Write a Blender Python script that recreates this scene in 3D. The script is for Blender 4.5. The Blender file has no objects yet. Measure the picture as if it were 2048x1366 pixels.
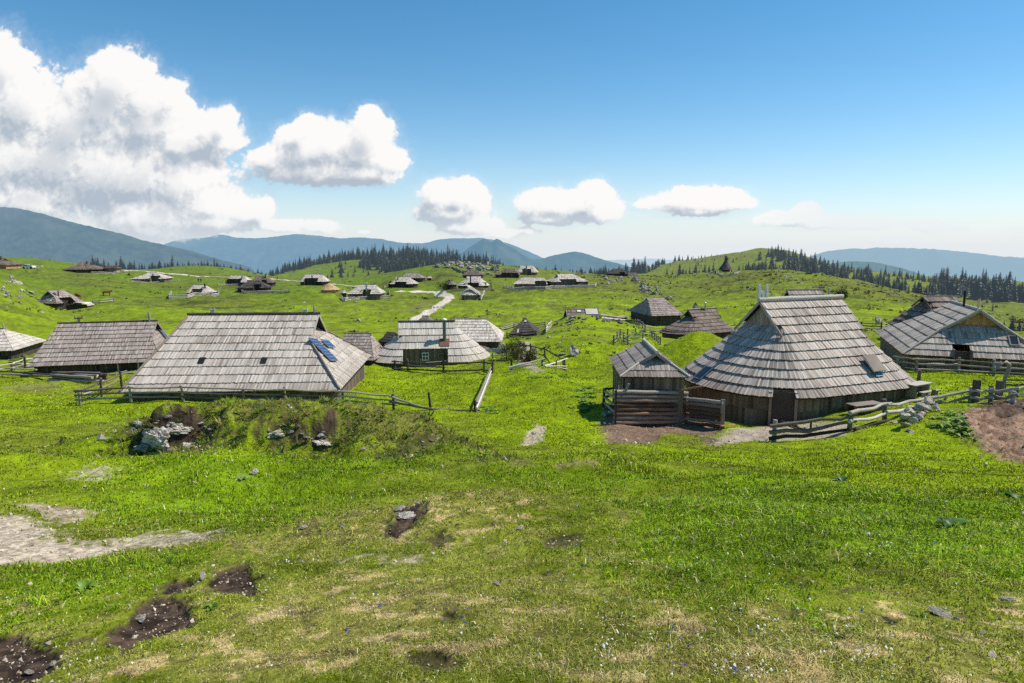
import bpy, math, random
import numpy as np

random.seed(7)
rng = np.random.default_rng(11)
scn = bpy.context.scene
COL = scn.collection
rad = math.radians

# ------------------------------------------------------------------ camera model
FPX, CX, CY, H0 = 1365.33, 1024.0, 683.0, 490.0      # 24 mm lens, eye level at row 490 of a 2048 x 1366 frame
PITCH = math.atan((CY - H0) / FPX)
cP, sP = math.cos(PITCH), math.sin(PITCH)


def ray(px, py):
    """direction through a photo pixel, scaled so that its y component is 1"""
    dx = (np.asarray(px, float) - CX) / FPX
    d = (CY - np.asarray(py, float)) / FPX
    fy = cP + d * sP
    return np.stack([dx / fy, np.ones_like(fy), (-sP + d * cP) / fy], -1)


def P(px, py, Y):
    return ray(px, py) * Y


def project(p):
    p = np.asarray(p, float)
    fw = p[..., 1] * cP - p[..., 2] * sP
    up = p[..., 1] * sP + p[..., 2] * cP
    return CX + FPX * p[..., 0] / fw, CY - FPX * up / fw


# ------------------------------------------------------------------ noise
_perm = np.random.default_rng(3).permutation(512).astype(np.int64)
_perm = np.concatenate([_perm, _perm, _perm, _perm])
_g3 = np.random.default_rng(5).normal(size=(512, 3))
_g3 /= np.linalg.norm(_g3, axis=1)[:, None]


def perlin(x, y, z=None, seed=0):
    x = np.asarray(x, float) + seed * 17.31
    y = np.asarray(y, float) - seed * 9.77
    xi = np.floor(x).astype(np.int64); yi = np.floor(y).astype(np.int64)
    xf = x - xi; yf = y - yi
    u = xf * xf * xf * (xf * (xf * 6 - 15) + 10); v = yf * yf * yf * (yf * (yf * 6 - 15) + 10)
    if z is None:
        def g(ix, iy, dx, dy):
            h = _perm[(_perm[ix & 511] + iy) & 511]
            gr = _g3[h]
            return gr[..., 0] * dx + gr[..., 1] * dy
        a = g(xi, yi, xf, yf); b = g(xi + 1, yi, xf - 1, yf)
        c = g(xi, yi + 1, xf, yf - 1); d = g(xi + 1, yi + 1, xf - 1, yf - 1)
        return ((a + u * (b - a)) * (1 - v) + (c + u * (d - c)) * v) * 1.5
    z = np.asarray(z, float) + seed * 5.1
    zi = np.floor(z).astype(np.int64); zf = z - zi
    w = zf * zf * zf * (zf * (zf * 6 - 15) + 10)

    def g3(ix, iy, iz, dx, dy, dz):
        h = _perm[(_perm[(_perm[ix & 511] + iy) & 511] + iz) & 511]
        gr = _g3[h]
        return gr[..., 0] * dx + gr[..., 1] * dy + gr[..., 2] * dz
    r = 0
    for ox, wx in ((0, 1 - u), (1, u)):
        for oy, wy in ((0, 1 - v), (1, v)):
            for oz, wz in ((0, 1 - w), (1, w)):
                r = r + wx * wy * wz * g3(xi + ox, yi + oy, zi + oz, xf - ox, yf - oy, zf - oz)
    return r * 1.5


def fbm(x, y, oct=4, seed=0, gain=.5):
    r = 0; a = 1
    for k in range(oct):
        r = r + a * perlin(x * 2 ** k, y * 2 ** k, seed=seed + k * 3); a *= gain
    return r


def sstep(a, b, x):
    t = np.clip((x - a) / (b - a), 0, 1)
    return t * t * (3 - 2 * t)


# ------------------------------------------------------------------ materials
def new_mat(name):
    m = bpy.data.materials.new(name); m.use_nodes = True
    nt = m.node_tree
    b = nt.nodes['Principled BSDF']
    b.inputs['Roughness'].default_value = .85
    b.inputs['Specular IOR Level'].default_value = .2
    return m, nt, b


def N(nt, t, **kw):
    n = nt.nodes.new(t)
    for k, v in kw.items():
        if k in n.inputs:
            n.inputs[k].default_value = v
        else:
            setattr(n, k, v)
    return n


def math_n(nt, op, a=None, b=None, clamp=False):
    n = nt.nodes.new('ShaderNodeMath'); n.operation = op; n.use_clamp = clamp
    for i, v in enumerate((a, b)):
        if v is None:
            continue
        if isinstance(v, (int, float)):
            n.inputs[i].default_value = v
        else:
            nt.links.new(v, n.inputs[i])
    return n.outputs[0]


def mix_col(nt, fac, a, b, mode='MIX'):
    n = nt.nodes.new('ShaderNodeMix'); n.data_type = 'RGBA'; n.blend_type = mode
    for i, v in ((0, fac), (6, a), (7, b)):
        if isinstance(v, (int, float)):
            n.inputs[i].default_value = v
        elif isinstance(v, tuple):
            n.inputs[i].default_value = (*v, 1) if len(v) == 3 else v
        else:
            nt.links.new(v, n.inputs[i])
    return n.outputs[2]


def ramp(nt, fac, stops):
    n = nt.nodes.new('ShaderNodeValToRGB')
    e = n.color_ramp.elements
    while len(e) < len(stops):
        e.new(.5)
    for el, (p, c) in zip(e, stops):
        el.position = p
        el.color = (c, c, c, 1) if isinstance(c, (int, float)) else (*c, 1)
    nt.links.new(fac, n.inputs[0])
    return n.outputs[0]


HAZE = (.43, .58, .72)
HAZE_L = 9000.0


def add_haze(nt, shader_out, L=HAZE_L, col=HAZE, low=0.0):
    """aerial perspective: emission standing in for in-scattered light, mixed into the surface, grows with the world distance from the village viewpoint (and in the valleys)"""
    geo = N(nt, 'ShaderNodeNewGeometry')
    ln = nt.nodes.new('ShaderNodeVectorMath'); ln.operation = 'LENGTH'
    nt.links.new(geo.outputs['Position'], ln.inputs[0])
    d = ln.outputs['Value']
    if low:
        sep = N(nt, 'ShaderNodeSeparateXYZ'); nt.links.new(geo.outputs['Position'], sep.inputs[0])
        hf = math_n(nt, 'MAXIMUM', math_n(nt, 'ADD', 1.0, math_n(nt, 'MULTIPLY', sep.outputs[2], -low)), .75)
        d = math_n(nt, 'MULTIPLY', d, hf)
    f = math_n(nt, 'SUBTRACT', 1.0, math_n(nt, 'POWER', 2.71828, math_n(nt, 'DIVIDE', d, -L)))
    em = N(nt, 'ShaderNodeEmission', Color=(*col, 1), Strength=1.0)  # painted haze: the surface itself glows in the haze colour
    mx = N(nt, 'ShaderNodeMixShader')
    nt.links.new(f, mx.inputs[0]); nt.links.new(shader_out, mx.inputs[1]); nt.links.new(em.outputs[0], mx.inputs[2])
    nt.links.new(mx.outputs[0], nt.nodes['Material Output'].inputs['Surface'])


def wood_mat(name, dark, mid, light, rough=.8, grain=1.0, stain=None):
    """weathered boards: a random tone per board (attribute), grain streaks along the board (uv), blotches, dark weather stains"""
    m, nt, b = new_mat(name)
    at = N(nt, 'ShaderNodeAttribute', attribute_name='tone')
    uv = N(nt, 'ShaderNodeUVMap')
    mp = N(nt, 'ShaderNodeMapping'); mp.inputs['Scale'].default_value = (12 * grain, .5, 1)
    nt.links.new(uv.outputs[0], mp.inputs[0])
    n1 = N(nt, 'ShaderNodeTexNoise', Scale=1.6, Detail=5.0, Roughness=.65); nt.links.new(mp.outputs[0], n1.inputs['Vector'])
    geo = N(nt, 'ShaderNodeNewGeometry')
    n2 = N(nt, 'ShaderNodeTexNoise', Scale=.55, Detail=4.0, Roughness=.6); nt.links.new(geo.outputs['Position'], n2.inputs['Vector'])
    n3 = N(nt, 'ShaderNodeTexNoise', Scale=5.0, Detail=3.0, Roughness=.7); nt.links.new(geo.outputs['Position'], n3.inputs['Vector'])
    v = math_n(nt, 'ADD', math_n(nt, 'MULTIPLY', at.outputs['Fac'], .62), math_n(nt, 'MULTIPLY', n1.outputs[0], .30))
    v = math_n(nt, 'ADD', v, math_n(nt, 'MULTIPLY', math_n(nt, 'SUBTRACT', n2.outputs[0], .5), .5))
    v = math_n(nt, 'ADD', v, math_n(nt, 'MULTIPLY', math_n(nt, 'SUBTRACT', n3.outputs[0], .5), .10))
    c = ramp(nt, v, [(.10, dark), (.46, mid), (.80, light)])
    if stain:
        c = mix_col(nt, math_n(nt, 'MULTIPLY', ramp(nt, n2.outputs[0], [(.48, 0.0), (.66, 1.0)]), .55), c, stain)
    nt.links.new(c, b.inputs['Base Color'])
    b.inputs['Roughness'].default_value = rough
    bp = N(nt, 'ShaderNodeBump', Strength=.35, Distance=.01); nt.links.new(n1.outputs[0], bp.inputs['Height'])
    nt.links.new(bp.outputs[0], b.inputs['Normal'])
    return m


def flat_mat(name, c, rough=.6, metal=0.0, var=.25, scale=6.0):
    m, nt, b = new_mat(name)
    geo = N(nt, 'ShaderNodeNewGeometry')
    n = N(nt, 'ShaderNodeTexNoise', Scale=scale, Detail=4.0); nt.links.new(geo.outputs['Position'], n.inputs['Vector'])
    k = tuple(max(0, x * (1 - var)) for x in c); l = tuple(min(1, x * (1 + var)) for x in c)
    nt.links.new(ramp(nt, n.outputs[0], [(.3, k), (.7, l)]), b.inputs['Base Color'])
    b.inputs['Roughness'].default_value = rough; b.inputs['Metallic'].default_value = metal
    return m


M = {}
M['silver'] = wood_mat('silver_shingle', (.18, .145, .12), (.43, .365, .31), (.64, .565, .49))
M['pale'] = wood_mat('pale_shingle', (.31, .26, .21), (.57, .505, .435), (.76, .70, .62))
M['ash'] = wood_mat('ash_grey_shingle', (.22, .18, .15), (.49, .425, .365), (.70, .625, .55))
M['grey'] = wood_mat('grey_shingle', (.15, .12, .105), (.34, .28, .245), (.53, .455, .40))
M['brown'] = wood_mat('brown_shingle', (.07, .05, .04), (.20, .15, .125), (.34, .27, .23))
M['dark'] = wood_mat('dark_shingle', (.035, .03, .028), (.085, .072, .066), (.17, .145, .13))
M['wall'] = wood_mat('wall_board', (.07, .05, .036), (.18, .135, .10), (.31, .24, .18), grain=.8)
M['wall_dark'] = wood_mat('dark_wall_board', (.026, .020, .016), (.07, .054, .043), (.13, .10, .08), grain=.8)
M['wall_pale'] = wood_mat('pale_wall_board', (.12, .095, .07), (.27, .22, .17), (.42, .35, .28), grain=.8)
M['orange'] = wood_mat('fresh_board', (.34, .17, .06), (.50, .29, .12), (.62, .40, .20), grain=.8)
M['gold'] = wood_mat('new_shingle', (.45, .27, .12), (.62, .42, .23), (.74, .55, .34))
M['log'] = wood_mat('weathered_log', (.09, .07, .055), (.26, .215, .18), (.46, .40, .35), grain=.5)
M['log_dark'] = wood_mat('dark_log', (.03, .024, .019), (.085, .068, .055), (.18, .15, .125), grain=.5)
M['log_pale'] = wood_mat('bleached_log', (.22, .19, .16), (.46, .41, .36), (.66, .61, .55), grain=.5)
M['log_red'] = wood_mat('barked_log', (.08, .045, .028), (.23, .14, .095), (.40, .29, .22), grain=.5)
M['deck'] = flat_mat('roof_underside', (.03, .025, .02), .9)
M['metal_dark'] = flat_mat('sooty_metal', (.03, .03, .033), .5, .6)
M['metal_grey'] = flat_mat('zinc_metal', (.35, .37, .38), .4, .7)
M['metal_teal'] = flat_mat('painted_flue', (.10, .17, .17), .5, .3)
M['copper'] = flat_mat('rusty_flashing', (.22, .10, .07), .6, .2)
M['bleached'] = flat_mat('bleached_wood', (.62, .60, .56), .8, 0, .12)
M['white'] = flat_mat('white_paint', (.78, .78, .76), .5, 0, .06)
M['glass'] = flat_mat('dark_glass', (.02, .03, .045), .08, 0, .2)
M['glass'].node_tree.nodes['Principled BSDF'].inputs['Specular IOR Level'].default_value = .6
M['black'] = flat_mat('rubber', (.015, .015, .015), .7)
M['blue_grey'] = flat_mat('zinc_flashing', (.16, .24, .28), .45, .3)


def solar_mat():
    m, nt, b = new_mat('solar_cell')
    uv = N(nt, 'ShaderNodeUVMap')
    br = N(nt, 'ShaderNodeTexBrick', Scale=1.0)
    br.offset = 0; br.inputs['Color1'].default_value = (.010, .028, .11, 1); br.inputs['Color2'].default_value = (.014, .038, .14, 1)
    br.inputs['Mortar'].default_value = (.30, .38, .46, 1); br.inputs['Mortar Size'].default_value = .012
    br.inputs['Brick Width'].default_value = .32; br.inputs['Row Height'].default_value = .32
    nt.links.new(uv.outputs[0], br.inputs['Vector']); nt.links.new(br.outputs[0], b.inputs['Base Color'])
    b.inputs['Roughness'].default_value = .25
    return m


M['solar'] = solar_mat()


def rock_mat(name='limestone', base=(.46, .44, .41), lo=.22):
    m, nt, b = new_mat(name)
    tc = N(nt, 'ShaderNodeTexCoord')
    geo = N(nt, 'ShaderNodeNewGeometry')
    n1 = N(nt, 'ShaderNodeTexNoise', Scale=2.2, Detail=7.0, Roughness=.7); nt.links.new(tc.outputs['Object'], n1.inputs['Vector'])
    n2 = N(nt, 'ShaderNodeTexNoise', Scale=.9, Detail=3.0); nt.links.new(geo.outputs['Position'], n2.inputs['Vector'])
    mp = N(nt, 'ShaderNodeMapping'); mp.inputs['Scale'].default_value = (1, 1, 4); mp.inputs['Rotation'].default_value = (.5, .3, 0)
    nt.links.new(tc.outputs['Object'], mp.inputs[0])
    v = N(nt, 'ShaderNodeTexVoronoi', Scale=2.6, feature='DISTANCE_TO_EDGE'); nt.links.new(mp.outputs[0], v.inputs['Vector'])
    c = ramp(nt, n1.outputs[0], [(.28, tuple(x * lo for x in base)), (.46, tuple(x * .72 for x in base)), (.68, tuple(min(1, x * 1.35) for x in base))])
    c = mix_col(nt, math_n(nt, 'MULTIPLY', ramp(nt, v.outputs[0], [(.0, 1.0), (.07, 0.0)]), .75), c, (.07, .06, .05))
    c = mix_col(nt, math_n(nt, 'MULTIPLY', ramp(nt, n2.outputs[0], [(.52, 0.0), (.68, 1.0)]), .5), c, (.10, .10, .055))
    nt.links.new(c, b.inputs['Base Color']); b.inputs['Roughness'].default_value = .92
    bp = N(nt, 'ShaderNodeBump', Strength=.7, Distance=.08); nt.links.new(n1.outputs[0], bp.inputs['Height']); nt.links.new(bp.outputs[0], b.inputs['Normal'])
    return m


M['rock'] = rock_mat('limestone', (.48, .43, .37))
M['rock_pale'] = rock_mat('pale_limestone', (.63, .56, .48), .5)
M['rock_dark'] = rock_mat('lichened_limestone', (.22, .21, .185))


def leaf_mat(name, haze=False, trans=.35, attr='col', up=False):
    m, nt, b = new_mat(name)
    at = N(nt, 'ShaderNodeAttribute', attribute_name=attr)
    df = N(nt, 'ShaderNodeBsdfDiffuse'); tr = N(nt, 'ShaderNodeBsdfTranslucent'); gl = N(nt, 'ShaderNodeBsdfGlossy', Roughness=.45)
    nt.links.new(at.outputs[0], df.inputs[0])
    if up:
        geo = N(nt, 'ShaderNodeNewGeometry'); va = nt.nodes.new('ShaderNodeVectorMath'); va.operation = 'MULTIPLY_ADD'; nt.links.new(geo.outputs['Normal'], va.inputs[0]); va.inputs[1].default_value = (.55, .55, .55); va.inputs[2].default_value = (0, 0, 1)
        vn = nt.nodes.new('ShaderNodeVectorMath'); vn.operation = 'NORMALIZE'; nt.links.new(va.outputs[0], vn.inputs[0]); nt.links.new(vn.outputs[0], df.inputs['Normal'])
    nt.links.new(mix_col(nt, .5, at.outputs[0], mix_col(nt, 1.0, at.outputs[0], (1.25, 1.2, .5), 'MULTIPLY')), tr.inputs[0])
    mx = N(nt, 'ShaderNodeMixShader'); mx.inputs[0].default_value = trans
    nt.links.new(df.outputs[0], mx.inputs[1]); nt.links.new(tr.outputs[0], mx.inputs[2])
    m2 = N(nt, 'ShaderNodeMixShader'); m2.inputs[0].default_value = .03
    nt.links.new(mx.outputs[0], m2.inputs[1]); nt.links.new(gl.outputs[0], m2.inputs[2])
    nt.links.new(m2.outputs[0], nt.nodes['Material Output'].inputs['Surface'])
    if haze:
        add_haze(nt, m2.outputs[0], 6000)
    return m


M['blade'] = leaf_mat('grass_blade', up=True, trans=.22)
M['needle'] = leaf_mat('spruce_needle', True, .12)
M['leaf'] = leaf_mat('broad_leaf', False, .3)
M['petal'] = leaf_mat('petal', False, .2)


# ------------------------------------------------------------------ mesh builder
class MB:
    def __init__(self):
        self.v = []; self.f = []; self.uv = []; self.tone = []; self.n = 0; self.mi = []; self.sm = []

    def quads(self, V, uv=None, tone=None, mi=0, smooth=False):
        """V: (n,4,3) unshared quads"""
        V = np.asarray(V, float)
        n, k = V.shape[:2]
        if n == 0:
            return
        self.v.append(V.reshape(-1, 3))
        self.f.append(np.arange(n * k).reshape(n, k) + self.n); self.n += n * k
        self.uv.append(np.zeros((n * k, 2)) if uv is None else np.asarray(uv, float).reshape(-1, 2))
        t = np.full(n, .5) if tone is None else np.broadcast_to(np.asarray(tone, float), (n,))
        self.tone.append(np.repeat(t, k)); self.mi.append(np.full(n, mi)); self.sm.append(np.full(n, smooth))

    def shared(self, V, F, uv=None, tone=.5, mi=0, smooth=True):
        V = np.asarray(V, float); F = np.asarray(F)
        self.v.append(V); self.f.append(F + self.n); self.n += len(V)
        self.uv.append((np.zeros((len(V), 2)) if uv is None else np.asarray(uv, float))[F].reshape(-1, 2))
        self.tone.append(np.broadcast_to(np.asarray(tone, float), (len(V),)).copy())
        self.mi.append(np.full(len(F), mi)); self.sm.append(np.full(len(F), smooth))

    def box(self, c, size, R=None, tone=None, mi=0):
        """an oriented box; its grain runs along the longest side"""
        s = np.asarray(size, float) / 2
        q = np.array([[-1, -1, -1], [1, -1, -1], [1, 1, -1], [-1, 1, -1], [-1, -1, 1], [1, -1, 1], [1, 1, 1], [-1, 1, 1]]) * s
        L = int(np.argmax(s))
        V = q @ (np.eye(3) if R is None else np.asarray(R).T) + np.asarray(c, float)
        F = [(0, 3, 2, 1), (4, 5, 6, 7), (0, 1, 5, 4), (1, 2, 6, 5), (2, 3, 7, 6), (3, 0, 4, 7)]
        off = rng.random(2) * 7
        for f in F:
            pts = q[list(f)]
            oth = [a for a in range(3) if a != L and np.ptp(pts[:, a]) > 1e-9] or [a for a in range(3) if a != L]
            if np.ptp(pts[:, L]) > 1e-9:
                uv = np.stack([pts[:, oth[0]], pts[:, L]], 1) + off
            else:
                o = [a for a in range(3) if a != L]
                uv = pts[:, o] + off
            self.quads(V[list(f)][None], uv[None], [rng.random() if tone is None else tone], mi)

    def tube(self, pts, r, sides=8, tone=None, mi=0, cap=True):
        pts = np.asarray(pts, float); k = len(pts)
        r = np.broadcast_to(np.asarray(r, float), (k,))
        t = np.gradient(pts, axis=0); t /= np.linalg.norm(t, axis=1)[:, None] + 1e-12
        up = np.array([0, 0, 1.0]) if abs(t[0][2]) < .9 else np.array([1.0, 0, 0])
        V = []; uv = []
        ln = np.concatenate([[0], np.cumsum(np.linalg.norm(np.diff(pts, axis=0), axis=1))])
        a = np.linspace(0, 2 * np.pi, sides, endpoint=False)
        off = rng.random() * 9
        for i in range(k):
            s = np.cross(up, t[i]); s /= np.linalg.norm(s) + 1e-12
            w = np.cross(t[i], s)
            V.append(pts[i] + r[i] * (np.cos(a)[:, None] * s + np.sin(a)[:, None] * w))
            uv.append(np.stack([a / 6.28 * .5 + off, np.full(sides, ln[i])], 1))
        V = np.concatenate(V); uv = np.concatenate(uv)
        F = [(i * sides + j, i * sides + (j + 1) % sides, (i + 1) * sides + (j + 1) % sides, (i + 1) * sides + j) for i in range(k - 1) for j in range(sides)]
        tn = rng.random() if tone is None else tone
        self.shared(V, F, uv, tn, mi)
        if cap:
            for i in (0, k - 1):
                ring = V[i * sides:(i + 1) * sides]
                c = pts[i]
                for j in range(0, sides, 2):
                    self.quads(np.array([[c, ring[j], ring[(j + 1) % sides], ring[(j + 2) % sides]]]), None, [min(1, tn + .15)], mi)

    def poly(self, pts, tone=.5, mi=0):
        pts = np.asarray(pts, float)
        if len(pts) == 4:
            self.quads(pts[None], None, [tone], mi)
        elif len(pts) == 3:
            self.quads(pts[None], None, [tone], mi)
        else:
            for i in range(1, len(pts) - 1):
                self.quads(pts[None, [0, i, i + 1]], None, [tone], mi)

    def build(self, name, mats, parent=None, autosmooth=False):
        me = bpy.data.meshes.new(name)
        V = np.concatenate(self.v)
        loops = np.concatenate([f.ravel() for f in self.f])
        tot = np.concatenate([np.full(len(f), f.shape[1]) for f in self.f])
        me.vertices.add(len(V)); me.vertices.foreach_set('co', V.ravel())
        me.loops.add(len(loops)); me.loops.foreach_set('vertex_index', loops.astype(np.int32))
        me.polygons.add(len(tot))
        st = np.concatenate([[0], np.cumsum(tot)[:-1]])
        me.polygons.foreach_set('loop_start', st.astype(np.int32)); me.polygons.foreach_set('loop_total', tot.astype(np.int32))
        me.polygons.foreach_set('material_index', np.concatenate(self.mi).astype(np.int32))
        me.polygons.foreach_set('use_smooth', np.concatenate(self.sm).astype(bool))
        ul = me.uv_layers.new(name='UVMap'); ul.data.foreach_set('uv', np.concatenate(self.uv).ravel())
        at = me.attributes.new('tone', 'FLOAT', 'POINT'); at.data.foreach_set('value', np.concatenate(self.tone).astype(np.float32))
        me.update(calc_edges=True)
        for m in (mats if isinstance(mats, (list, tuple)) else [mats]):
            me.materials.append(M[m] if isinstance(m, str) else m)
        o = bpy.data.objects.new(name, me); COL.objects.link(o)
        if parent is not None:
            o.parent = parent
        return o


def tag(o, label=None, cat=None, group=None, kind=None):
    for k, v in (('label', label), ('category', cat), ('group', group), ('kind', kind)):
        if v:
            o[k] = v
    return o


def thing(name, label, cat, loc=(0, 0, 0), rz=0.0, group=None):
    o = bpy.data.objects.new(name, None); COL.objects.link(o)
    o.location = [float(c) for c in loc]; o.rotation_euler = (0, 0, rz); o.empty_display_size = .3
    return tag(o, label, cat, group)


def raw_mesh(name, V, F, mat, col=None, smooth=False, mi=None):
    """big mesh from arrays; F (n,3) or (n,4); col per vertex"""
    me = bpy.data.meshes.new(name)
    V = np.asarray(V, np.float32); F = np.asarray(F, np.int32); k = F.shape[1]
    me.vertices.add(len(V)); me.vertices.foreach_set('co', V.ravel())
    me.loops.add(F.size); me.loops.foreach_set('vertex_index', F.ravel())
    me.polygons.add(len(F))
    me.polygons.foreach_set('loop_start', np.arange(0, F.size, k, dtype=np.int32)); me.polygons.foreach_set('loop_total', np.full(len(F), k, np.int32))
    me.polygons.foreach_set('use_smooth', np.full(len(F), smooth))
    if mi is not None:
        me.polygons.foreach_set('material_index', np.asarray(mi, np.int32))
    if col is not None:
        a = me.attributes.new('col', 'FLOAT_COLOR', 'POINT')
        c = np.ones((len(V), 4), np.float32); c[:, :3] = col
        a.data.foreach_set('color', c.ravel())
    me.update(calc_edges=True)
    for m in (mat if isinstance(mat, (list, tuple)) else [mat]):
        me.materials.append(M[m] if isinstance(m, str) else m)
    return me


def link(name, me, parent=None):
    o = bpy.data.objects.new(name, me); COL.objects.link(o)
    if parent is not None:
        o.parent = parent
    return o

# ------------------------------------------------------------------ terrain
SUN_DIR = np.array([.70, .18, 1.0]); SUN_DIR /= np.linalg.norm(SUN_DIR)

ctrl = []                                             # (x, y, z)
for px in (-700, 0, 512, 1024, 1536, 2048, 2750):     # the slope falling away below the viewer: (distance, height) by direction
    col = {-700: (-3.0, -4.6, -5.9, -7.0, -8.6, -10.0, -10.6), 0: (-2.9, -4.4, -5.6, -6.6, -8.2, -9.6, -10.2), 512: (-2.75, -4.2, -5.6, -6.7, -8.6, -9.6, -9.8),
           1024: (-2.6, -4.05, -5.6, -7.1, -8.7, -9.8, -10.3), 1536: (-2.5, -3.9, -5.6, -7.2, -8.9, -9.9, -10.2), 2048: (-2.5, -4.0, -5.6, -7.0, -7.9, -8.5, -8.8), 2750: (-2.6, -4.2, -5.8, -7.0, -7.8, -8.4, -8.8)}[px]
    for Y, z in zip((5, 10, 16, 22, 30, 38, 46), col):
        x = (px - CX) / FPX * Y * 1.02
        ctrl.append((x, Y, z))
ctrl += [(0, 0, -1.62), (0, 2.4, -1.86), (-4, 0, -1.8), (4, 0, -1.65), (0, -8, -1.5), (-12, -6, -2.6), (12, -6, -2.2), (0, -40, -7), (-60, -40, -10), (60, -40, -10),
         (0, -400, -60), (-300, -200, -50), (300, -200, -50), (-400, 60, -30), (420, 60, -40)]
# hut footings
ctrl += [(-18.5, 48.8, -9.75), (-18.5, 56, -10.1), (-36.8, 61.9, -11.1), (-37, 68, -11.2), (-8.6, 68.5, -11.9), (-8, 74, -11.8), (17.7, 41.7, -9.7), (17, 48, -9.6), (34.8, 52.2, -8.9),
         (25.6, 121.7, -13.7), (27.8, 98.7, -13.4), (-4, 77, -11.6), (1.9, 99.7, -13.1), (-57, 72.7, -11.8), (42.9, 68.4, -9.6), (10, 52, -10.4), (5, 60, -11.2), (-48, 55, -10.6)]
for px, py, Y in [  # ground seen at a photo pixel, with its distance
    (835, 640, 125), (868, 620, 150), (900, 600, 185), (885, 592, 205), (860, 586, 225), (800, 584, 240), (740, 578, 270), (700, 573, 285), (600, 566, 290), (500, 556, 300), (400, 550, 310), (300, 547, 310), (250, 543, 310),
    (300, 640, 115), (100, 640, 110), (600, 650, 115), (750, 640, 125), (200, 592, 170), (350, 605, 175), (550, 605, 175), (30, 575, 140), (30, 612, 112), (0, 550, 190), (20, 540, 230), (0, 514, 300), (130, 527, 290),
    (172, 546, 260), (227, 547, 265), (230, 539, 330), (380, 531, 420), (300, 540, 385), (460, 537, 420), (520, 549, 420), (110, 616, 150), (305, 565, 255), (405, 594, 190), (478, 571, 245), (508, 586, 205), (630, 571, 240),
    (660, 587, 200), (735, 599, 185), (808, 576, 230), (858, 559, 270), (948, 579, 215), (942, 601, 185), (900, 579, 205), (945, 555, 265), (1015, 554, 270), (1055, 550, 285), (1062, 578, 215), (1135, 576, 215), (1235, 553, 320),
    (920, 526, 330), (870, 530, 330), (985, 532, 335), (820, 541, 310), (760, 552, 310), (700, 556, 320), (620, 556, 330), (1100, 546, 340), (1200, 551, 340),
    (1450, 546, 380), (1300, 553, 330), (1390, 547, 370), (1560, 541, 360), (1620, 546, 330), (1700, 562, 280), (1800, 583, 225), (1870, 604, 190), (1300, 592, 195), (1400, 580, 230), (1500, 590, 170), (1600, 590, 170), (1700, 612, 135),
    (1760, 625, 115), (1450, 612, 150), (1120, 650, 105), (1200, 610, 150), (1100, 600, 170), (1000, 620, 140), (1180, 660, 90), (1150, 700, 66), (1250, 690, 72), (1100, 735, 55),
    (1950, 600, 400), (2045, 612, 350), (2020, 655, 230), (2080, 720, 130),
    # second line of hills
    (520, 553, 620), (600, 530, 640), (650, 519, 660), (700, 512, 680), (760, 509, 680), (820, 508, 680), (900, 516, 660), (960, 525, 650), (1020, 538, 640), (1080, 546, 640),
    (600, 561, 460), (700, 562, 460), (800, 557, 450), (900, 546, 450), (650, 541, 550), (720, 531, 570), (200, 547, 480), (300, 546, 500), (430, 546, 540), (100, 547, 500), (0, 545, 500),
    (1200, 553, 560), (1280, 541, 620), (1340, 525, 680), (1400, 516, 720), (1460, 509, 760), (1530, 503, 780), (1580, 508, 760), (1650, 526, 700), (1700, 538, 650), (1300, 558, 460), (1400, 554, 480), (1500, 549, 490), (1600, 551, 480), (1680, 562, 430),
    (1750, 546, 620), (1850, 556, 560), (1950, 571, 500), (2048, 586, 460), (1780, 572, 430), (1880, 588, 420), (2300, 590, 430), (2700, 600, 400), (2600, 640, 200), (-500, 540, 300), (-600, 560, 160), (-500, 545, 500)]:
    ctrl.append(tuple(P(px, py, Y)))
for px in (-900, 0, 512, 1024, 1536, 2048, 2900):     # and far beyond it the land drops to the valleys
    for Y, z in ((1000, -75), (1500, -200), (3000, -520), (9000, -700), (30000, -760)):
        x = (px - CX) / FPX * Y
        ctrl.append((x, Y, z))
ctrl += [(-3000, -3000, -500), (3000, -3000, -500), (-9000, 0, -700), (9000, 0, -700), (0, -30000, -760), (0, -3000, -500)]
ctrl = np.array(ctrl)


def warp(x, y):
    r = np.hypot(x, y) + 1e-9
    k = np.log1p(r / 4.0) / r
    return np.stack([x * k, y * k], -1)


def _tps(A, B):
    d2 = ((A[:, None, :] - B[None, :, :]) ** 2).sum(-1)
    return d2 * np.log(d2 + 1e-12) * .5


_cw = warp(ctrl[:, 0], ctrl[:, 1])
# heights are fitted relative to the distance so that the far valleys do not ring into the meadow
_sc = 1 + np.hypot(ctrl[:, 0], ctrl[:, 1]) / 40
n_ = len(ctrl)
_K = np.zeros((n_ + 3, n_ + 3)); _K[:n_, :n_] = _tps(_cw, _cw) + np.eye(n_) * .002
_K[:n_, n_] = 1; _K[:n_, n_ + 1:] = _cw; _K[n_, :n_] = 1; _K[n_ + 1:, :n_] = _cw.T
_w = np.linalg.solve(_K, np.concatenate([ctrl[:, 2] / _sc, [0, 0, 0]]))


def base_z(x, y):
    x = np.asarray(x, float); y = np.asarray(y, float); sh = np.broadcast(x, y).shape
    x = np.broadcast_to(x, sh).ravel(); y = np.broadcast_to(y, sh).ravel()
    out = np.empty(len(x))
    for i in range(0, len(x), 20000):
        q = warp(x[i:i + 20000], y[i:i + 20000])
        out[i:i + 20000] = (_tps(q, _cw) @ _w[:n_] + _w[n_] + q @ _w[n_ + 1:]) * (1 + np.hypot(x[i:i + 20000], y[i:i + 20000]) / 40)
    return out.reshape(sh)


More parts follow.
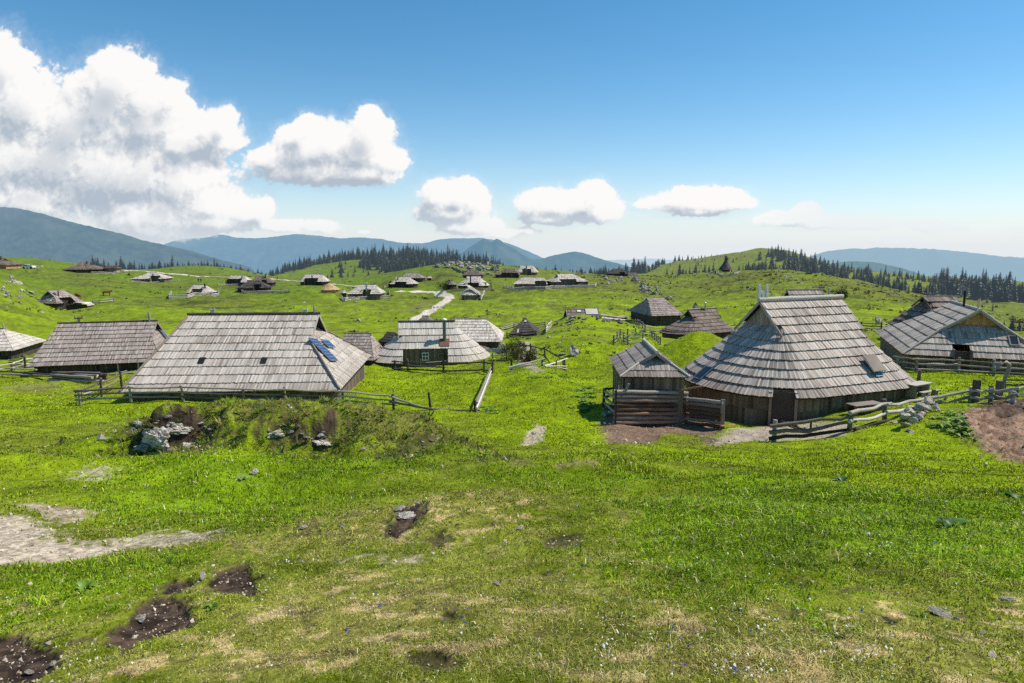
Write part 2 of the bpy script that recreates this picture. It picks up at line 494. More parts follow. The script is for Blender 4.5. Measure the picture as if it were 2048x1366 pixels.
def bumps(x, y):
    r = np.hypot(x, y)
    z = np.zeros_like(x)
    # the rocky mound in front of the large hut
    fx = sstep(-15.5, -10.0, x) * (1 - sstep(-5.0, .2, x))
    wob = fbm(x * .45, y * .1, 3, seed=4) * .9
    steep = np.exp(-((x + 11.0) / 1.8) ** 2) * 1.0 + np.exp(-((x + 6.6) / 1.5) ** 2) * .75
    y0 = 19.6 + wob + steep * 1.15; y1 = 23.2 + wob - steep * 1.55
    z += 1.55 * fx * sstep(0, 1, (y - y0) / np.maximum(y1 - y0, .45)) * (1 - sstep(24.8, 31, y)) * (1 + .22 * fbm(x * .6, y * .6, 4, seed=8))
    z += .14 * fbm(x * 1.1, y * 1.1, 3, seed=19) * fx * sstep(19, 21, y) * (1 - sstep(26, 30, y))
    # lesser swells of the slope
    z += .42 * np.exp(-((x + .5) / 2.0) ** 2 - ((y - 8.9) / 1.2) ** 2) - .34 * np.exp(-((x - .8) / 3.5) ** 2 - ((y - 13.0) / 1.7) ** 2)
    z += .35 * np.exp(-((x - 1.5) / 4) ** 2 - ((y - 18.0) / 1.8) ** 2)
    z -= .30 * np.exp(-((x + 6) / 4) ** 2 - ((y - 14.5) / 3) ** 2)
    # knoll beside the round hut, bank of the dung heap
    z += 2.7 * np.exp(-((x - 16.3) / 3.4) ** 2 - ((y - 58.5) / 4.5) ** 2) + .8 * np.exp(-((x - 12.5) / 3.0) ** 2 - ((y - 56) / 4.0) ** 2)
    z += .55 * np.exp(-((x - 21.5) / 3.5) ** 2 - ((y - 29) / 3.0) ** 2)
    z += 1.5 * np.exp(-((x - 10.8) / 4.2) ** 2 - ((y - 104.0) / 2.6) ** 2)
    # unevenness at several scales, growing with distance
    z += .035 * perlin(x * 1.3, y * 1.3, seed=1) * sstep(.5, 4, r)
    z += .022 * fbm(x * 3.1, y * 3.1, 2, seed=2) * (1 - sstep(18, 35, r)) + .05 * np.abs(perlin(x * .8, y * .8, seed=15)) * sstep(2, 5, r) * (1 - sstep(30, 60, r))
    z += .22 * fbm(x * .30, y * .30, 2, seed=3) * sstep(3, 14, r)
    z += .95 * fbm(x * .05, y * .05, 3, seed=6) * sstep(80, 150, r) * (1 - .75 * sstep(190, 250, r) * (1 - sstep(-20, 40, x)) * (1 - sstep(420, 520, r)))
    z += .42 * np.abs(fbm(x * .16, y * .16, 2, seed=9)) * sstep(80, 130, r) * (1 - sstep(500, 800, r))
    z += 2.2 * fbm(x * .012, y * .012, 4, seed=12) * sstep(420, 700, r)
    z += 14 * fbm(x * .0012, y * .0012, 4, seed=13) * sstep(1500, 4000, r)
    return z


# polar sheet: fine where the photo looks, coarse behind
AZ = np.concatenate([np.linspace(-180, -64, 40), np.linspace(-62, -44, 50), np.linspace(-43.8, 43.8, 520), np.linspace(44.2, 62, 50), np.linspace(64, 180, 40)])
_lr = [math.log(.35)]
while _lr[-1] < math.log(34000):
    R_ = math.exp(_lr[-1])
    _lr.append(_lr[-1] + (.03 if R_ < 2 else .0075 if R_ < 60 else .012 if R_ < 900 else .07))
LR = np.array(_lr)
_A, _L = np.meshgrid(np.radians(AZ), LR, indexing='ij')
GX = np.sin(_A) * np.exp(_L); GY = np.cos(_A) * np.exp(_L)
# the smooth interpolant is evaluated on a thinner grid and read off between its lines
_ca = np.unique(np.concatenate([AZ[::4], AZ[-1:]])); _cl = np.unique(np.concatenate([LR[::4], LR[-1:]]))
_a2, _l2 = np.meshgrid(np.radians(_ca), _cl, indexing='ij')
_zc = base_z(np.sin(_a2) * np.exp(_l2), np.cos(_a2) * np.exp(_l2))


def grid_read(Z, aa, ll, az, lr):
    i = np.clip(np.searchsorted(aa, az, 'right') - 1, 0, len(aa) - 2); j = np.clip(np.searchsorted(ll, lr, 'right') - 1, 0, len(ll) - 2)
    s = np.clip((az - aa[i]) / (aa[i + 1] - aa[i]), 0, 1); t = np.clip((lr - ll[j]) / (ll[j + 1] - ll[j]), 0, 1)
    return (Z[i, j] * (1 - s) + Z[i + 1, j] * s) * (1 - t) + (Z[i, j + 1] * (1 - s) + Z[i + 1, j + 1] * s) * t


GZ = grid_read(_zc, _ca, _cl, np.degrees(_A), _L) + bumps(GX, GY)
# level footings under the huts: (x, y, z, inner radius, outer radius)
PADS = [(-101.7, 151.5, -14.2, 7.0, 13.0), (25.6, 121.6, -13.75, 6.0, 11.0), (27.4, 97.5, -13.5, 6.0, 10.0)]
for _p in [(-2, 538, 232, 38), (171.5, 546, 262, 34.5), (226, 547, 268, 15), (305, 565, 257, 33), (403.5, 595, 192, 28.5), (479.5, 572, 246, 23.5), (509.5, 585, 206, 31.5), (529, 573, 242, 21), (630.5, 571, 242, 29.5), (660, 587, 201, 20), (688.5, 598, 197, 6.5), (733, 600, 187, 35), (808, 576, 232, 30), (827, 564, 262, 23), (858.5, 561, 270, 6.5), (946.5, 580, 217, 33.5), (903.5, 579, 207, 10.5), (941.5, 601, 187, 21.5), (946, 557, 268, 22), (1015, 556, 268, 25), (1053.5, 551, 288, 23.5), (1061, 578, 216, 34), (1134.5, 576, 216, 37.5), (1235, 553, 322, 21), (1267, 557, 312, 13), (851, 648, 112, 15)]:
    _q = P(_p[0], _p[1], _p[2]); _hw = _p[3] * _p[2] / FPX; PADS.append((_q[0], _q[1] + _hw * .8, _q[2], _hw * 1.15 + .5, _hw * 2.0 + 2))
for _x, _y, _z, _r0, _r1 in PADS:
    _d = np.hypot(GX - _x, GY - _y); _m = 1 - sstep(_r0, _r1, _d); GZ = GZ + (_z - GZ) * _m


def G(x, y):
    """ground height, read off the sheet itself"""
    x = np.asarray(x, float); y = np.asarray(y, float)
    return grid_read(GZ, AZ, LR, np.degrees(np.arctan2(x, y)), np.log(np.maximum(np.hypot(x, y), .35)))


_ys = np.exp(np.linspace(math.log(1.2), math.log(1200), 2600))


def hit(px, py, ymin=1.3, ymax=1200):
    """where the ray through a photo pixel first meets the ground"""
    px = np.atleast_1d(np.asarray(px, float)); py = np.atleast_1d(np.asarray(py, float))
    out = np.empty((len(px), 3))
    ys = _ys[(_ys >= ymin) & (_ys <= ymax)]
    for k in range(len(px)):
        d = ray(px[k], py[k])
        f = d[2] * ys - G(d[0] * ys, ys)
        w = np.where((f[:-1] > 0) & (f[1:] <= 0))[0]
        if len(w):
            i = w[0]; t = f[i] / (f[i] - f[i + 1]); Y = ys[i] + t * (ys[i + 1] - ys[i])
        else:
            Y = ys[np.argmin(np.abs(f / ys))]
        x = d[0] * Y
        out[k] = (x, Y, G(x, Y))
    return out


def hit1(px, py, ymin=1.3, ymax=1200):
    return hit([px], [py], ymin, ymax)[0]


# ------------------------------------------------------------------ what grows or lies where (outlines read off the photo, laid on the ground)
def poly_dist(px, py, poly):
    """signed distance (inside positive) to a polygon in the ground plane"""
    d = np.full(px.shape, 1e9); ins = np.zeros(px.shape, bool)
    n = len(poly)
    for i in range(n):
        ax, ay = poly[i]; bx, by = poly[(i + 1) % n]
        ex, ey = bx - ax, by - ay
        t = np.clip(((px - ax) * ex + (py - ay) * ey) / (ex * ex + ey * ey + 1e-12), 0, 1)
        d = np.minimum(d, np.hypot(px - ax - t * ex, py - ay - t * ey))
        c = ((ay > py) != (by > py)) & (px < (bx - ax) * (py - ay) / (by - ay + 1e-12) + ax)
        ins ^= c
    return np.where(ins, d, -d)


PATCH = []


def patch(kind, pts, strength=1.0, soft=None, depth=0.0, ymin=1.3, ymax=1200):
    w = hit([p[0] for p in pts], [p[1] for p in pts], ymin, ymax)[:, :2]
    D = np.median(np.hypot(w[:, 0], w[:, 1]))
    PATCH.append((kind, w, strength, soft if soft else (.026 if kind == 'gravel' else .012) * D, depth, D))


for pts in ([(205, 1285), (255, 1225), (300, 1190), (375, 1192), (398, 1225), (370, 1258), (300, 1275), (250, 1302)], [(405, 1168), (445, 1135), (492, 1122), (515, 1160), (507, 1195), (455, 1188), (420, 1182)],
            [(305, 1185), (345, 1160), (400, 1152), (392, 1174), (330, 1192)], [(-60, 1275), (40, 1262), (82, 1288), (135, 1302), (105, 1345), (60, 1372), (-60, 1372)],
            [(760, 1072), (788, 1030), (830, 1003), (852, 1018), (825, 1048), (788, 1078)]):
    patch('soil', pts, 1, None, .06)
for pts in ([(845, 1077), (880, 1058), (908, 1075), (872, 1092)], [(1085, 1077), (1160, 1063), (1168, 1086), (1100, 1097)], [(812, 1310), (870, 1298), (932, 1325), (902, 1347), (850, 1337)], [(872, 1220), (912, 1213), (924, 1236), (890, 1242)],
            [(1738, 1224), (1800, 1234), (1792, 1252), (1750, 1242)], [(1450, 880), (1400, 868), (1395, 880), (1430, 890)], [(1640, 1110), (1680, 1104), (1690, 1118), (1650, 1122)]):
    patch('soil', pts, .75, None, .03)
for pts in ([(238, 850), (330, 826), (422, 843), (445, 870), (402, 906), (330, 902), (280, 906), (245, 876)], [(502, 840), (540, 830), (602, 848), (650, 863), (692, 880), (640, 897), (560, 887), (518, 870)], [(740, 907), (800, 885), (862, 868), (905, 880), (850, 902), (780, 922)]):
    patch('soil', pts, .62, .45, 0, 15, 32)
patch('dung', [(1900, 858), (1930, 826), (2000, 804), (2080, 800), (2120, 850), (2110, 925), (2020, 926), (1960, 897), (1942, 872)], 1, .35, 0, 15, 60)
patch('soil', [(1945, 818), (1990, 804), (2080, 802), (2080, 836), (1990, 836)], .8, .3, 0, 15, 60)
patch('mud', [(1195, 842), (1232, 812), (1420, 828), (1448, 860), (1400, 872), (1330, 866), (1262, 888), (1210, 884)], 1, .3, .05, 15, 60)
patch('gravel', [(-80, 1033), (60, 1033), (97, 1055), (122, 1083), (222, 1088), (264, 1095), (150, 1122), (60, 1128), (-80, 1134)])
patch('mud', [(52, 1003), (150, 1013), (188, 1028), (122, 1046), (66, 1022)], .7)
patch('gravel', [(70, 1012), (150, 1018), (185, 1030), (140, 1040), (90, 1030)], .7)
patch('gravel', [(190, 1087), (300, 1068), (442, 1058), (402, 1082), (280, 1097)], .8)
patch('gravel', [(1042, 892), (1052, 868), (1075, 850), (1092, 853), (1087, 872), (1066, 890)], .9, .15, 0, 15, 60)
patch('mud', [(1018, 925), (1060, 915), (1072, 928), (1030, 934)], .5); patch('mud', [(1113, 930), (1190, 921), (1197, 928), (1120, 936)], .7)
patch('path', [(1400, 878), (1470, 856), (1545, 850), (1640, 845), (1705, 848), (1692, 870), (1560, 882), (1480, 884), (1430, 892)], 1, .3, 0, 15, 60)
patch('gravel', [(162, 945), (206, 929), (212, 945), (180, 957)], .9); patch('gravel', [(698, 1117), (740, 1107), (782, 1110), (760, 1119)], .45); patch('gravel', [(788, 1122), (830, 1111), (862, 1118), (810, 1128)], .55)
patch('mud', [(0, 772), (70, 764), (115, 772), (100, 782), (20, 780)], .5); patch('path', [(1018, 700), (1040, 683), (1066, 690), (1075, 712), (1062, 724), (1085, 742), (1070, 745), (1040, 728)], .9, .4)
patch('mud', [(800, 622), (850, 600), (882, 612), (850, 626)], .35, 1.2); patch('dry', [(850, 610), (880, 600), (890, 618), (850, 628)], .5, 2)
for pts in ([(1250, 880), (1500, 905), (1700, 900), (1900, 860), (2100, 930), (2100, 1015), (1800, 985), (1500, 930), (1300, 902)], [(1000, 900), (980, 780), (1020, 700), (1180, 690), (1200, 800), (1180, 890)],
            [(740, 800), (740, 745), (975, 745), (950, 810)], [(1840, 800), (1840, 740), (2100, 760), (2100, 790)], [(0, 830), (0, 790), (250, 800), (300, 835)]):
    patch('lush', pts, 1, None, 0, 8, 110)
patch('olive', [(215, 850), (300, 822), (420, 799), (760, 799), (940, 862), (900, 880), (760, 895), (640, 880), (520, 850), (330, 835)], 1, None, 0, 14, 34)
for pts in ([(230, 962), (300, 915), (450, 905), (700, 900), (900, 885), (950, 905), (800, 940), (722, 990), (450, 1060), (250, 1022)], [(1270, 1010), (1420, 950), (1500, 945), (1800, 990), (2100, 1030), (2100, 1150), (1750, 1110), (1560, 1150), (1480, 1190), (1290, 1130)], [(1000, 935), (1180, 945), (1330, 960), (1290, 985), (1060, 965), (960, 960)], [(0, 1135), (250, 1110), (420, 1100), (300, 1180), (0, 1240)], [(230, 905), (420, 905), (660, 893), (520, 930), (300, 940)]):
    patch('deep', pts, 1, None, 0, 4, 40)
for pts in ([(0, 1290), (300, 1310), (560, 1190), (700, 1120), (1000, 1200), (1250, 1230), (1700, 1210), (2100, 1200), (2100, 1400), (0, 1400)], [(700, 1075), (850, 985), (1010, 985), (1100, 1010), (900, 1100)], [(40, 770), (250, 760), (260, 785), (60, 790)], [(120, 552), (200, 555), (200, 572), (130, 568)]):
    patch('dry', pts, .8, None)


SLOPE = None


def masks(x, y):
    """soil, gravel, dry, lush strengths at ground points"""
    out = {k: np.zeros(x.shape) for k in ('soil', 'mud', 'dung', 'gravel', 'path', 'dry', 'lush', 'deep', 'olive')}
    w = 0.55 * fbm(x * 2.2, y * 2.2, 3, seed=31) + .75 * fbm(x * 7, y * 7, 3, seed=33, gain=.65)
    dep = np.zeros(x.shape)
    for kind, poly, st, soft, depth, D in PATCH:
        mg = soft * 18
        s = (x > poly[:, 0].min() - mg) & (x < poly[:, 0].max() + mg) & (y > poly[:, 1].min() - mg) & (y < poly[:, 1].max() + mg)
        if not s.any():
            continue
        if kind in ('dry', 'lush', 'deep', 'olive'):
            soft = soft * (9 if kind == 'deep' else 4)
        d = poly_dist(x[s], y[s], poly) + w[s] * soft * 1.6
        m = sstep(-soft * .6, soft * .6, d) * st
        out[kind][s] = np.maximum(out[kind][s], m)
        if depth:
            dep[s] = np.maximum(dep[s], sstep(-soft * .8, soft * 1.5, d) * depth)
    r = np.hypot(x, y); b2 = fbm(x * 2.4, y * 3.2, 4, seed=48, gain=.65); out['soil'] = np.maximum(out['soil'], .7 * sstep(.52, .70, b2) * (1 - sstep(8, 13, r)) * (1 - .9 * out['lush']) * (1 - .7 * out['deep']))
    if SLOPE is not None:
        s = grid_read(SLOPE, AZ, LR, np.degrees(np.arctan2(x, y)), np.log(np.maximum(r, .35))); out['soil'] = np.maximum(out['soil'], sstep(.95, 1.45, s + w * .45) * sstep(11, 15, r) * (1 - sstep(34, 42, r)))
    return out, dep


def lerp(a, b, t):
    return a + (b - a) * t[..., None]


def ground_colour(x, y, mk):
    """grass tone at ground points plus the bare soil showing between; returns grass colour and ground colour"""
    r = np.hypot(x, y)
    n1 = fbm(x * .12, y * .12, 3, seed=41); n2 = fbm(x * .6, y * .6, 3, seed=42); n3 = fbm(x * 2.5, y * 2.5, 2, seed=43); nL = fbm(x * .02, y * .02, 3, seed=44)
    lushC = np.array([.275, .380, .003]); midC = np.array([.232, .296, .014]); dryC = np.array([.345, .310, .078]); strawC = np.array([.74, .56, .26]); deepC = np.array([.195, .320, .005])
    near = 1 - sstep(9, 24, r)
    far = sstep(110, 240, r)
    lush = np.clip(.30 + .55 * n1 + .35 * n2 + .95 * mk['lush'] - .42 * near + .35 * sstep(30, 45, r), 0, 1)
    dry = np.clip(.02 + .20 * near + .55 * n2 * near + .45 * n3 * near + .42 * mk['dry'] - .9 * mk['lush'] - .8 * mk['deep'] - .3 * n1, 0, 1)
    g = np.broadcast_to(midC, x.shape + (3,)).copy()
    g = lerp(g, lushC, lush); g = lerp(g, dryC, dry * .85)
    g = lerp(g, deepC, np.clip(mk['deep'] * .85 + .5 * near * np.clip(n1 - .1 + n2 * .4, 0, 1) * (1 - mk['dry']), 0, 1))
    st = fbm(x * 2.6, y * 3.6, 4, seed=45, gain=.62); straw = sstep(.25, .42, st) * np.clip(.9 * mk['dry'] + .25 * near - .8 * mk['lush'] - .8 * mk['deep'], 0, 1) * (1 - sstep(9, 16, r))
    straw_ = np.clip((n2 * .8 + n3 * .6 - .30) * 4.0, 0, 1) * np.clip(.75 * mk['dry'] + .30 * near - .6 * mk['lush'], 0, 1)
    g = lerp(g, strawC, straw * .85)
    lf = 1 - sstep(-60, 40, x)
    g = lerp(g, lerp(np.broadcast_to(np.array([.175, .210, .014]), x.shape + (3,)), np.array([.130, .200, .007]), lf), far * .75)
    g = lerp(g, np.array([.19, .178, .028]), np.clip(far * (nL * .9 + .18 - .12 * lf), 0, .7))
    # rough, heathery tussocks on the far slopes
    tus = np.clip((fbm(x * .10, y * .16, 4, seed=46, gain=.65) - .06) * 3, 0, 1) * sstep(60, 110, r) * (1 - sstep(420, 520, r)) * np.clip(.45 + nL * 1.2 - .25 * lf, 0, 1)
    g = lerp(g, np.array([.070, .080, .016]), tus * .85)
    g = lerp(g, np.array([.185, .180, .045]), mk['olive'] * np.clip(.85 + .5 * n3, .3, 1))
    g *= np.clip(1 + .32 * n3 + .30 * n2 + .16 * n1, .35, 1.8)[..., None]
    e = g * .80
    bare = np.clip((n3 + n2 * .7 - .36) * 2.5, 0, 1) * near * .7
    e = lerp(e, np.array([.085, .062, .038]), bare)
    ns = fbm(x * 9, y * 9, 2, seed=47) * (1 - sstep(20, 40, r)) + fbm(x * 3, y * 3, 2, seed=49) * .6
    for k, c1, c2, a in (('mud', (.155, .095, .058), (.27, .19, .13), 1), ('dung', (.15, .085, .052), (.47, .31, .215), 1), ('gravel', (.36, .28, .20), (.66, .55, .43), .95), ('path', (.33, .26, .20), (.52, .43, .35), .95), ('soil', (.032, .022, .016), (.105, .072, .050), 1)):
        e = lerp(e, lerp(np.broadcast_to(np.array(c1), x.shape + (3,)), np.array(c2), np.clip(.5 + ns * 1.1, 0, 1)), mk[k] * a)
    return np.clip(g, .004, 1), np.clip(e, .004, 1)


_mk, _dep = masks(GX.ravel(), GY.ravel())
GZ -= _dep.reshape(GZ.shape)
_dg = _mk['dung'].reshape(GZ.shape)
GZ += _dg * (.12 + .22 * fbm(GX * 1.3, GY * 1.3, 3, seed=51) + .13 * fbm(GX * 4, GY * 4, 2, seed=52))
_sl = _mk['soil'].reshape(GZ.shape)
GZ += _sl * .10 * fbm(GX * 3.2, GY * 3.2, 3, seed=53) * sstep(12, 20, np.hypot(GX, GY)) * 1.8
_hr = np.exp(_L); SLOPE = np.hypot(np.gradient(GZ, LR, axis=1) / _hr, np.gradient(GZ, np.radians(AZ), axis=0) / _hr)
_mk, _ = masks(GX.ravel(), GY.ravel())
_gc, _ec = ground_colour(GX.ravel(), GY.ravel(), _mk)
if True:
    na, nl = GX.shape
    idx = np.arange(na * nl).reshape(na, nl)
    q = np.stack([idx[:-1, :-1], idx[1:, :-1], idx[1:, 1:], idx[:-1, 1:]], -1).reshape(-1, 4)
    V = np.stack([GX, GY, GZ], -1).reshape(-1, 3)
    gm, nt, b = new_mat('meadow_ground')
    at = N(nt, 'ShaderNodeAttribute', attribute_name='col')
    geo = N(nt, 'ShaderNodeNewGeometry')
    n1 = N(nt, 'ShaderNodeTexNoise', Scale=14.0, Detail=4.0, Roughness=.7); nt.links.new(geo.outputs['Position'], n1.inputs['Vector'])
    n2 = N(nt, 'ShaderNodeTexNoise', Scale=1.7, Detail=5.0, Roughness=.72); nt.links.new(geo.outputs['Position'], n2.inputs['Vector'])
    n3 = N(nt, 'ShaderNodeTexNoise', Scale=.32, Detail=6.0, Roughness=.7); nt.links.new(geo.outputs['Position'], n3.inputs['Vector'])
    c = mix_col(nt, 1.0, at.outputs[0], ramp(nt, n1.outputs[0], [(.3, .62), (.7, 1.35)]), 'MULTIPLY')
    c = mix_col(nt, 1.0, c, ramp(nt, n2.outputs[0], [(.3, .74), (.5, 1.0), (.7, 1.17)]), 'MULTIPLY')
    c = mix_col(nt, 1.0, c, ramp(nt, n3.outputs[0], [(.32, .74), (.5, 1.0), (.7, 1.18)]), 'MULTIPLY')
    nt.links.new(c, b.inputs['Base Color']); b.inputs['Roughness'].default_value = 1.0; b.inputs['Specular IOR Level'].default_value = .05
    hs = math_n(nt, 'ADD', math_n(nt, 'MULTIPLY', n1.outputs[0], .12), math_n(nt, 'ADD', math_n(nt, 'MULTIPLY', n2.outputs[0], .5), math_n(nt, 'MULTIPLY', n3.outputs[0], 1.9)))
    bp = N(nt, 'ShaderNodeBump', Strength=.6, Distance=.5); nt.links.new(hs, bp.inputs['Height']); nt.links.new(bp.outputs[0], b.inputs['Normal'])
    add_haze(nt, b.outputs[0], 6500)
    M['ground'] = gm
    me = raw_mesh('ground', V, q, 'ground', _ec, True)
    tag(link('ground', me), kind='structure')

# ------------------------------------------------------------------ herdsmen's huts
HUTS_ALL = []


class Hut:
    """a hut with a steep shingled roof on an oval or rectangular plan: ridge along local x, front towards local -y"""

    def __init__(s, label, p, rnd=0, roof='silver', wall='wall', bw=.13, nc=10, gi=.6, notches=(), name='herdsman_hut', group=None, cat='hut', inset=.45, wall_board=.16, lift=.10, ridge=.09, ridge_mat='log', gable_mat=None, detail=True, sink=1.2, closed=True, barge='LR', cap_notch=None, tv=.15, alt=.22):
        s.tv = tv; s.alt = alt; s.__dict__.update(p); s.rnd = rnd; s.bw = bw; s.nc = nc; s.lift = lift; s.detail = detail
        s.h = s.Lr / 2; s.dz = s.hr - s.he; s.notches = notches; s.roofm = roof; s.wallm = wall; s.inset = inset; s.sink = sink
        s.hwL = s.h - (gi if s.tgl < .9 else 0); s.hwR = s.h - (gi if s.tgr < .9 else 0)
        s.swL = s.tgl * (1 + (s.h - s.hwL) / s.el); s.swR = s.tgr * (1 + (s.h - s.hwR) / s.er)
        HUTS_ALL.append(s)
        s.root = thing(name, label, cat, (s.x, s.y, s.z), rad(s.yaw), group)
        s.yr = rad(s.yaw)
        s.cut = None
        if cap_notch:                                           # a doorway cut through the eave of a round end
            f = [k for k in s.faces() if k[0] == cap_notch[0]][0]; uu = np.linspace(-1.5, 1.5, 600); px_ = project(s.world(f[1](uu, np.zeros(600))))[0]
            ok = np.where((px_ > cap_notch[1]) & (px_ < cap_notch[2]) & (project(s.world(f[1](uu, np.zeros(600))))[1] > 700))[0]; s.cut = (cap_notch[0], uu[ok[0]], uu[ok[-1]])
            s.notches = ((cap_notch[0], uu[ok[0]], uu[ok[-1]], 1 / nc + .004),)
        s.make_roof(ridge, ridge_mat, barge); s.make_walls(wall_board, gable_mat)

    def zs(s, t):
        return s.he + s.dz * t

    def xl(s, t):
        return np.where(t < s.tgl, -s.h - s.el * (1 - np.minimum(t / s.tgl, 1)), -s.h)

    def xr(s, t):
        return np.where(t < s.tgr, s.h + s.er * (1 - np.minimum(t / s.tgr, 1)), s.h)

    # each face: point function (u, t) and its u limits at t
    def faces(s):
        bf, bb = s.bf, s.bb
        F = []
        if s.rnd:
            fl = lambda t: (np.where(t < s.tgl - 1e-6, -s.hwL, -s.h), np.where(t < s.tgr - 1e-6, s.hwR, s.h))
        else:
            fl = lambda t: (s.xl(t), s.xr(t))
        F.append(('front', lambda u, t: np.stack([u, -bf * (1 - t), s.zs(t)], -1), fl, 1.0))
        F.append(('rear', lambda u, t: np.stack([-u, bb * (1 - t), s.zs(t)], -1), lambda t: (-fl(t)[1], -fl(t)[0]), 1.0))
        for sx, sw, hw, e, tg in ((-1, s.swL, s.hwL, s.el, s.tgl), (1, s.swR, s.hwR, s.er, s.tgr)):
            top = min(sw, .995)
            if s.rnd:
                a0 = e + (s.h - hw); ex = 2 / s.rnd

                def pt(u, t, sx=sx, hw=hw, a0=a0, sw=sw, ex=ex):
                    th = u                                          # -pi/2 .. pi/2 from one side to the other
                    a = a0 * np.maximum(1 - t / sw, 0)
                    cx = np.abs(np.cos(th)) ** ex; sy = np.sign(np.sin(th)) * np.abs(np.sin(th)) ** ex
                    y0 = sy * sx; y = np.where(y0 < 0, bf * y0, bb * y0) * (1 - t)
                    return np.stack([sx * (hw + a * cx), y, s.zs(t)], -1)
                F.append(('left' if sx < 0 else 'right', pt, lambda t: (np.full_like(t, -np.pi / 2), np.full_like(t, np.pi / 2)), top))
            else:
                def pt(u, t, sx=sx, e=e, tg=tg):
                    return np.stack([sx * (s.h + e * (1 - t / tg)), u * sx, s.zs(t)], -1)
                F.append(('left' if sx < 0 else 'right', pt, (lambda t: (-bf * (1 - t), bb * (1 - t))) if sx > 0 else (lambda t: (-bb * (1 - t), bf * (1 - t))), top))
        return F

    def plane(s, face):
        """origin, along-eave and up-slope unit axes, normal of a flat face (local)"""
        f = {k[0]: k for k in s.faces()}[face][1]
        t0, t1 = np.array(0.0), np.array(.3)
        if s.rnd and face in ('left', 'right'):
            o = f(np.array(0.0), t0); up = f(np.array(0.0), t1) - o; al = np.array([0, 1.0 if face == 'right' else -1.0, 0])
        else:
            o = f(np.array(0.0), t0); up = f(np.array(0.0), t1) - o; al = f(np.array(1.0), t0) - o
        al = al / np.linalg.norm(al); up = up - al * (up @ al); up = up / np.linalg.norm(up)
        n = np.cross(al, up); n /= np.linalg.norm(n)
        return o, al, up, n

    def world(s, L):
        c, q = math.cos(s.yr), math.sin(s.yr); L = np.asarray(L, float)
        return np.stack([s.x + L[..., 0] * c - L[..., 1] * q, s.y + L[..., 0] * q + L[..., 1] * c, s.z + L[..., 2]], -1)

    def to_local(s, p):
        d = np.asarray(p, float) - np.array([s.x, s.y, s.z]); c, q = math.cos(s.yr), math.sin(s.yr)
        return np.array([d[0] * c + d[1] * q, -d[0] * q + d[1] * c, d[2]])

    def pick(s, face, px, py):
        """local point of a roof face seen at a photo pixel, with the face's axes"""
        if s.rnd and face in ('left', 'right'):
            f = [k for k in s.faces() if k[0] == face][0]; U, T = np.meshgrid(np.linspace(-1.5, 1.5, 160), np.linspace(.02, f[3], 90), indexing='ij')
            Q = f[1](U, T); a, b = project(s.world(Q)); W = s.world(Q); dist = (a - px) ** 2 + (b - py) ** 2 + (np.hypot(W[..., 0], W[..., 1]) - np.hypot(W[..., 0], W[..., 1]).min()) * 2
            i = np.unravel_index(np.argmin(dist), dist.shape); u, t = U[i], T[i]; p = f[1](u, t)
            al = f[1](u + .02, t) - f[1](u - .02, t); al /= np.linalg.norm(al); up = f[1](u, min(t + .03, f[3])) - f[1](u, max(t - .03, 0)); up -= al * (up @ al); up /= np.linalg.norm(up)
            return p, np.stack([al, up, np.cross(al, up)], 1)
        o, al, up, n = s.plane(face)
        c0 = s.to_local((0, 0, 0)); d = s.to_local(ray(px, py)) - c0
        t = ((o - c0) @ n) / (d @ n)
        return c0 + d * t, np.stack([al, up, n], 1)

    def make_roof(s, ridge, ridge_mat, barge):
        mb = MB(); dk = MB()
        for name, pt, lim, top in s.faces():
            cap = s.rnd and name in ('left', 'right')
            slope = math.hypot(s.bf, s.dz) if name in ('front', 'rear') else math.hypot(s.el, s.dz * .6)
            ts = np.linspace(0, 1, s.nc + 1)
            ts = np.append(ts[ts < top - .02], top)
            for i in range(len(ts) - 1):
                t0, t1 = ts[i], min(ts[i + 1] + .012, top)
                a0, b0 = [float(q) for q in lim(np.array(t0 + 1e-4))]
                if cap:
                    p_ = pt(np.linspace(a0, b0, 40), np.full(40, t0)); L = np.linalg.norm(np.diff(p_, axis=0), axis=1).sum()
                    nb = max(8, int(L / s.bw))
                    # even spacing along the curve
                    cl = np.concatenate([[0], np.cumsum(np.linalg.norm(np.diff(p_, axis=0), axis=1))])
                    ue = np.interp(np.linspace(0, L, nb + 1), cl, np.linspace(a0, b0, 40))
                else:
                    L = b0 - a0; nb = max(2, int(L / s.bw)); ue = np.linspace(a0, b0, nb + 1)
                jit = np.zeros(nb + 1)
                if nb > 3:
                    jit[1:-1] = rng.uniform(-.22, .22, nb - 1) * (ue[1] - ue[0])
                ue = ue + jit
                u0, u1 = ue[:-1].copy(), ue[1:].copy()
                g = .03 * (u1 - u0)
                tb = np.full(nb, t0) - rng.uniform(0, .006, nb) * (1 if t0 > 0 else .5)
                tt = np.full(nb, t1)
                a1, b1 = [float(q) for q in lim(np.array(t1 - 1e-4))]
                if cap:
                    v0, v1 = u0, u1
                else:
                    v0, v1 = np.clip(u0, a1, b1), np.clip(u1, a1, b1)
                keep = np.ones(nb, bool)
                for nf, x0, x1, tn in s.notches:
                    if nf == name:
                        um = (u0 + u1) / 2; keep &= ~((um > x0) & (um < x1) & (t0 + .5 / s.nc < tn))
                bl, br, tr, tl = pt(u0 + g, tb), pt(u1 - g, tb), pt(v1 - g * (v1 > v0), tt), pt(v0 + g * (v1 > v0), tt)
                nrm = np.cross(br - bl, (tl + tr) / 2 - (bl + br) / 2); nrm /= np.linalg.norm(nrm, axis=1)[:, None] + 1e-9
                lb = (s.lift + rng.uniform(-.012, .012, nb))[:, None]; lt = (.02 + rng.uniform(-.006, .006, nb))[:, None]
                BL, BR, TR, TL = bl + nrm * lb, br + nrm * lb, tr + nrm * lt, tl + nrm * lt
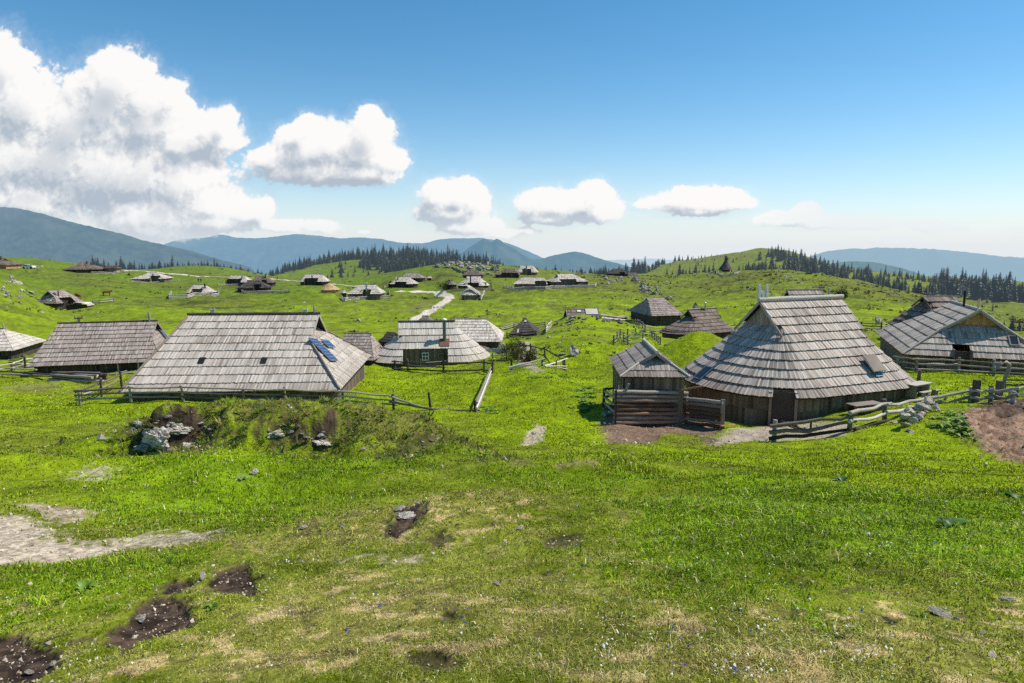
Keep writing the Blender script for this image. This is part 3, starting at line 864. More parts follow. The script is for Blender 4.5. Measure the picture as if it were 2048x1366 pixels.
                tone = np.clip(.5 + s.alt * (((np.arange(nb) + i) % 2) - .5) + rng.normal(0, s.tv, nb) + .05 * math.sin(i * 2.1 + len(name)) + np.where(rng.random(nb) < .05, rng.choice([-.32, -.22, .3], nb), 0) - .10 * (i == 0), 0, 1)
                off = rng.random((nb, 1)) * 5; wv = np.linalg.norm(br - bl, axis=1)[:, None]; hv = (t1 - t0) * slope
                z0 = np.zeros((nb, 1))
                uv = np.stack([np.concatenate([off, z0 + off], 1), np.concatenate([off + wv, z0 + off], 1), np.concatenate([off + wv, z0 + hv + off], 1), np.concatenate([off, z0 + hv + off], 1)], 1)
                k = keep
                mb.quads(np.stack([BL, BR, TR, TL], 1)[k], uv[k], tone[k])
                th = nrm * min(.05, s.lift * .6) if s.detail else nrm * s.lift * .7
                mb.quads(np.stack([BL - th, BR - th, BR, BL], 1)[k], uv[k], tone[k] * .7)
                if s.detail:
                    mb.quads(np.stack([TL - th, BL - th, BL, TL], 1)[k], uv[k], tone[k] * .6)
                    mb.quads(np.stack([BR - th, TR - th, TR, BR], 1)[k], uv[k], tone[k] * .6)
                nn = nrm * .03
                dk.quads(np.stack([bl, br, tr, tl], 1)[k] - nn[k][:, None], None, .3)
        s.roof = mb.build('roof', s.roofm, s.root)
        dk.build('roof_underside', 'deck', s.roof)
        if ridge:
            r = MB(); xe = s.h + .12
            k = 7; xx = np.linspace(-xe, xe, k)
            r.tube(np.stack([xx, np.zeros(k), np.full(k, s.hr + ridge * .9) + rng.uniform(-.012, .012, k)], 1), ridge * rng.uniform(.93, 1.05, k), 10, .6)
            r.build('ridge_beam', ridge_mat, s.root)
        if barge:
            for sx, tg in ((-1, s.tgl), (1, s.tgr)):
                if tg < .9 and ('L' if sx < 0 else 'R') in barge:
                    r = MB()
                    for sy, b in ((-1, s.bf), (1, s.bb)):
                        a = np.array([sx * (s.h + .02), 0, s.hr + .02]); c = np.array([sx * (s.h + .02), sy * b * (1 - tg + .03), s.zs(tg - .03) + .02])
                        d = c - a; L = np.linalg.norm(d); d /= L; up = np.array([0, 0, 1.0]) - d * d[2]; up /= np.linalg.norm(up)
                        R = np.stack([d, up, np.cross(d, up)], 1)
                        r.box((a + c) / 2 - up * .03, (L, .16, .05), R, .35)
                    r.build('barge_board', s.roofm if s.detail else s.roofm, s.roof)

    def make_walls(s, wb, gable_mat):
        ins = s.inset
        top = s.he + s.dz / s.bf * ins * .9
        mb = MB()
        if s.rnd:
            t = np.linspace(0, 2 * np.pi, 240, endpoint=False); ex = 2 / s.rnd
            cx = np.sign(np.cos(t)) * np.abs(np.cos(t)) ** ex; sy = np.sign(np.sin(t)) * np.abs(np.sin(t)) ** ex
            eL, eR = s.el + s.h - s.hwL - ins, s.er + s.h - s.hwR - ins
            x = np.where(cx >= 0, s.hwR + eR * cx, -s.hwL + eL * cx); y = np.where(sy < 0, (s.bf - ins) * sy, (s.bb - ins) * sy)
            pl = np.stack([x, y], 1)
        else:
            xa, xb = -s.h - s.el + ins, s.h + s.er - ins
            ya, yb = -s.bf + ins, s.bb - ins
            pl = np.array([[xa, ya], [xb, ya], [xb, yb], [xa, yb]], float)
        pl = np.concatenate([pl, pl[:1]])
        d = np.linalg.norm(np.diff(pl, axis=0), axis=1); c = np.concatenate([[0], np.cumsum(d)]); n = max(12, int(c[-1] / wb))
        ss = np.linspace(0, c[-1], n + 1); ss[1:-1] += rng.uniform(-.2, .2, n - 1) * wb
        if not s.rnd:
            ss = np.unique(np.concatenate([ss, c]))
        q = np.stack([np.interp(ss, c, pl[:, 0]), np.interp(ss, c, pl[:, 1])], 1); n = len(q) - 1
        cen = pl[:-1].mean(0)
        a, b = q[:-1], q[1:]
        nr = np.stack([(b - a)[:, 1], -(b - a)[:, 0]], 1); nr /= np.linalg.norm(nr, axis=1)[:, None] + 1e-9
        nr *= np.sign(((a + b) / 2 - cen).__mul__(nr).sum(1))[:, None]
        keep = np.ones(n, bool); mid = (a + b) / 2
        for nf, x0, x1, tn in s.notches:
            if nf == 'front':
                keep &= ~((mid[:, 0] > x0 - .02) & (mid[:, 0] < x1 + .02) & (mid[:, 1] < 0) & (mid[:, 1] < -s.bf * .55))
        tiers = ((-s.sink, top, 0.0),) if not s.detail else ((-s.sink, s.he * .52, .0), (s.he * .50, top, .04))
        for z0, z1, out in tiers:
            o = out + rng.uniform(0, .02, n)
            A = a + nr * o[:, None]; B = b + nr * o[:, None]; zb = z0 - rng.uniform(0, .05, n); zt = np.full(n, z1)
            V = np.stack([np.column_stack([A, zb]), np.column_stack([B, zb]), np.column_stack([B, zt]), np.column_stack([A, zt])], 1)
            flip = np.cross(V[:, 1] - V[:, 0], V[:, 3] - V[:, 0])[:, :2]
            off = rng.random((n, 1)) * 6; L = d[0] * 0 + np.linalg.norm(b - a, axis=1)[:, None]
            uv = np.stack([np.concatenate([off, off], 1), np.concatenate([off + L, off], 1), np.concatenate([off + L, off + (z1 - z0)], 1), np.concatenate([off, off + (z1 - z0)], 1)], 1)
            mb.quads(V[keep], uv[keep], np.clip(.5 + rng.normal(0, .22, n), 0, 1)[keep])
        # inner face of the recesses: set-back wall and cheeks
        for nf, x0, x1, tn in s.notches:
            if nf == 'front':
                yb = -s.bf * (1 - tn) + .12; zt = s.zs(tn)
                m = max(2, int((x1 - x0) / wb)); xs = np.linspace(x0, x1, m + 1)
                V = np.stack([np.column_stack([xs[:-1], np.full(m, yb), np.full(m, -s.sink)]), np.column_stack([xs[1:], np.full(m, yb), np.full(m, -s.sink)]), np.column_stack([xs[1:], np.full(m, yb), np.full(m, zt)]), np.column_stack([xs[:-1], np.full(m, yb), np.full(m, zt)])], 1)
                uv = np.tile(np.array([[0, 0], [wb, 0], [wb, zt], [0, zt]], float), (m, 1, 1)) + rng.random((m, 1, 1)) * 5
                mb.quads(V, uv, np.clip(.45 + rng.normal(0, .2, m), 0, 1))
                for xx in (x0, x1):
                    mb.poly([(xx, yb, -s.sink), (xx, -s.bf + ins, -s.sink), (xx, -s.bf + ins, top), (xx, -s.bf + .02, s.he), (xx, yb, zt)][::1], .5)
        s.wall = mb.build('wall', s.wallm, s.root)
        for sx, tg, hw, sw in ((-1, s.tgl, s.hwL, s.swL), (1, s.tgr, s.hwR, s.swR)):
            if tg < .9:
                g = MB(); t0 = max(min(sw, .97) - .12, .05)
                y0, y1 = -s.bf * (1 - t0), s.bb * (1 - t0); n = max(6, int((y1 - y0) / wb)); ys = np.linspace(y0, y1, n + 1)
                f = lambda y: s.zs(1 - np.abs(y) / np.where(y < 0, s.bf, s.bb)) - .05
                zb = s.zs(t0) - .1
                for k in range(n):
                    a_, b_ = ys[k], ys[k + 1]
                    x_ = sx * (hw + rng.uniform(0, .015)); pts = [(x_, a_, zb), (x_, b_, zb), (x_, b_, f(b_)), (x_, a_, f(a_))]
                    if a_ < 0 < b_:
                        pts = pts[:3] + [(x_, 0, s.hr - .05)] + pts[3:]
                        g.poly(pts, .5)
                    else:
                        u = rng.random(2) * 5
                        g.quads(np.array([pts]), np.array([[u, u + (wb, 0), u + (wb, 1), u + (0, 1)]]), [np.clip(.5 + rng.normal(0, .2), 0, 1)])
                g.build('gable_wall', gable_mat or s.wallm, s.root)

    # fittings laid on the roof
    def roof_box(s, name, face, px, py, w, h, thick, mat, lift=.1, parent=None, uvs=False, rot=0, frame=None, label=None):
        p, R = s.pick(face, px, py)
        if rot:
            c, q = math.cos(rot), math.sin(rot)
            R = np.stack([R[:, 0] * c + R[:, 1] * q, -R[:, 0] * q + R[:, 1] * c, R[:, 2]], 1)
        mb = MB()
        c = p + R[:, 2] * lift
        if uvs:
            a, b = R[:, 0] * w / 2, R[:, 1] * h / 2
            mb.quads(np.array([[c - a - b, c + a - b, c + a + b, c - a + b]]) + R[:, 2] * (thick / 2 + .004), np.array([[[0, 0], [w, 0], [w, h], [0, h]]]))
            o = mb.build(name, mat, parent or s.root)
            f = MB(); f.box(c, (w + .08, h + .08, thick), R); f.build('frame', frame or 'metal_grey', o)
        else:
            mb.box(c, (w, h, thick), R); o = mb.build(name, mat, parent or s.root)
            if frame:
                f = MB()
                for sx in (-1, 1):
                    f.box(c + R[:, 0] * sx * (w / 2 + .04), (.08, h + .16, thick + .03), R); f.box(c + R[:, 1] * sx * (h / 2 + .04), (w, .08, thick + .03), R)
                f.build('frame', frame, o)
        if label:
            o['label'] = label
        return o, p, R

    def flue(s, face, px, py, r, height, mat, hood=True, cap_mat=None):
        p, R = s.pick(face, px, py)
        mb = MB(); p = p - np.array([0, 0, .25])
        mb.tube([p, p + (0, 0, height * .5), p + (0, 0, height)], r, 10, .5)
        o = mb.build('chimney', mat, s.root)
        if hood:
            m2 = MB(); q = p + np.array([0, 0, height + .08])
            m2.tube([q - (0, 0, .03), q + (0, 0, .03), q + (0, 0, .16)], [r * 1.7, r * 1.7, r * .2], 10, .5)
            m2.build('chimney_cap', cap_mat or mat, o)
        return o, p


def fork(hut, x, mat='log_pale', sc=1.0, kind='H'):
    """the carved pegs that stand on a ridge"""
    mb = MB(); z = hut.hr + .1
    if kind == 'H':
        for d in (-.22, .22):
            mb.box((x + d * sc, 0, z + .38 * sc), (.12 * sc, .10 * sc, .62 * sc), None, .95)
        mb.box((x, 0, z + .34 * sc), (.34 * sc, .07 * sc, .16 * sc)); mb.box((x, 0, z + .12 * sc), (.12 * sc, .09 * sc, .30 * sc))
    elif kind == 'T':
        mb.box((x, 0, z + .15 * sc), (.2 * sc, .09 * sc, .34 * sc)); mb.box((x, 0, z + .36 * sc), (.62 * sc, .07 * sc, .10 * sc))
        for d in (-.3, .3):
            mb.box((x + d * sc, 0, z + .44 * sc), (.07 * sc, .08 * sc, .3 * sc))
    else:
        mb.tube([(x, 0, z - .1), (x + .02, 0, z + .3 * sc), (x - .02, 0, z + .72 * sc)], [.09 * sc, .10 * sc, .07 * sc], 8)
    return mb.build('ridge_ornament', mat, hut.root)


def pp(**k):
    return k


# --- the large round-ended hut on the right
hA = Hut('largest silver shingled hut with rounded ends, behind the log pen on the right', pp(x=17.63, y=41.51, z=-9.62, yaw=21.84, Lr=6.38, el=4.01, er=3.46, bf=5.0, bb=5.4, he=1.51, hr=6.30, tgl=.64, tgr=.60),
         2.1, 'silver', 'wall', .12, 11, .38, (), lift=.11, ridge=.14, ridge_mat='log_pale', gable_mat='wall_pale', cap_notch=('left', 1544, 1592), barge='L', tv=.20, alt=.34)
f_ = [k for k in hA.faces() if k[0] == 'left'][0]; um_ = (hA.cut[1] + hA.cut[2]) / 2
p_ = f_[1](np.array(um_), np.array(0.0)); d_ = f_[1](np.array(um_ + .02), np.array(0.0)) - f_[1](np.array(um_ - .02), np.array(0.0)); d_ /= np.linalg.norm(d_); n_o = np.array([d_[1], -d_[0], 0]); n_o *= np.sign(n_o @ p_); R_ = np.stack([d_, n_o, [0, 0, 1]], 1)
m = MB(); m.box(p_ * [1, 1, 0] - n_o * .36 + (0, 0, .75), (1.15, .08, 2.1), R_); m.build('door', 'wall_dark', hA.root)
m = MB(); m.box(p_ * [1, 1, 0] - n_o * .28 - d_ * .66 + (0, 0, .7), (.14, .16, 2.2), R_); m.build('door_post', 'wall', hA.root); m = MB(); m.box(p_ * [1, 1, 0] - n_o * .28 + d_ * .66 + (0, 0, .7), (.14, .16, 2.2), R_); m.build('door_post', 'wall', hA.root)
fork(hA, -3.0, 'bleached', 1.3, 'H')
hA.roof_box('skylight', 'left', 1409, 748, .62, .95, .06, 'glass', .13, frame='blue_grey')
o, p_, R_ = hA.roof_box('roof_hatch', 'front', 1741, 733, .95, 1.15, .10, 'silver', .34)
m = MB(); m.box(p_ + R_[:, 2] * .14 - R_[:, 1] * .62, (.6, .35, .05), R_); m.build('flashing', 'blue_grey', o)

# --- the gabled hut at the right edge
hC = Hut('grey hut with fresh orange boards in its gable, at the right edge', pp(x=34.93, y=52.52, z=-8.95, yaw=-110.27, Lr=8.2, el=3.99, er=1.85, bf=4.92, bb=4.11, he=1.10, hr=4.29, tgl=.70, tgr=.523),
         0, 'silver', 'wall', .13, 8, .45, (('right', -1.75, -.75, .2),), lift=.09, ridge=.09, ridge_mat='log_pale', gable_mat='orange')
m = MB()
xw = hC.h + hC.er - .42
m.box((xw, -1.25, .35), (.06, 1.0, 2.3)); m.build('door', 'wall_dark', hC.root)
m = MB(); m.box((xw + .25, -.72, .6), (.7, .06, 2.1)); m.box((xw + .25, -1.78, .6), (.7, .06, 2.1)); m.build('door_frame', 'wall', hC.root)
for sy, b in ((-1, hC.bf), (1, hC.bb)):
    m = MB(); m.tube([np.array([hC.h + .03, 0, hC.hr + .06]), np.array([hC.h + .05, sy * b * (1 - hC.tgr), hC.zs(hC.tgr) + .12]), np.array([hC.h + hC.er + .03, sy * b * 1.01, hC.he + .12])], [.075, .075, .07], 8, .55)
    m.build('hip_log', 'log_pale', hC.roof)
hC.roof_box('skylight', 'right', 2027, 683, .45, .75, .05, 'glass', .1, frame='wall_pale')
hC.flue('rear', 1928, 606, .085, 1.15, 'metal_dark', False)
fork(hC, 3.6, 'gold', 1.0, 'P')

# --- shed beside the round hut
hB = Hut('small gabled plank shed behind the log pen, left of the largest hut', pp(x=7.93, y=38.89, z=-8.31, yaw=-92.58, Lr=4.84, el=.63, er=.81, bf=1.99, bb=1.61, he=1.33, hr=2.49, tgl=.90, tgr=.524),
         0, 'grey', 'wall', .085, 4, .35, (), name='shed', cat='shed', lift=.06, ridge=.10, ridge_mat='log_pale', sink=2.2, inset=.22, gable_mat='wall_dark', wall_board=.12)
for sy, b in ((-1, hB.bf), (1, hB.bb)):
    m = MB(); m.tube([np.array([hB.h + .02, sy * b * .476, hB.zs(.524) + .06]), np.array([hB.h + hB.er + .06, sy * b * 1.02, hB.he + .07])], .055, 8, .8); m.build('hip_log', 'log_pale', hB.roof)

# --- the large hut on the left
hF = Hut('large pale hut with solar panels on its right roof slope, behind the mossy mound', pp(x=-18.52, y=48.83, z=-9.75, yaw=3.49, Lr=9.11, el=1.63, er=2.66, bf=7.09, bb=6.59, he=.66, hr=4.78, tgl=.95, tgr=.60),
         0, 'ash', 'wall', .11, 10, .7, (), lift=.085, ridge=.10, ridge_mat='log_dark', gable_mat='wall')
for px in (404, 528):
    hF.roof_box('roof_opening', 'front', px, 723, .38, .62, .03, 'black', .10)
hF.roof_box('solar_panel', 'right', 643, 703, 1.25, 2.15, .06, 'solar', .2, uvs=True, rot=-.28, label='long row of blue solar cells on the roof slope')
hF.roof_box('solar_panel', 'right', 653, 691, 1.2, .72, .06, 'solar', .2, uvs=True, rot=-.28, label='small square blue solar panel on the roof slope')
for sx, e, tg in ((1, hF.er, hF.tgr), (-1, hF.el, hF.tgl)):
    for sy, b in ((-1, hF.bf), (1, hF.bb)):
        a = np.array([sx * hF.h, sy * b * (1 - tg), hF.zs(tg) + .12]); c = np.array([sx * (hF.h + e), sy * b, hF.he + .14])
        m = MB(); m.tube([a, (a + c) / 2 + (0, 0, .02), c], .075, 8, .35); m.build('hip_board', 'log', hF.roof)
fork(hF, -2.9, 'log_pale', .6, 'H'); fork(hF, 3.6, 'log_pale', .6, 'H'); fork(hF, 4.25, 'log_pale', .8, 'P')

# --- brown-grey hut behind it
hG = Hut('long brownish hut with a blue panel, left behind the pale hut', pp(x=-36.83, y=61.94, z=-11.15, yaw=14.39, Lr=8.0, el=1.05, er=1.25, bf=4.69, bb=6.0, he=1.03, hr=4.14, tgl=.95, tgr=.55),
         0, 'grey', 'wall_dark', .11, 10, .5, (), lift=.09, ridge=.08, ridge_mat='log_dark', gable_mat='wall_dark')
hG.roof_box('solar_panel', 'right', 325, 671, .6, 2.0, .06, 'solar', .2, uvs=True, rot=-.2)
fork(hG, -2.4, 'log', 1.0, 'T'); fork(hG, 3.4, 'log_pale', 1.1, 'P')
for px_ in (1.8, 3.4):
    m = MB(); m.box((px_, -hG.bf + .1, .1), (.12, .12, 1.9)); m.build('eave_post', 'log', hG.root)

hH = Hut('pale shingled hut cut off by the left edge', pp(x=-57.6, y=72.7, z=-11.9, yaw=12, Lr=5.73, el=3.0, er=2.3, bf=3.9, bb=4.2, he=1.0, hr=2.9, tgl=.9, tgr=.88), 0, 'pale', 'wall_dark', .22, 7, .5, (), lift=.08, ridge=.07)
fork(hH, 1.4, 'log_pale', .8, 'T'); fork(hH, 2.7, 'log_pale', .8, 'P')

# --- middle hut with the tall flue
def lx(h, px, Y, z=0.0):
    q = h.to_local(P(px, 690, Y)); return q[0]


hJ = Hut('silver oval hut with a tall green flue and a white barred window', pp(x=-8.62, y=68.54, z=-11.94, yaw=6.38, Lr=5.52, el=3.20, er=3.82, bf=3.5, bb=4.5, he=.62, hr=4.25, tgl=.62, tgr=.9),
         2.2, 'pale', 'wall', .12, 6, .45, (('front', -2.45, 2.0, .335),), lift=.10, ridge=.10, ridge_mat='log_dark')
hJ.flue('front', 889, 683, .17, 2.35, 'metal_teal', True, 'white')
p_, R_ = hJ.pick('front', 889, 683)
m = MB(); m.box(p_ + R_[:, 2] * .13 - R_[:, 1] * .2, (.95, .9, .05), R_); m.build('flue_flashing', 'copper', hJ.root)
yb_ = -hJ.bf * (1 - .335)
m = MB(); m.box((-.15, yb_ - .03, 1.1), (.66, .05, .78)); w_ = m.build('window', 'white', hJ.root)
m = MB()
for i in range(2):
    for j in range(2):
        m.box((-.15 + (i - .5) * .29, yb_ - .06, 1.1 + (j - .5) * .35), (.22, .03, .27))
m.build('pane', 'glass', w_)
m = MB(); m.box((1.35, yb_ - .03, 1.1), (.5, .05, .6)); w_ = m.build('window', 'wall_pale', hJ.root)
m = MB(); m.box((1.35, yb_ - .06, 1.1), (.38, .03, .46)); m.build('pane', 'glass', w_)
m = MB()
for z_ in (.1, .42, .68):
    m.tube([(-.6, -hJ.bf + .3, z_ - .08), (2.0, -hJ.bf + .3, z_ + .08)], .045, 6)
for x_ in (-.6, 2.0):
    m.box((x_, -hJ.bf + .3, .2), (.09, .09, 1.5))
m.build('gate', 'log', hJ.root)
m = MB()
t_ = np.linspace(0, 2 * np.pi, 60)
for a_, b_ in zip(t_[:-1], t_[1:]):
    for k_ in range(2):
        ex_, ey_ = hJ.el + hJ.h - hJ.hwL - .40, hJ.bf - .36
        q_ = [(np.sign(np.cos(v)) * hJ.hwL + ex_ * np.cos(v), (ey_ if np.sin(v) < 0 else hJ.bb - .36) * np.sin(v)) for v in (a_, b_)]
        if not (-2.5 < q_[0][0] < 2.05 and q_[0][1] < 0):
            c_ = (np.array(q_[0]) + q_[1]) / 2
            m.box((c_[0], c_[1], -.35 + .38 * k_), (.55 + rng.uniform(-.1, .1), .22, .36), np.array([[math.cos(a_ + 1.6), -math.sin(a_ + 1.6), 0], [math.sin(a_ + 1.6), math.cos(a_ + 1.6), 0], [0, 0, 1]]))
m.build('stone_base', 'rock', hJ.root)

hK = Hut('pale gabled roof close behind the oval hut with the green flue', pp(x=-4.6, y=77.0, z=-11.5, yaw=-1.6, Lr=3.6, el=1.0, er=1.75, bf=3.95, bb=4, he=1.1, hr=3.15, tgl=.6, tgr=.9), 0, 'pale', 'wall_dark', .2, 8, .4, (), lift=.08, ridge=.07)
hI = Hut('low brown roof squeezed between the pale hut and the oval hut', pp(x=-15.2, y=66.8, z=-11.9, yaw=-4, Lr=2.6, el=1.4, er=.9, bf=2.6, bb=2.6, he=1.0, hr=3.25, tgl=.9, tgr=.9), 0, 'grey', 'wall_dark', .16, 9, .4, (), name='shed', cat='shed', lift=.06, ridge=.05)
hI2 = Hut('low brown roof showing between the brownish hut and the pale hut', pp(x=-33.5, y=74.0, z=-11.8, yaw=6, Lr=5, el=1.2, er=1.2, bf=3, bb=3, he=1.0, hr=2.85, tgl=.9, tgr=.9), 0, 'brown', 'wall_dark', .22, 7, .4, (), name='shed', cat='shed', lift=.07, ridge=.06)
q = hit1(778, 692, 60); hJs = Hut('tiny dark lean shed left behind the oval hut', pp(x=-14.6, y=82, z=G(-14.6, 82), yaw=-35, Lr=1.4, el=.5, er=.5, bf=1.2, bb=1.2, he=.7, hr=1.75, tgl=.6, tgr=.6), 0, 'dark', 'wall_dark', .2, 4, .1, (), name='shed', cat='shed', lift=.05, ridge=.04, inset=.15)

# --- huts on the right, behind
hN = Hut('brown hipped hut with a dark board wall, right of the stone wall', pp(x=25.56, y=121.65, z=-13.8, yaw=13.1, Lr=3.27, el=1.33, er=1.37, bf=5.25, bb=5.26, he=1.75, hr=4.4, tgl=.9, tgr=.9), 0, 'grey', 'wall_dark', .22, 10, .5, (), lift=.09, ridge=.07)
hO = Hut('dark brown round-ended hut behind the grassy knoll, left of the largest hut', pp(x=27.4, y=98.2, z=-13.6, yaw=30, Lr=5.3, el=4.2, er=2.7, bf=3.2, bb=3.5, he=1.31, hr=4.4, tgl=.60, tgr=.62), 2.2, 'brown', 'wall_dark', .17, 7, .55, (), lift=.10, ridge=.12, ridge_mat='log')
q, _ = hO.pick('rear', 1425, 617); hO.flue('front', 1410, 622, .12, 1.3, 'metal_grey')
hD = Hut('ragged dark shingled hut behind the grey hut at the right edge', pp(x=42.88, y=68.42, z=-9.5, yaw=7.4, Lr=3.64, el=1.9, er=3.5, bf=3.53, bb=4.14, he=1.35, hr=4.36, tgl=.67, tgr=.6), 2.3, 'brown', 'wall_pale', .26, 6, .5, (), lift=.16, ridge=.05)
hE = Hut('grey roof peeping over the ridge of the largest hut', pp(x=33.4, y=78, z=-10.1, yaw=6, Lr=4.1, el=2.2, er=3.2, bf=3.6, bb=3.6, he=1.2, hr=5.0, tgl=.7, tgr=.9), 2.2, 'grey', 'wall_dark', .2, 8, .5, (), lift=.08, ridge=.08)
hE.flue('front', 1657, 590, .08, .9, 'metal_grey')
hL = Hut('small black tent-shaped hut with rails around it', pp(x=1.88, y=99.7, z=-13.1, yaw=-8, Lr=.5, el=1.7, er=1.8, bf=2.9, bb=3, he=.42, hr=2.45, tgl=.9, tgr=.9), 0, 'dark', 'wall_dark', .2, 7, .3, (), lift=.06, ridge=.05)
hL.roof_box('roof_hatch', 'front', 1036, 663, .22, .8, .05, 'log_pale', .1); hL.roof_box('roof_hatch', 'front', 1051, 643, .3, .4, .05, 'log_pale', .1)
hM = Hut('half-sunken dark hut with a light patch on its roof, among boulders', pp(x=11.4, y=111, z=-13.9, yaw=6, Lr=5.4, el=1.6, er=.5, bf=3.6, bb=3.3, he=.75, hr=3.5, tgl=.5, tgr=.9), 0, 'brown', 'wall_dark', .22, 6, .6, (), lift=.07, ridge=.06)
hM.roof_box('roof_patch', 'front', 1183, 624, 2.0, 1.3, .06, 'pale', .12); hM.roof_box('roof_patch', 'front', 1158, 623, .6, .4, .06, 'white', .12)


# --- huts scattered over the far pasture
def far(label, L, R, ridge_row, base_row, Y, rl, rr, yaw=0, roof='pale', wall='wall_dark', tg=(.6, .6), rnd=0, recess=None, name='herdsman_hut', cat='hut', deep=.40, chim=None, he=1.25, gable_mat=None, nc=6):
    pxm = (L + R) / 2; k = Y / FPX
    W = (R - L) * k * 1.02; Lr = (rr - rl) * k * 1.02
    b = W * deep; mid = (rl + rr) / 2
    x = ray(mid, base_row)[0] * (Y + b)
    z = float(P(pxm, base_row, Y)[2])
    hr = ray(mid, ridge_row)[2] * (Y + b) - z
    h = Hut(label, pp(x=x, y=Y + b, z=z, yaw=yaw, Lr=Lr, el=max(.3, (rl - L) * k), er=max(.3, (R - rr) * k), bf=b, bb=b, he=he, hr=max(hr, he + .8), tgl=tg[0], tgr=tg[1]), rnd, roof, wall, .42, nc, .5,
            () if not recess else (('front', (recess[0] - mid) * k, (recess[1] - mid) * k, recess[2]),), name=name, cat=cat, lift=.12, ridge=.10, ridge_mat='log', detail=False, wall_board=.5, gable_mat=gable_mat)
    if chim:
        h.flue('front', chim[0], chim[1], .2, chim[2], chim[3] if len(chim) > 3 else 'metal_dark')
    return h


far('brown hut with orange timber wall at the far left edge', -40, 36, 517, 538, 232, -6, 12, 0, 'brown', 'orange', (.7, .6), chim=(2, 519, 1.2))
f1 = far('dark brown hut on the skyline beside the wood, left', 137, 206, 525, 546, 262, 160, 182, 14, 'brown', 'wall_dark', (.6, .6), chim=(174, 528, 1.2))
far('little brown gabled shed right of the dark skyline hut', 211, 241, 532, 547, 268, 213, 238, -8, 'brown', 'wall_pale', (.9, .6), name='shed', cat='shed', he=1.9, deep=.3)
far('bleached hut with one dark doorway below the long gravel road', 272, 338, 545, 565, 257, 298, 314, 8, 'pale', 'wall', (.8, .9), 0, (309, 326, .5), chim=(306, 552, .8))
h5 = Hut('brown hut with a black gable and a barrel shed, on the left pasture', pp(x=-101.74, y=152.4, z=-14.2, yaw=72, Lr=3.75, el=1.22, er=1.85, bf=3.73, bb=3.90, he=1.5, hr=4.1, tgl=.52, tgr=.9), 0, 'grey', 'wall_dark', .35, 7, .5, (('front', -1.3, 1.5, .5),), lift=.1, ridge=.08, detail=False, wall_board=.4)
h5.flue('front', 117, 593, .13, 1.3, 'metal_dark')
h5.roof_box('skylight', 'front', 108, 588, .6, .6, .05, 'solar', .2); h5.roof_box('skylight', 'left', 102, 602, .35, .4, .05, 'white', .15)
far('bleached hut with a wide dark front behind a plank fence', 375, 432, 570, 595, 192, 389, 413, 0, 'pale', 'wall', (.9, .9), 2.3, (393, 416, .55), chim=(410, 576, 1.3))
far('pale hut with a long shaded front below the end of the gravel road', 456, 503, 551, 572, 246, 464, 492, 0, 'pale', 'wall_dark', (.7, .8), 0, (459, 489, .45), chim=(484, 557, 1.0))
far('nearly black hut in front of its brown neighbour', 478, 541, 561, 585, 206, 497, 520, 10, 'dark', 'wall_dark', (.8, .9), 0, (511, 525, .42))
far('brown hut right behind the nearly black one', 508, 550, 553, 573, 242, 512, 532, 6, 'brown', 'wall_dark', (.6, .9), 0, (526, 537, .42), chim=(531, 556, 1.4))
far('silver hut with a dark porch, left behind the golden cone roof', 601, 660, 549, 571, 242, 612, 646, 0, 'pale', 'wall_dark', (.9, .9), 2.2, (614, 641, .48), chim=(624, 557, 1.2))
far('cone-shaped hut with a new golden shingle roof', 640, 680, 566, 587, 201, 658, 661, 0, 'gold', 'orange', (.95, .95), 2.0, he=.9, deep=.5)
far('narrow dark outhouse with a pale tilted roof', 682, 695, 579, 598, 197, 686, 688, -38, 'pale', 'wall_dark', (.95, .6), 0, name='outhouse', cat='shed', he=1.7, deep=.5, nc=3)
far('silver hut with a thin flue and a fenced yard above the bare bank', 698, 768, 570, 600, 187, 721, 754, 0, 'pale', 'wall', (.9, .75), 0, (730, 747, .42), he=1.6, chim=(733, 581, 2.2, 'metal_grey'))
far('white-grey hut with a black front, below its weathered neighbour', 778, 838, 554, 576, 232, 793, 821, -6, 'pale', 'wall_dark', (.7, .8), 2.2, (782, 822, .40), chim=(796, 560, 1.0))
far('weathered grey hut just behind the white-grey one', 804, 850, 546, 564, 262, 812, 834, -4, 'grey', 'wall_dark', (.7, .9), 0, he=1.4)
far('tiny pale pointed hut on the slope below the crag', 852, 865, 553, 561, 270, 857, 860, 0, 'pale', 'wall_dark', (.9, .9), 2.0, name='hay_hut', cat='hut', he=.9, deep=.5, nc=3)
h16 = far('bleached hut with a tall flue and an upright dark vent, under the crag', 913, 980, 553, 580, 217, 934, 962, 0, 'pale', 'wall_dark', (.8, .8), 2.3, (936, 974, .38), chim=(941, 566, 2.6))
far('small dark shed with scrub around it, left of the bleached hut under the crag', 893, 914, 561, 579, 207, 898, 905, -20, 'grey', 'wall_dark', (.6, .6), 0, name='shed', cat='shed', he=1.4, deep=.45)
h18 = far('little round hut with a plank slab leaning out of its roof', 920, 963, 575, 601, 187, 936, 943, 0, 'pale', 'wall', (.95, .95), 2.0, he=1.4, deep=.48)
m = MB()
for k_, dx in enumerate((-.2, .35)):
    a = np.array([-.2 + dx, -1.0, h18.hr + .6 - k_ * .3]); c = np.array([2.6 + dx, -2.0, h18.he + .5]); d = c - a; L_ = np.linalg.norm(d); d /= L_; up = np.array([.3, -.5, 1.0]); up -= d * (d @ up); up /= np.linalg.norm(up)
    m.box((a + c) / 2, (L_, .9, .12), np.stack([d, np.cross(up, d), up], 1))
m.build('leaning_slab', 'pale', h18.root)
far('dark hut tucked under the crag, left of two others', 924, 968, 541, 557, 268, 936, 955, 0, 'brown', 'wall_dark', (.7, .7), 0)
far('brown hut at the right foot of the crag', 990, 1040, 538, 556, 268, 1004, 1030, -4, 'brown', 'wall_dark', (.6, .8), 0, (1004, 1038, .36))
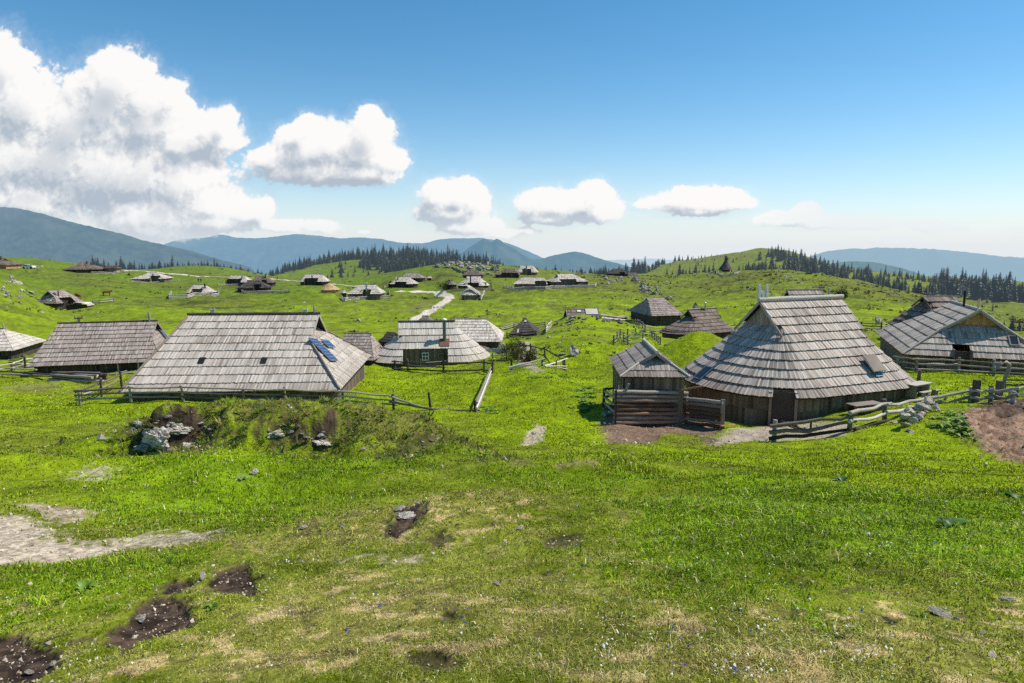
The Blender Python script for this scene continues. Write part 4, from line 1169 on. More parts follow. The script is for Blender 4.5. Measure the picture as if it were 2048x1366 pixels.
far('silver hut highest on the right of the crag', 1030, 1077, 531, 551, 288, 1040, 1066, 0, 'pale', 'wall', (.8, .9), 2.3, (1044, 1062, .46), chim=(1053, 537, 1.2))
far('pale hut with a crooked roof edge, left one of the fenced pair', 1027, 1095, 555, 578, 216, 1044, 1088, -4, 'pale', 'wall', (.9, .8), 0, (1070, 1094, .46), he=1.5)
far('pale hut with a dark gable, right one of the fenced pair', 1097, 1172, 548, 576, 216, 1113, 1148, 12, 'pale', 'wall', (.6, .85), 0, (1112, 1146, .40), he=1.9)
far('dark hut alone on the ridge above the rubble slope', 1214, 1256, 538, 553, 322, 1224, 1246, 0, 'dark', 'wall_dark', (.7, .7), 0, (1236, 1246, .4))
far('flat pinkish roof beside the dark hut on the ridge', 1254, 1280, 546, 557, 312, 1256, 1272, 0, 'brown', 'wall', (.9, .9), 0, name='shed', cat='shed', he=.5)
far('grey roof corner low behind the knoll of boulders', 836, 866, 636, 648, 112, 846, 856, 0, 'grey', 'wall_dark', (.9, .9), 0, name='shed', cat='shed', he=.35)

# --- barrel-roofed shed by the left pasture hut
c_ = P(160, 616, 150); t = thing('barrel_shed', 'low barrel-roofed shed beside the brown hut on the left pasture', 'shed', c_, .1)
m = MB(); n_b = 14
for i in range(n_b):
    a0, a1 = np.pi * i / n_b, np.pi * (i + 1) / n_b
    f_ = lambda a, y: np.array([-math.cos(a) * 2.3, y, .55 + math.sin(a) * .75])
    m.quads(np.array([[f_(a0, -1.4), f_(a1, -1.4), f_(a1, 1.6), f_(a0, 1.6)]]), None, [rng.random()])
m.build('roof', 'pale', t)
m = MB(); m.box((0, 0, .05), (4.4, 2.6, 1.2)); m.build('wall', 'wall_dark', t)

# --- the chapel
c_ = P(1451, 546, 383); t = thing('shingled_chapel', 'dark wooden chapel with a pointed belfry on the right-hand rise', 'chapel', c_)
prof = [(3.9, 1.9), (3.1, 3.1), (2.2, 4.4), (1.35, 5.8), (.95, 6.9)]
m = MB(); ns = 22
for (r0, z0), (r1, z1) in zip(prof[:-1], prof[1:]):
    for i in range(ns):
        a0, a1 = 2 * np.pi * i / ns, 2 * np.pi * (i + 1) / ns
        f_ = lambda r, a, z: (r * math.cos(a), r * math.sin(a), z)
        m.quads(np.array([[f_(r0 + .12, a0, z0 - .1), f_(r0 + .12, a1, z0 - .1), f_(r1, a1, z1), f_(r1, a0, z1)]]), None, [np.clip(.5 + rng.normal(0, .25), 0, 1)])
m.build('roof', 'dark', t)
m = MB(); m.tube([(0, 0, -.5), (0, 0, 2.2)], 2.3, 16, .4); m.build('wall', 'wall_dark', t)
m = MB(); m.box((0, 0, 7.3), (1.1, 1.1, 1.5)); b_ = m.build('belfry', 'wall_dark', t)
m = MB()
for i in range(4):
    a0, a1 = np.pi / 4 + np.pi / 2 * i, np.pi / 4 + np.pi / 2 * (i + 1)
    m.quads(np.array([[(1.15 * math.cos(a0), 1.15 * math.sin(a0), 7.9), (1.15 * math.cos(a1), 1.15 * math.sin(a1), 7.9), (0, 0, 10.1)]]), None, [.5])
m.build('spire', 'dark', b_)
for i in range(8):
    m = MB(); a0 = 2 * np.pi * i / 8 + .2; m.box((3.3 * math.cos(a0), 3.3 * math.sin(a0), .7), (.22, .22, 2.6)); m.build('post', 'wall_dark', t)
m = MB(); m.box((0, -2.32, .7), (.9, .08, 1.6)); m.build('door', 'wall', t)

# --- wayside shrine and trail post
c_ = P(931, 641, 108); c_[2] = G(c_[0], c_[1]); t = thing('wayside_shrine', 'small roofed wooden shrine on a post above the flue hut', 'shrine', c_)
m = MB(); m.box((0, 0, .7), (.18, .18, 1.6)); m.build('post', 'wall_dark', t)
m = MB(); m.box((0, 0, 1.35), (.45, .2, .6)); m.build('case', 'wall', t)
m = MB()
for s_ in (-1, 1):
    d = np.array([s_ * .75, 0, -.66]); d /= np.linalg.norm(d); m.box(np.array([s_ * .3, 0, 1.82]), (.85, .7, .06), np.stack([d, [0, 1, 0], np.cross(d, [0, 1, 0])], 1))
m.build('roof', 'dark', t)
for x_ in (-.85, .9):
    m = MB(); m.box((x_, .1, .35), (.09, .09, .9)); m.build('side_post', 'log_pale', t)
c_ = P(974, 632, 118); c_[2] = G(c_[0], c_[1]); t = thing('trail_post', 'thin grey trail post alone on the slope right of the shrine', 'post', c_)
m = MB(); m.tube([(0, 0, -.2), (.02, 0, 2.3)], .05, 6); m.build('pole', 'log', t)
m = MB(); m.box((0, -.05, 1.85), (.45, .03, .3)); m.build('board', 'log', t)


# ------------------------------------------------------------------ fences
def fence(name, label, posts, rails, pmat='log_dark', rmat='log', pr=.075, rr=.055, group=None, cat='fence', sag=.016, over=.25, ymin=30, square=False):
    """posts: (px, base row, height m[, Y]); rails: (post i, post j, height at i, height at j)"""
    B = []
    for p in posts:
        if len(p) > 3:
            q = P(p[0], p[1], p[3]); q[2] = G(q[0], q[1])
        else:
            q = hit1(p[0], p[1], ymin)
        B.append(q)
    B = np.array(B); root = thing(name, label, cat, B[0], 0, group); o = B[0]
    for q, p in zip(B, posts):
        if p[2] <= 0:
            continue
        m = MB(); lean = rng.normal(0, .03, 2)
        if square:
            m.box(q - o + (0, 0, p[2] / 2 - .1), (pr * 2, pr * 2, p[2] + .2))
        else:
            m.tube([q - o - (0, 0, .25), q - o + (lean[0], lean[1], p[2] * .6), q - o + (lean[0] * 1.6, lean[1] * 1.6, p[2])], [pr * 1.05, pr, pr * .92], 8)
        m.build('post', pmat, root)
    for r in rails:
        i, j, a, b = r[:4]
        A, C = B[i] - o + (0, 0, a), B[j] - o + (0, 0, b); d = C - A; L = np.linalg.norm(d); d /= L
        side = np.array([d[1], -d[0], 0]); side = side / (np.linalg.norm(side) + 1e-9) * pr * (1 if side[1] < 0 else -1)
        A = A - d * over + side; C = C + d * over + side
        k = 6; s = np.linspace(0, 1, k)
        pts = A + (C - A) * s[:, None]; pts[1:-1] += rng.normal(0, sag, (k - 2, 3)) * np.array([.6, .6, 1]); pts[:, 2] -= np.sin(s * np.pi) * sag
        m = MB(); m.tube(pts, rr * np.linspace(1.1, .85, k) * rng.uniform(.92, 1.1, k), 7); m.build('rail', r[4] if len(r) > 4 else rmat, root)
    return root


# round the yard of the large pale hut
fence('rail_fence', 'dark rail fence along the foot of the large pale hut', [(160, 806, 1.0, 41.4), (262, 803, 1.05, 41.3), (367, 800, 1.05, 41.2), (487, 800, 1.0, 41.2), (569, 800, 1.05, 41.3), (685, 805, 1.05, 41.6), (787, 811, 1.05, 41.8)],
      [(i, i + 1, h_, h_) for i in range(6) for h_ in (.34, .62, .92)][0:18], 'log', 'log', .075, .06)
fence('rail_fence', 'short rail fence running back along the left side of the large pale hut', [(160, 806, .9, 41.8), (203, 792, 1.25, 44.5), (244, 775, 1.25, 48.5)], [(0, 1, .5, .55), (1, 2, .55, .6), (0, 1, .8, .9), (1, 2, .95, .95)], 'log_dark', 'log', .08, .06)
fence('rail_fence', 'broken rail fence with a fallen rail at the right of the pale hut yard', [(787, 811, .6, 41.7), (862, 820, 1.12, 40.7), (951, 814, .75, 41.3), (957, 806, .55, 42.2), (980, 757, .5, 55)], [(0, 1, .85, .05), (0, 1, .5, .1), (1, 2, .12, .15), (2, 4, .65, .75, 'log_pale'), (2, 4, .3, .42, 'log_pale'), (2, 4, .05, .15, 'log_pale')], 'log_dark', 'log', .075, .07)
fence('rail_fence', 'dark rail fence in front of the oval hut with the green flue', [(790, 742, .9, 62.5), (817, 743, 1.1, 62), (887, 747, 1.15, 60.5), (968, 753, 1.0, 57.5), (984, 756, 1.0, 56.2)], [(i, i + 1, h_, h_) for i in range(4) for h_ in (.15, .8)] + [(0, 1, .5, .5), (1, 2, .5, .5)], 'log_dark', 'log_dark', .1, .07)
fence('rail_fence', 'dark rail fence beside the pale path, sloping down to the right', [(1036, 716, .1, 66), (1062, 718, 1.2, 64.5), (1090, 727, 1.25, 62), (1106, 738, .3, 59), (1127, 737, 1.1, 59.5)], [(0, 1, 1.0, 1.0), (1, 2, 1.0, 1.0), (2, 4, 1.05, .95), (0, 1, .45, .45), (1, 2, .45, .45), (2, 3, .45, .1)], 'log_dark', 'log_dark', .08, .06)
fence('pasture_gate', 'bleached rails of the open pasture gate, right of the short gate panel', [(1090, 748, .05, 56.3), (1131, 732, 1.05, 60), (1112, 741, .7, 58)], [(0, 1, .1, 1.0), (0, 2, .05, .2), (2, 1, .2, .35), (0, 2, .0, .05), (2, 1, .05, .12)], 'log_dark', 'log_pale', .07, .07, cat='gate')
fence('pasture_gate', 'short bleached gate panel between two dark posts, by the path', [(1023, 749, 1.0, 56.3), (1084, 746, .75, 57)], [(0, 1, .35, .66), (0, 1, .25, .30), (0, 1, .02, .02)], 'log_dark', 'log_pale', .085, .065, cat='gate')

# in front of the round hut
fence('rail_fence', 'heavy bleached rail fence in front of the largest hut', [(1547, 888, 1.0), (1697, 872, .95), (1770, 843, 1.1), (1863, 808, .85), (1940, 803, .85), (1981, 805, .9), (2024, 806, .6)],
      [(0, 1, .20, .15, 'log_dark'), (0, 1, .50, .50, 'log_dark'), (0, 1, .80, .85, 'log_dark'), (1, 2, .18, .05, 'log_dark'), (1, 2, .55, .48), (1, 2, .92, .90), (2, 3, .50, .05), (2, 3, .88, .42), (3, 4, .40, .68), (3, 4, .05, .25), (4, 5, .62, .70), (4, 5, .25, .28), (5, 6, .70, .78), (5, 6, .30, .45), (4, 6, -.1, .1)], 'log', 'log_pale', .11, .085, sag=.05)
fence('tall_post', 'tall dark post standing at the right corner of the largest hut', [(1838, 770, 1.35, 40)], [], 'log_dark', pr=.11, cat='post')
fence('tall_post', 'tall dark broad post behind the bleached rail fence', [(1951, 795, 1.25, 36.5)], [], 'log_dark', pr=.14, cat='post', square=True)
fence('tall_post', 'shorter dark post beside the crooked cane, right', [(1996, 800, 1.05, 37)], [], 'log_dark', pr=.13, cat='post', square=True)
c_ = hit1(2002, 790, 30); t = thing('crooked_pole', 'crooked pole bent over at the top like a walking cane', 'pole', c_)
m = MB(); m.tube([(0, 0, -.2), (.05, 0, .6), (.18, 0, 1.1), (.30, 0, 1.5), (.28, 0, 1.75), (.10, 0, 1.9), (-.15, 0, 1.87), (-.32, 0, 1.7), (-.38, 0, 1.5)], [.10, .10, .10, .11, .11, .12, .12, .11, .09], 9); m.build('shaft', 'log', t)
fence('rail_fence', 'low dark rails leading out of the picture, right of the crooked pole', [(2008, 786, .75, 40), (2062, 790, .75, 40.5)], [(0, 1, .35, .35), (0, 1, .65, .65)], 'log_dark', 'log_dark')
fence('rail_fence', 'short pale rail fence at the right edge above the dung heap', [(2035, 800, .75, 37.2), (2085, 803, .75, 37.5), (2018, 799, .5, 37.2)], [(2, 0, .4, .5), (0, 1, .5, .5), (2, 0, .1, .15), (0, 1, .15, .15)], 'log', 'log_pale')
fence('rail_fence', 'grey rail fence in front of the gabled hut at the right edge', [(1792, 742, .9, 49), (1830, 747, 1.0, 47.5), (1916, 753, 1.1, 46.5), (1986, 757, 1.15, 45.8), (2080, 762, 1.1, 45)], [(i, i + 1, h_, h_) for i in range(4) for h_ in (.22, .58, .92)], 'log', 'log', .085, .06)
fence('rail_fence', 'slanting rails joining the gabled hut and its grey fence', [(1962, 738, 1.0, 50), (1986, 757, .2, 45.9)], [(0, 1, .95, .9), (0, 1, .6, .4), (0, 1, .2, .1)], 'log', 'log_pale', .06, .05)
# log pen
def log_wall(name, label, a, b, n, r, mat='log_red', lift=0.0):
    A = hit1(*a, 28); B = hit1(*b, 28); root = thing(name, label, 'log wall', A)
    for k in range(n):
        d = (B - A) / np.linalg.norm(B - A); kk = 6; s = np.linspace(0, 1, kk)
        pts = (B - A) * s[:, None]; pts[:, 2] += lift + r + k * r * 2.06
        pts += rng.normal(0, .014, pts.shape); pts[0] -= d * rng.uniform(.05, .2); pts[-1] += d * rng.uniform(.0, .15)
        m = MB(); m.tube(pts, r * rng.uniform(.86, .98, kk), 9); m.build('log', mat if k < n - 2 else 'log', root)
    return root, A, B


r1, A1, B1 = log_wall('log_pen_wall', 'front wall of stacked reddish logs, left of the round hut', (1232, 848), (1372, 848), 8, .112)
m = MB(); m.box((-.05, -.12, .9), (.09, .06, 1.9)); m.box(B1 - A1 + (0, .14, .8), (.1, .1, 1.9)); m.build('post', 'log_dark', r1)
m = MB(); m.box((.55, .1, 1.9), (.1, .06, .5), np.array([[.94, 0, .34], [0, 1, 0], [-.34, 0, .94]])); m.box((.12, .1, 1.85), (.05, .05, .4)); m.build('stake', 'log_pale', r1)
r2, A2, B2 = log_wall('log_pen_wall', 'side wall of split logs ending in a tall board, nearest the round hut', (1374, 849), (1440, 858), 7, .105)
m = MB(); m.box(B2 - A2 + (.08, -.05, .72), (.22, .09, 1.7)); m.build('end_board', 'log', r2)
a_ = B1 + (-.8, .0, 1.72); b_ = P(1396, 772, 35.2)
t = thing('loose_pole', 'loose peeled pole resting across the corner of the log pen', 'pole', a_); m = MB(); m.tube([(0, 0, 0), (b_ - a_) * .5, b_ - a_ + (.3, 0, 0)], [.05, .06, .05], 8, .7); m.build('shaft', 'log_red', t)
fence('rail_fence', 'three slanting rails at the left side of the log pen', [(1207, 787, 1.15, 40.5), (1232, 848, 1.3, 35.2), (1229, 778, 1.2, 42.5)], [(0, 1, .95, 1.25), (0, 1, .60, .85), (0, 1, .25, .45), (0, 2, 1.1, 1.1), (0, 2, .6, .6)], 'log_dark', 'log', .08, .07)
c_ = P(1450, 862, 34); c_[2] = G(c_[0], c_[1]); t = thing('plank', 'loose yellowish plank on the ground beside the pen end board', 'plank', c_); m = MB(); m.box((.25, .3, .12), (1.1, .16, .05), np.array([[.85, -.5, .1], [.5, .85, 0], [-.1, 0, 1]])); m.build('board', 'orange', t)
c_ = hit1(1211, 848, 28); t = thing('stake', 'thin bare stake stuck in the mud in front of the log pen', 'stake', hit1(1241, 846, 28) + (0, -.25, 0)); m = MB(); m.tube([(0, 0, -.1), (-.03, 0, .4)], .03, 6); m.build('shaft', 'log', t)

# yard things
c_ = hit1(1630, 872, 28); t = thing('wooden_trough', 'low wooden trough on the yard behind the heavy rail fence', 'trough', P(1725, 838, 35.8) * [1, 1, 0] + [0, 0, float(G(P(1725, 838, 35.8)[0], 35.8))], .35)
m = MB(); m.box((0, 0, .18), (1.9, .7, .06)); m.box((0, -.32, .32), (1.9, .06, .3)); m.box((0, .32, .32), (1.9, .06, .3)); m.build('box', 'log_red', t); m = MB(); m.box((.1, 0, .52), (1.95, .75, .05)); m.build('lid', 'log', t)
c_ = P(1600, 880, 32.2); t = thing('wooden_sledge', 'broken dark sledge frame leaning inside the heavy rail fence', 'sledge', (c_[0], 32.6, float(G(c_[0], 32.6))), -.2)
m = MB()
for y_ in (-.25, .25):
    m.tube([(-.7, y_, .5), (.2, y_, .18), (.8, y_, .05)], .05, 7)
for x_ in (-.4, .0, .4):
    m.box((x_, 0, .34 - x_ * .3), (.08, .6, .05))
m.box((.62, 0, .35), (.08, .1, .6)); m.build('frame', 'log_dark', t)
c_ = P(1842, 800, 38.2); t = thing('plank_table', 'plank table with benches beside the right end of the largest hut', 'table', (c_[0], 38.6, float(G(c_[0], 38.6))), .5)
m = MB(); m.box((0, 0, .74), (1.7, .75, .06)); m.build('table_top', 'log_pale', t)
for x_ in (-.6, .6):
    m = MB(); m.box((x_, 0, .35), (.1, .6, .75)); m.build('leg', 'log', t)
for y_ in (-.7, .7):
    m = MB(); m.box((0, y_, .42), (1.7, .28, .05)); m.box((-.6, y_, .2), (.08, .2, .42)); m.box((.6, y_, .2), (.08, .2, .42)); m.build('bench', 'log', t)
c_ = hit1(999, 720, 40); t = thing('picnic_bench', 'grey plank bench with a back plank beside the tall rock', 'bench', c_, .02)
m = MB(); m.box((0, .1, .45), (1.5, .32, .06)); m.build('seat', 'log_pale', t); m = MB(); m.box((0, .45, .85), (1.5, .06, .4)); m.build('backrest', 'log_pale', t); m = MB(); m.box((0, -.3, .12), (1.45, .2, .05)); m.build('foot_board', 'log_pale', t)
for x_ in (-.65, .65):
    m = MB(); m.box((x_, .2, .25), (.09, .5, .7)); m.build('leg', 'log_dark', t)


def logs(label, group, items, name='log'):
    for i, (a, b, r, mat, up) in enumerate(items):
        A = np.array(a, float); B = np.array(b, float)
        A[2] = G(A[0], A[1]) + r + up; B[2] = G(B[0], B[1]) + r + up
        t = MB(); k = 5; s = np.linspace(0, 1, k); pts = (B - A) * s[:, None] + rng.normal(0, .02, (k, 3))
        t.tube(pts, r * rng.uniform(.9, 1.08, k), 8); o = t.build(name, mat); o.location = A; tag(o, label, 'log', group)


it = []
for i in range(16):
    px0 = 85 + rng.uniform(0, 25) + (i % 3) * 5; px1 = 205 + rng.uniform(-30, 12); Y0 = 52.5 + (i % 5) * .42 + rng.uniform(-.1, .1)
    it.append((P(px0, 700, Y0 + 1.2), P(px1, 700, Y0 - .3 + rng.uniform(-.3, .3)), rng.uniform(.07, .12), ('log_pale', 'log_red', 'log', 'log_dark')[i % 4], .2 * (i // 5)))
logs('peeled log in the untidy stack in front of the long brownish hut', 'logs stacked in front of the brownish hut', it)
logs('long thin pole lying in the grass left of the log stack', 'poles lying left of the log stack', [(P(-40, 700, 56.5 + k * .25), P(150 - k * 20, 700, 54 + k * .3), .06, ('log', 'log_dark')[k % 2], .25 * (k // 2) + .1) for k in range(5)])
logs('short log lying in the yard right of the log stack', 'logs right of the log stack', [(P(215, 700, 56), P(250 + 9 * k, 700, 57.5 - k * .6), .08, 'log', 0) for k in range(3)])
logs('dark log in the low stack in front of the gabled hut', 'logs stacked by the grey fence at the right', [(P(1858, 700, 47.6 + .28 * (k % 3)), P(1922, 700, 47.4 + .28 * (k % 3)), .11, ('log', 'log_dark')[k % 2], .2 * (k // 3)) for k in range(7)])
logs('weathered beam in the row between the stone wall and the brown hipped hut', 'beams beside the stone wall', [(P(1192 + 8 * k, 640, 118 + k), P(1250, 640, 124 + k), .16, ('log_pale', 'log')[k % 2], .3 * (k % 2)) for k in range(4)])
logs('pale slab lying on the grass behind the low brown roof', 'slabs behind the low brown roof', [(P(717, 670, 72), P(741, 668, 78), .2, 'log_pale', .15)])
fence('rail_fence', 'crooked rail fence with a forked post at the left edge', [(-20, 722, .8, 59), (20, 708, .9, 61), (47, 700, 1.1, 63), (76, 694, 1.1, 65), (90, 688, 1.3, 67)], [(0, 1, .6, .7), (1, 2, .7, .8), (2, 3, .8, .9), (3, 4, .8, .9), (0, 1, .3, .3), (1, 2, .35, .35), (2, 3, .35, .4)], 'log_dark', 'log_pale', .09, .07)
# farther fences
def low_fence(label, pts, h=.9, n_rails=2, mat='log_pale', pmat='log', ymin=60, step=2.6, rr=.07):
    W = np.array([hit1(p[0], p[1], ymin, 420) for p in pts]); P_ = []
    for a, b in zip(W[:-1], W[1:]):
        k = max(1, int(np.linalg.norm(b - a) / step))
        k = min(k, 9)
        for i in range(k):
            P_.append(a + (b - a) * i / k)
    P_.append(W[-1]); B = np.array(P_); B[:, 2] = G(B[:, 0], B[:, 1]); root = thing('rail_fence', label, 'fence', B[0]); o = B[0]
    for q in B:
        m = MB(); m.box(q - o + (0, 0, h * .5), (.14, .14, h * 1.1)); m.build('post', pmat, root)
    for a, b in zip(B[:-1], B[1:]):
        for r in range(n_rails):
            z = h * (r + .8) / n_rails * .95; m = MB(); m.tube([a - o + (0, -.1, z), (a + b) / 2 - o + (0, -.1, z - .04), b - o + (0, -.1, z)], rr, 5, cap=False); m.build('rail', mat, root)
    return root


low_fence('plank fence round the yard of the bleached hut with the wide front', [(343, 589), (338, 598), (375, 597), (437, 594), (438, 584)], 1.1, 3, rr=.13)
low_fence('pale rails below the nearly black hut', [(474, 581), (490, 588), (545, 587), (580, 585)], .9, 3, rr=.1)
low_fence('rails left of the pale hut with the long shaded front', [(436, 572), (470, 572), (500, 571)], .8, 2)
low_fence('rails left of the bleached hut below the gravel road', [(262, 565), (280, 566), (318, 567)], .8, 2)
low_fence('rails right of the bleached hut below the gravel road', [(336, 563), (362, 562)], .7, 2)
low_fence('bent plank fence round the outhouse and the silver hut above the bare bank', [(683, 597), (690, 603), (720, 600), (780, 597), (779, 585)], 1.0, 3, rr=.1)
low_fence('rails left of the white-grey hut with the black front', [(768, 577), (784, 569)], 1.0, 3, rr=.1)
low_fence('rails round the bleached hut under the crag', [(902, 582), (935, 583), (985, 580), (982, 566)], 1.0, 3, 'log')
low_fence('leaning pale rails right of the little round hut', [(961, 601), (969, 588)], 1.2, 3, rr=.12)
low_fence('long pale fence below the fenced pair of huts', [(1008, 576), (1030, 581), (1090, 579), (1130, 577), (1190, 575), (1192, 571)], 1.0, 3, rr=.12)
low_fence('rails round the chapel mound', [(1418, 547), (1440, 550), (1468, 549), (1478, 545)], .9, 2, rr=.16)
low_fence('rails right of the barrel shed on the left pasture', [(186, 609), (200, 607), (228, 604)], 1.0, 2, rr=.1)
low_fence('rails right of the dark skyline hut at the left', [(183, 548), (225, 549), (240, 547)], .9, 2, rr=.1)
low_fence('rails right of the white car at the far left', [(64, 537), (86, 535)], .9, 2, rr=.1)
low_fence('dark rails along the front of the black tent-shaped hut', [(1014, 676), (1040, 674), (1072, 671), (1094, 661)], .75, 2, 'log_dark', 'log_dark')
low_fence('white pasture gate between the tent-shaped hut and the boulders', [(1091, 667), (1103, 652)], 1.1, 4, 'log_pale', rr=.08)
low_fence('rails left behind the black tent-shaped hut', [(1000, 662), (1028, 655), (1090, 655)], .9, 3, 'log')
low_fence('grey rail corner on the slope behind the small plank shed', [(1227, 689), (1240, 676), (1255, 690), (1285, 688)], 1.0, 3, 'log', rr=.045)
low_fence('grey rails by the boulder below the brown round-ended hut', [(1255, 672), (1300, 672), (1320, 690)], .9, 2, 'log', rr=.045)
low_fence('grey rails behind the largest hut, left of the upright boulder', [(1697, 655), (1722, 660), (1762, 662), (1800, 650)], 1.0, 3, 'log')
low_fence('rail behind the left shoulder of the largest hut', [(1352, 722), (1380, 712)], 1.0, 2, 'log')
low_fence('rails in front of the brown hipped hut', [(1262, 648), (1290, 664), (1330, 668)], 1.0, 2, 'log')

# ------------------------------------------------------------------ rocks
import bmesh


def rock_meshes(prefix, n, mat, seed, sub=3, flat=.7, crag=0.0):
    out = []
    for k in range(n):
        bm = bmesh.new(); bmesh.ops.create_icosphere(bm, subdivisions=sub, radius=1.0)
        V = np.array([v.co[:] for v in bm.verts]); r = np.random.default_rng(seed + k)
        for _ in range(11):                                   # cleaved faces
            d = r.normal(size=3); d /= np.linalg.norm(d); c = r.uniform(.45, .82)
            q = V @ d; V = V - np.maximum(q - c, 0)[:, None] * d * .93
        nv = V / (np.linalg.norm(V, axis=1)[:, None] + 1e-9)
        s = 13.7 * (seed + k)
        V = V + nv * (.16 * perlin(V[:, 0] * 1.7 + s, V[:, 1] * 1.7, V[:, 2] * 1.7) + .09 * perlin(V[:, 0] * 4 + s, V[:, 1] * 4, V[:, 2] * 4) - .10 * np.abs(perlin(V[:, 0] * 2.6 + s, V[:, 1] * 2.6, V[:, 2] * 6.0)))[:, None]
        if crag:                                              # fissured, ledged outcrop face
            q = V.copy(); st = np.abs(perlin(q[:, 0] * 2.2 + s, q[:, 1] * 2.2, q[:, 2] * 4.5)) + .6 * np.abs(perlin(q[:, 0] * 6 + s, q[:, 1] * 6, q[:, 2] * 9)) + .35 * np.abs(perlin(q[:, 0] * 14 + s, q[:, 1] * 14, q[:, 2] * 16))
            V = V + nv * (crag * (st - .55) + .25 * perlin(q[:, 0] * 1.2 + s, q[:, 1] * 1.2, q[:, 2] * 1.2))[:, None]; V[:, 2] += .05 * np.sin(q[:, 2] * 15)
        V *= np.array([1, r.uniform(.6, .95), r.uniform(.5, .8) * flat / .7])
        for v, c in zip(bm.verts, V):
            v.co = c
        me = bpy.data.meshes.new(prefix); bm.to_mesh(me); bm.free(); me.materials.append(M[mat]); out.append(me)
    return out


RK = {'rock': rock_meshes('rock', 6, 'rock', 3), 'pale': rock_meshes('rock', 5, 'rock_pale', 21), 'dark': rock_meshes('rock', 4, 'rock_dark', 41), 'tall': rock_meshes('rock', 4, 'rock', 61, 4, 1.15), 'cliff': rock_meshes('rock', 4, 'rock_pale', 81, 5, .8, .30)}
for k_ in RK['rock'] + RK['pale'] + RK['dark']:
    pass


def rock(label, px, py, wpx, kind='rock', hf=1.0, group=None, ymin=3, ymax=900, name='rock', sink=.25, at=None, rz=None):
    q = hit1(px, py, ymin, ymax) if at is None else np.array(at, float)
    s = wpx * q[1] / FPX / 2 if wpx else hf
    me = RK[kind][int(rng.integers(len(RK[kind])))]
    o = link(name, me); o.location = q + (0, 0, s * hf * (.5 - sink)); o.scale = (s, s * rng.uniform(.7, 1.0), s * hf)
    o.rotation_euler = (rng.normal(0, .15), rng.normal(0, .15), rng.uniform(0, 6.28) if rz is None else rz)
    return tag(o, label, 'rock', group)


def scatter(label, group, n, poly, w, kind='rock', hf=(.6, 1.2), ymin=60, ymax=420, name='rock'):
    """n rocks inside a pixel outline"""
    xs = [p[0] for p in poly]; ys = [p[1] for p in poly]; k = 0; g = 0
    while k < n and g < n * 30:
        g += 1
        px, py = rng.uniform(min(xs), max(xs)), rng.uniform(min(ys), max(ys))
        if poly_dist(np.array([px]), np.array([py]), poly)[0] < 0:
            continue
        rock(label, px, py, (w[0] + (w[1] - w[0]) * rng.random() ** 2.0) * (1.3 if ymin > 60 else 1), kind if isinstance(kind, str) else kind[int(rng.integers(len(kind)))], rng.uniform(*hf), group, ymin, ymax, name); k += 1


rock('big grey boulder standing alone in the meadow right of the path', 1146, 711, 33, 'tall', .95, ymin=40, name='boulder')
rock('long low boulder leaning against the big grey one', 1120, 711, 34, 'rock', .55, ymin=40, name='boulder')
rock('tall fissured rock behind the picnic bench', 1003, 706, 40, 'tall', 1.0, ymin=60, name='boulder'); rock('darker rock at the left shoulder of the fissured rock', 972, 704, 34, 'dark', .9, ymin=60, name='boulder'); rock('round stone below the fissured rock', 1021, 712, 12, 'rock', .9, ymin=50, name='boulder')
rock('dark stone half under the eave between the oval hut and the rock', 955, 700, 26, 'dark', .8, ymin=60, name='boulder')
rock('low dark rocks right of the pale hut, behind the low brown roof', 745, 695, 26, 'dark', .7, ymin=60, name='boulder', group='dark rocks between pale hut and oval hut'); rock('low dark rocks right of the pale hut, behind the low brown roof', 728, 690, 18, 'dark', .7, ymin=60, name='boulder', group='dark rocks between pale hut and oval hut')
rock('upright dark boulder by the rails behind the largest hut', 1757, 647, 26, 'tall', 1.2, ymin=40, name='boulder'); rock('dark pointed rock behind the dark brown round-ended hut', 1392, 622, 20, 'tall', 1.25, ymin=90, name='boulder')
rock('dark boulder below the dark brown round-ended hut', 1331, 696, 22, 'dark', 1.1, ymin=60, name='boulder'); rock('brown stone on the meadow above the big grey boulder', 1098, 675, 12, 'rock', .7, ymin=60, name='boulder')
for px, py, w in ((1092, 689, 8), (1119, 686, 9), (1165, 690, 9), (1181, 688, 13), (1199, 686, 10)):
    rock('small brown stone in the meadow above the big grey boulder', px, py, w, 'dark', .6, 'stones above the big grey boulder', 50)
rock('black rock on the crest of the right-hand rise', 1619, 548, 14, 'dark', .9, ymin=200, name='boulder'); rock('dark flat rock on the pasture left of the road bend', 848, 597, 26, 'dark', .35, ymin=100, name='boulder')
rock('dark rock in the middle of the slope below the chapel', 1496, 575, 11, 'dark', .8, ymin=100, name='boulder')
# dry walls
scatter('dark stone in the dry wall left of the brown hipped hut', 'stones of the dry wall', 26, [(1178, 628), (1195, 626), (1222, 636), (1224, 644), (1210, 645), (1180, 632)], (6, 11), 'dark', (.8, 1.1), 80, 200, 'wall_stone')
scatter('dark stone heaped at the corner of the brown hipped hut', 'stones heaped at the brown hipped hut', 16, [(1233, 636), (1256, 634), (1258, 648), (1233, 648)], (7, 12), 'dark', (.8, 1.1), 80, 200, 'wall_stone')
scatter('stone under the half-sunken dark hut', 'stones round the half-sunken hut', 26, [(1100, 648), (1125, 636), (1180, 634), (1170, 645), (1125, 655), (1105, 656)], (5, 16), ('dark', 'rock'), (.6, 1.1), 60, 160)
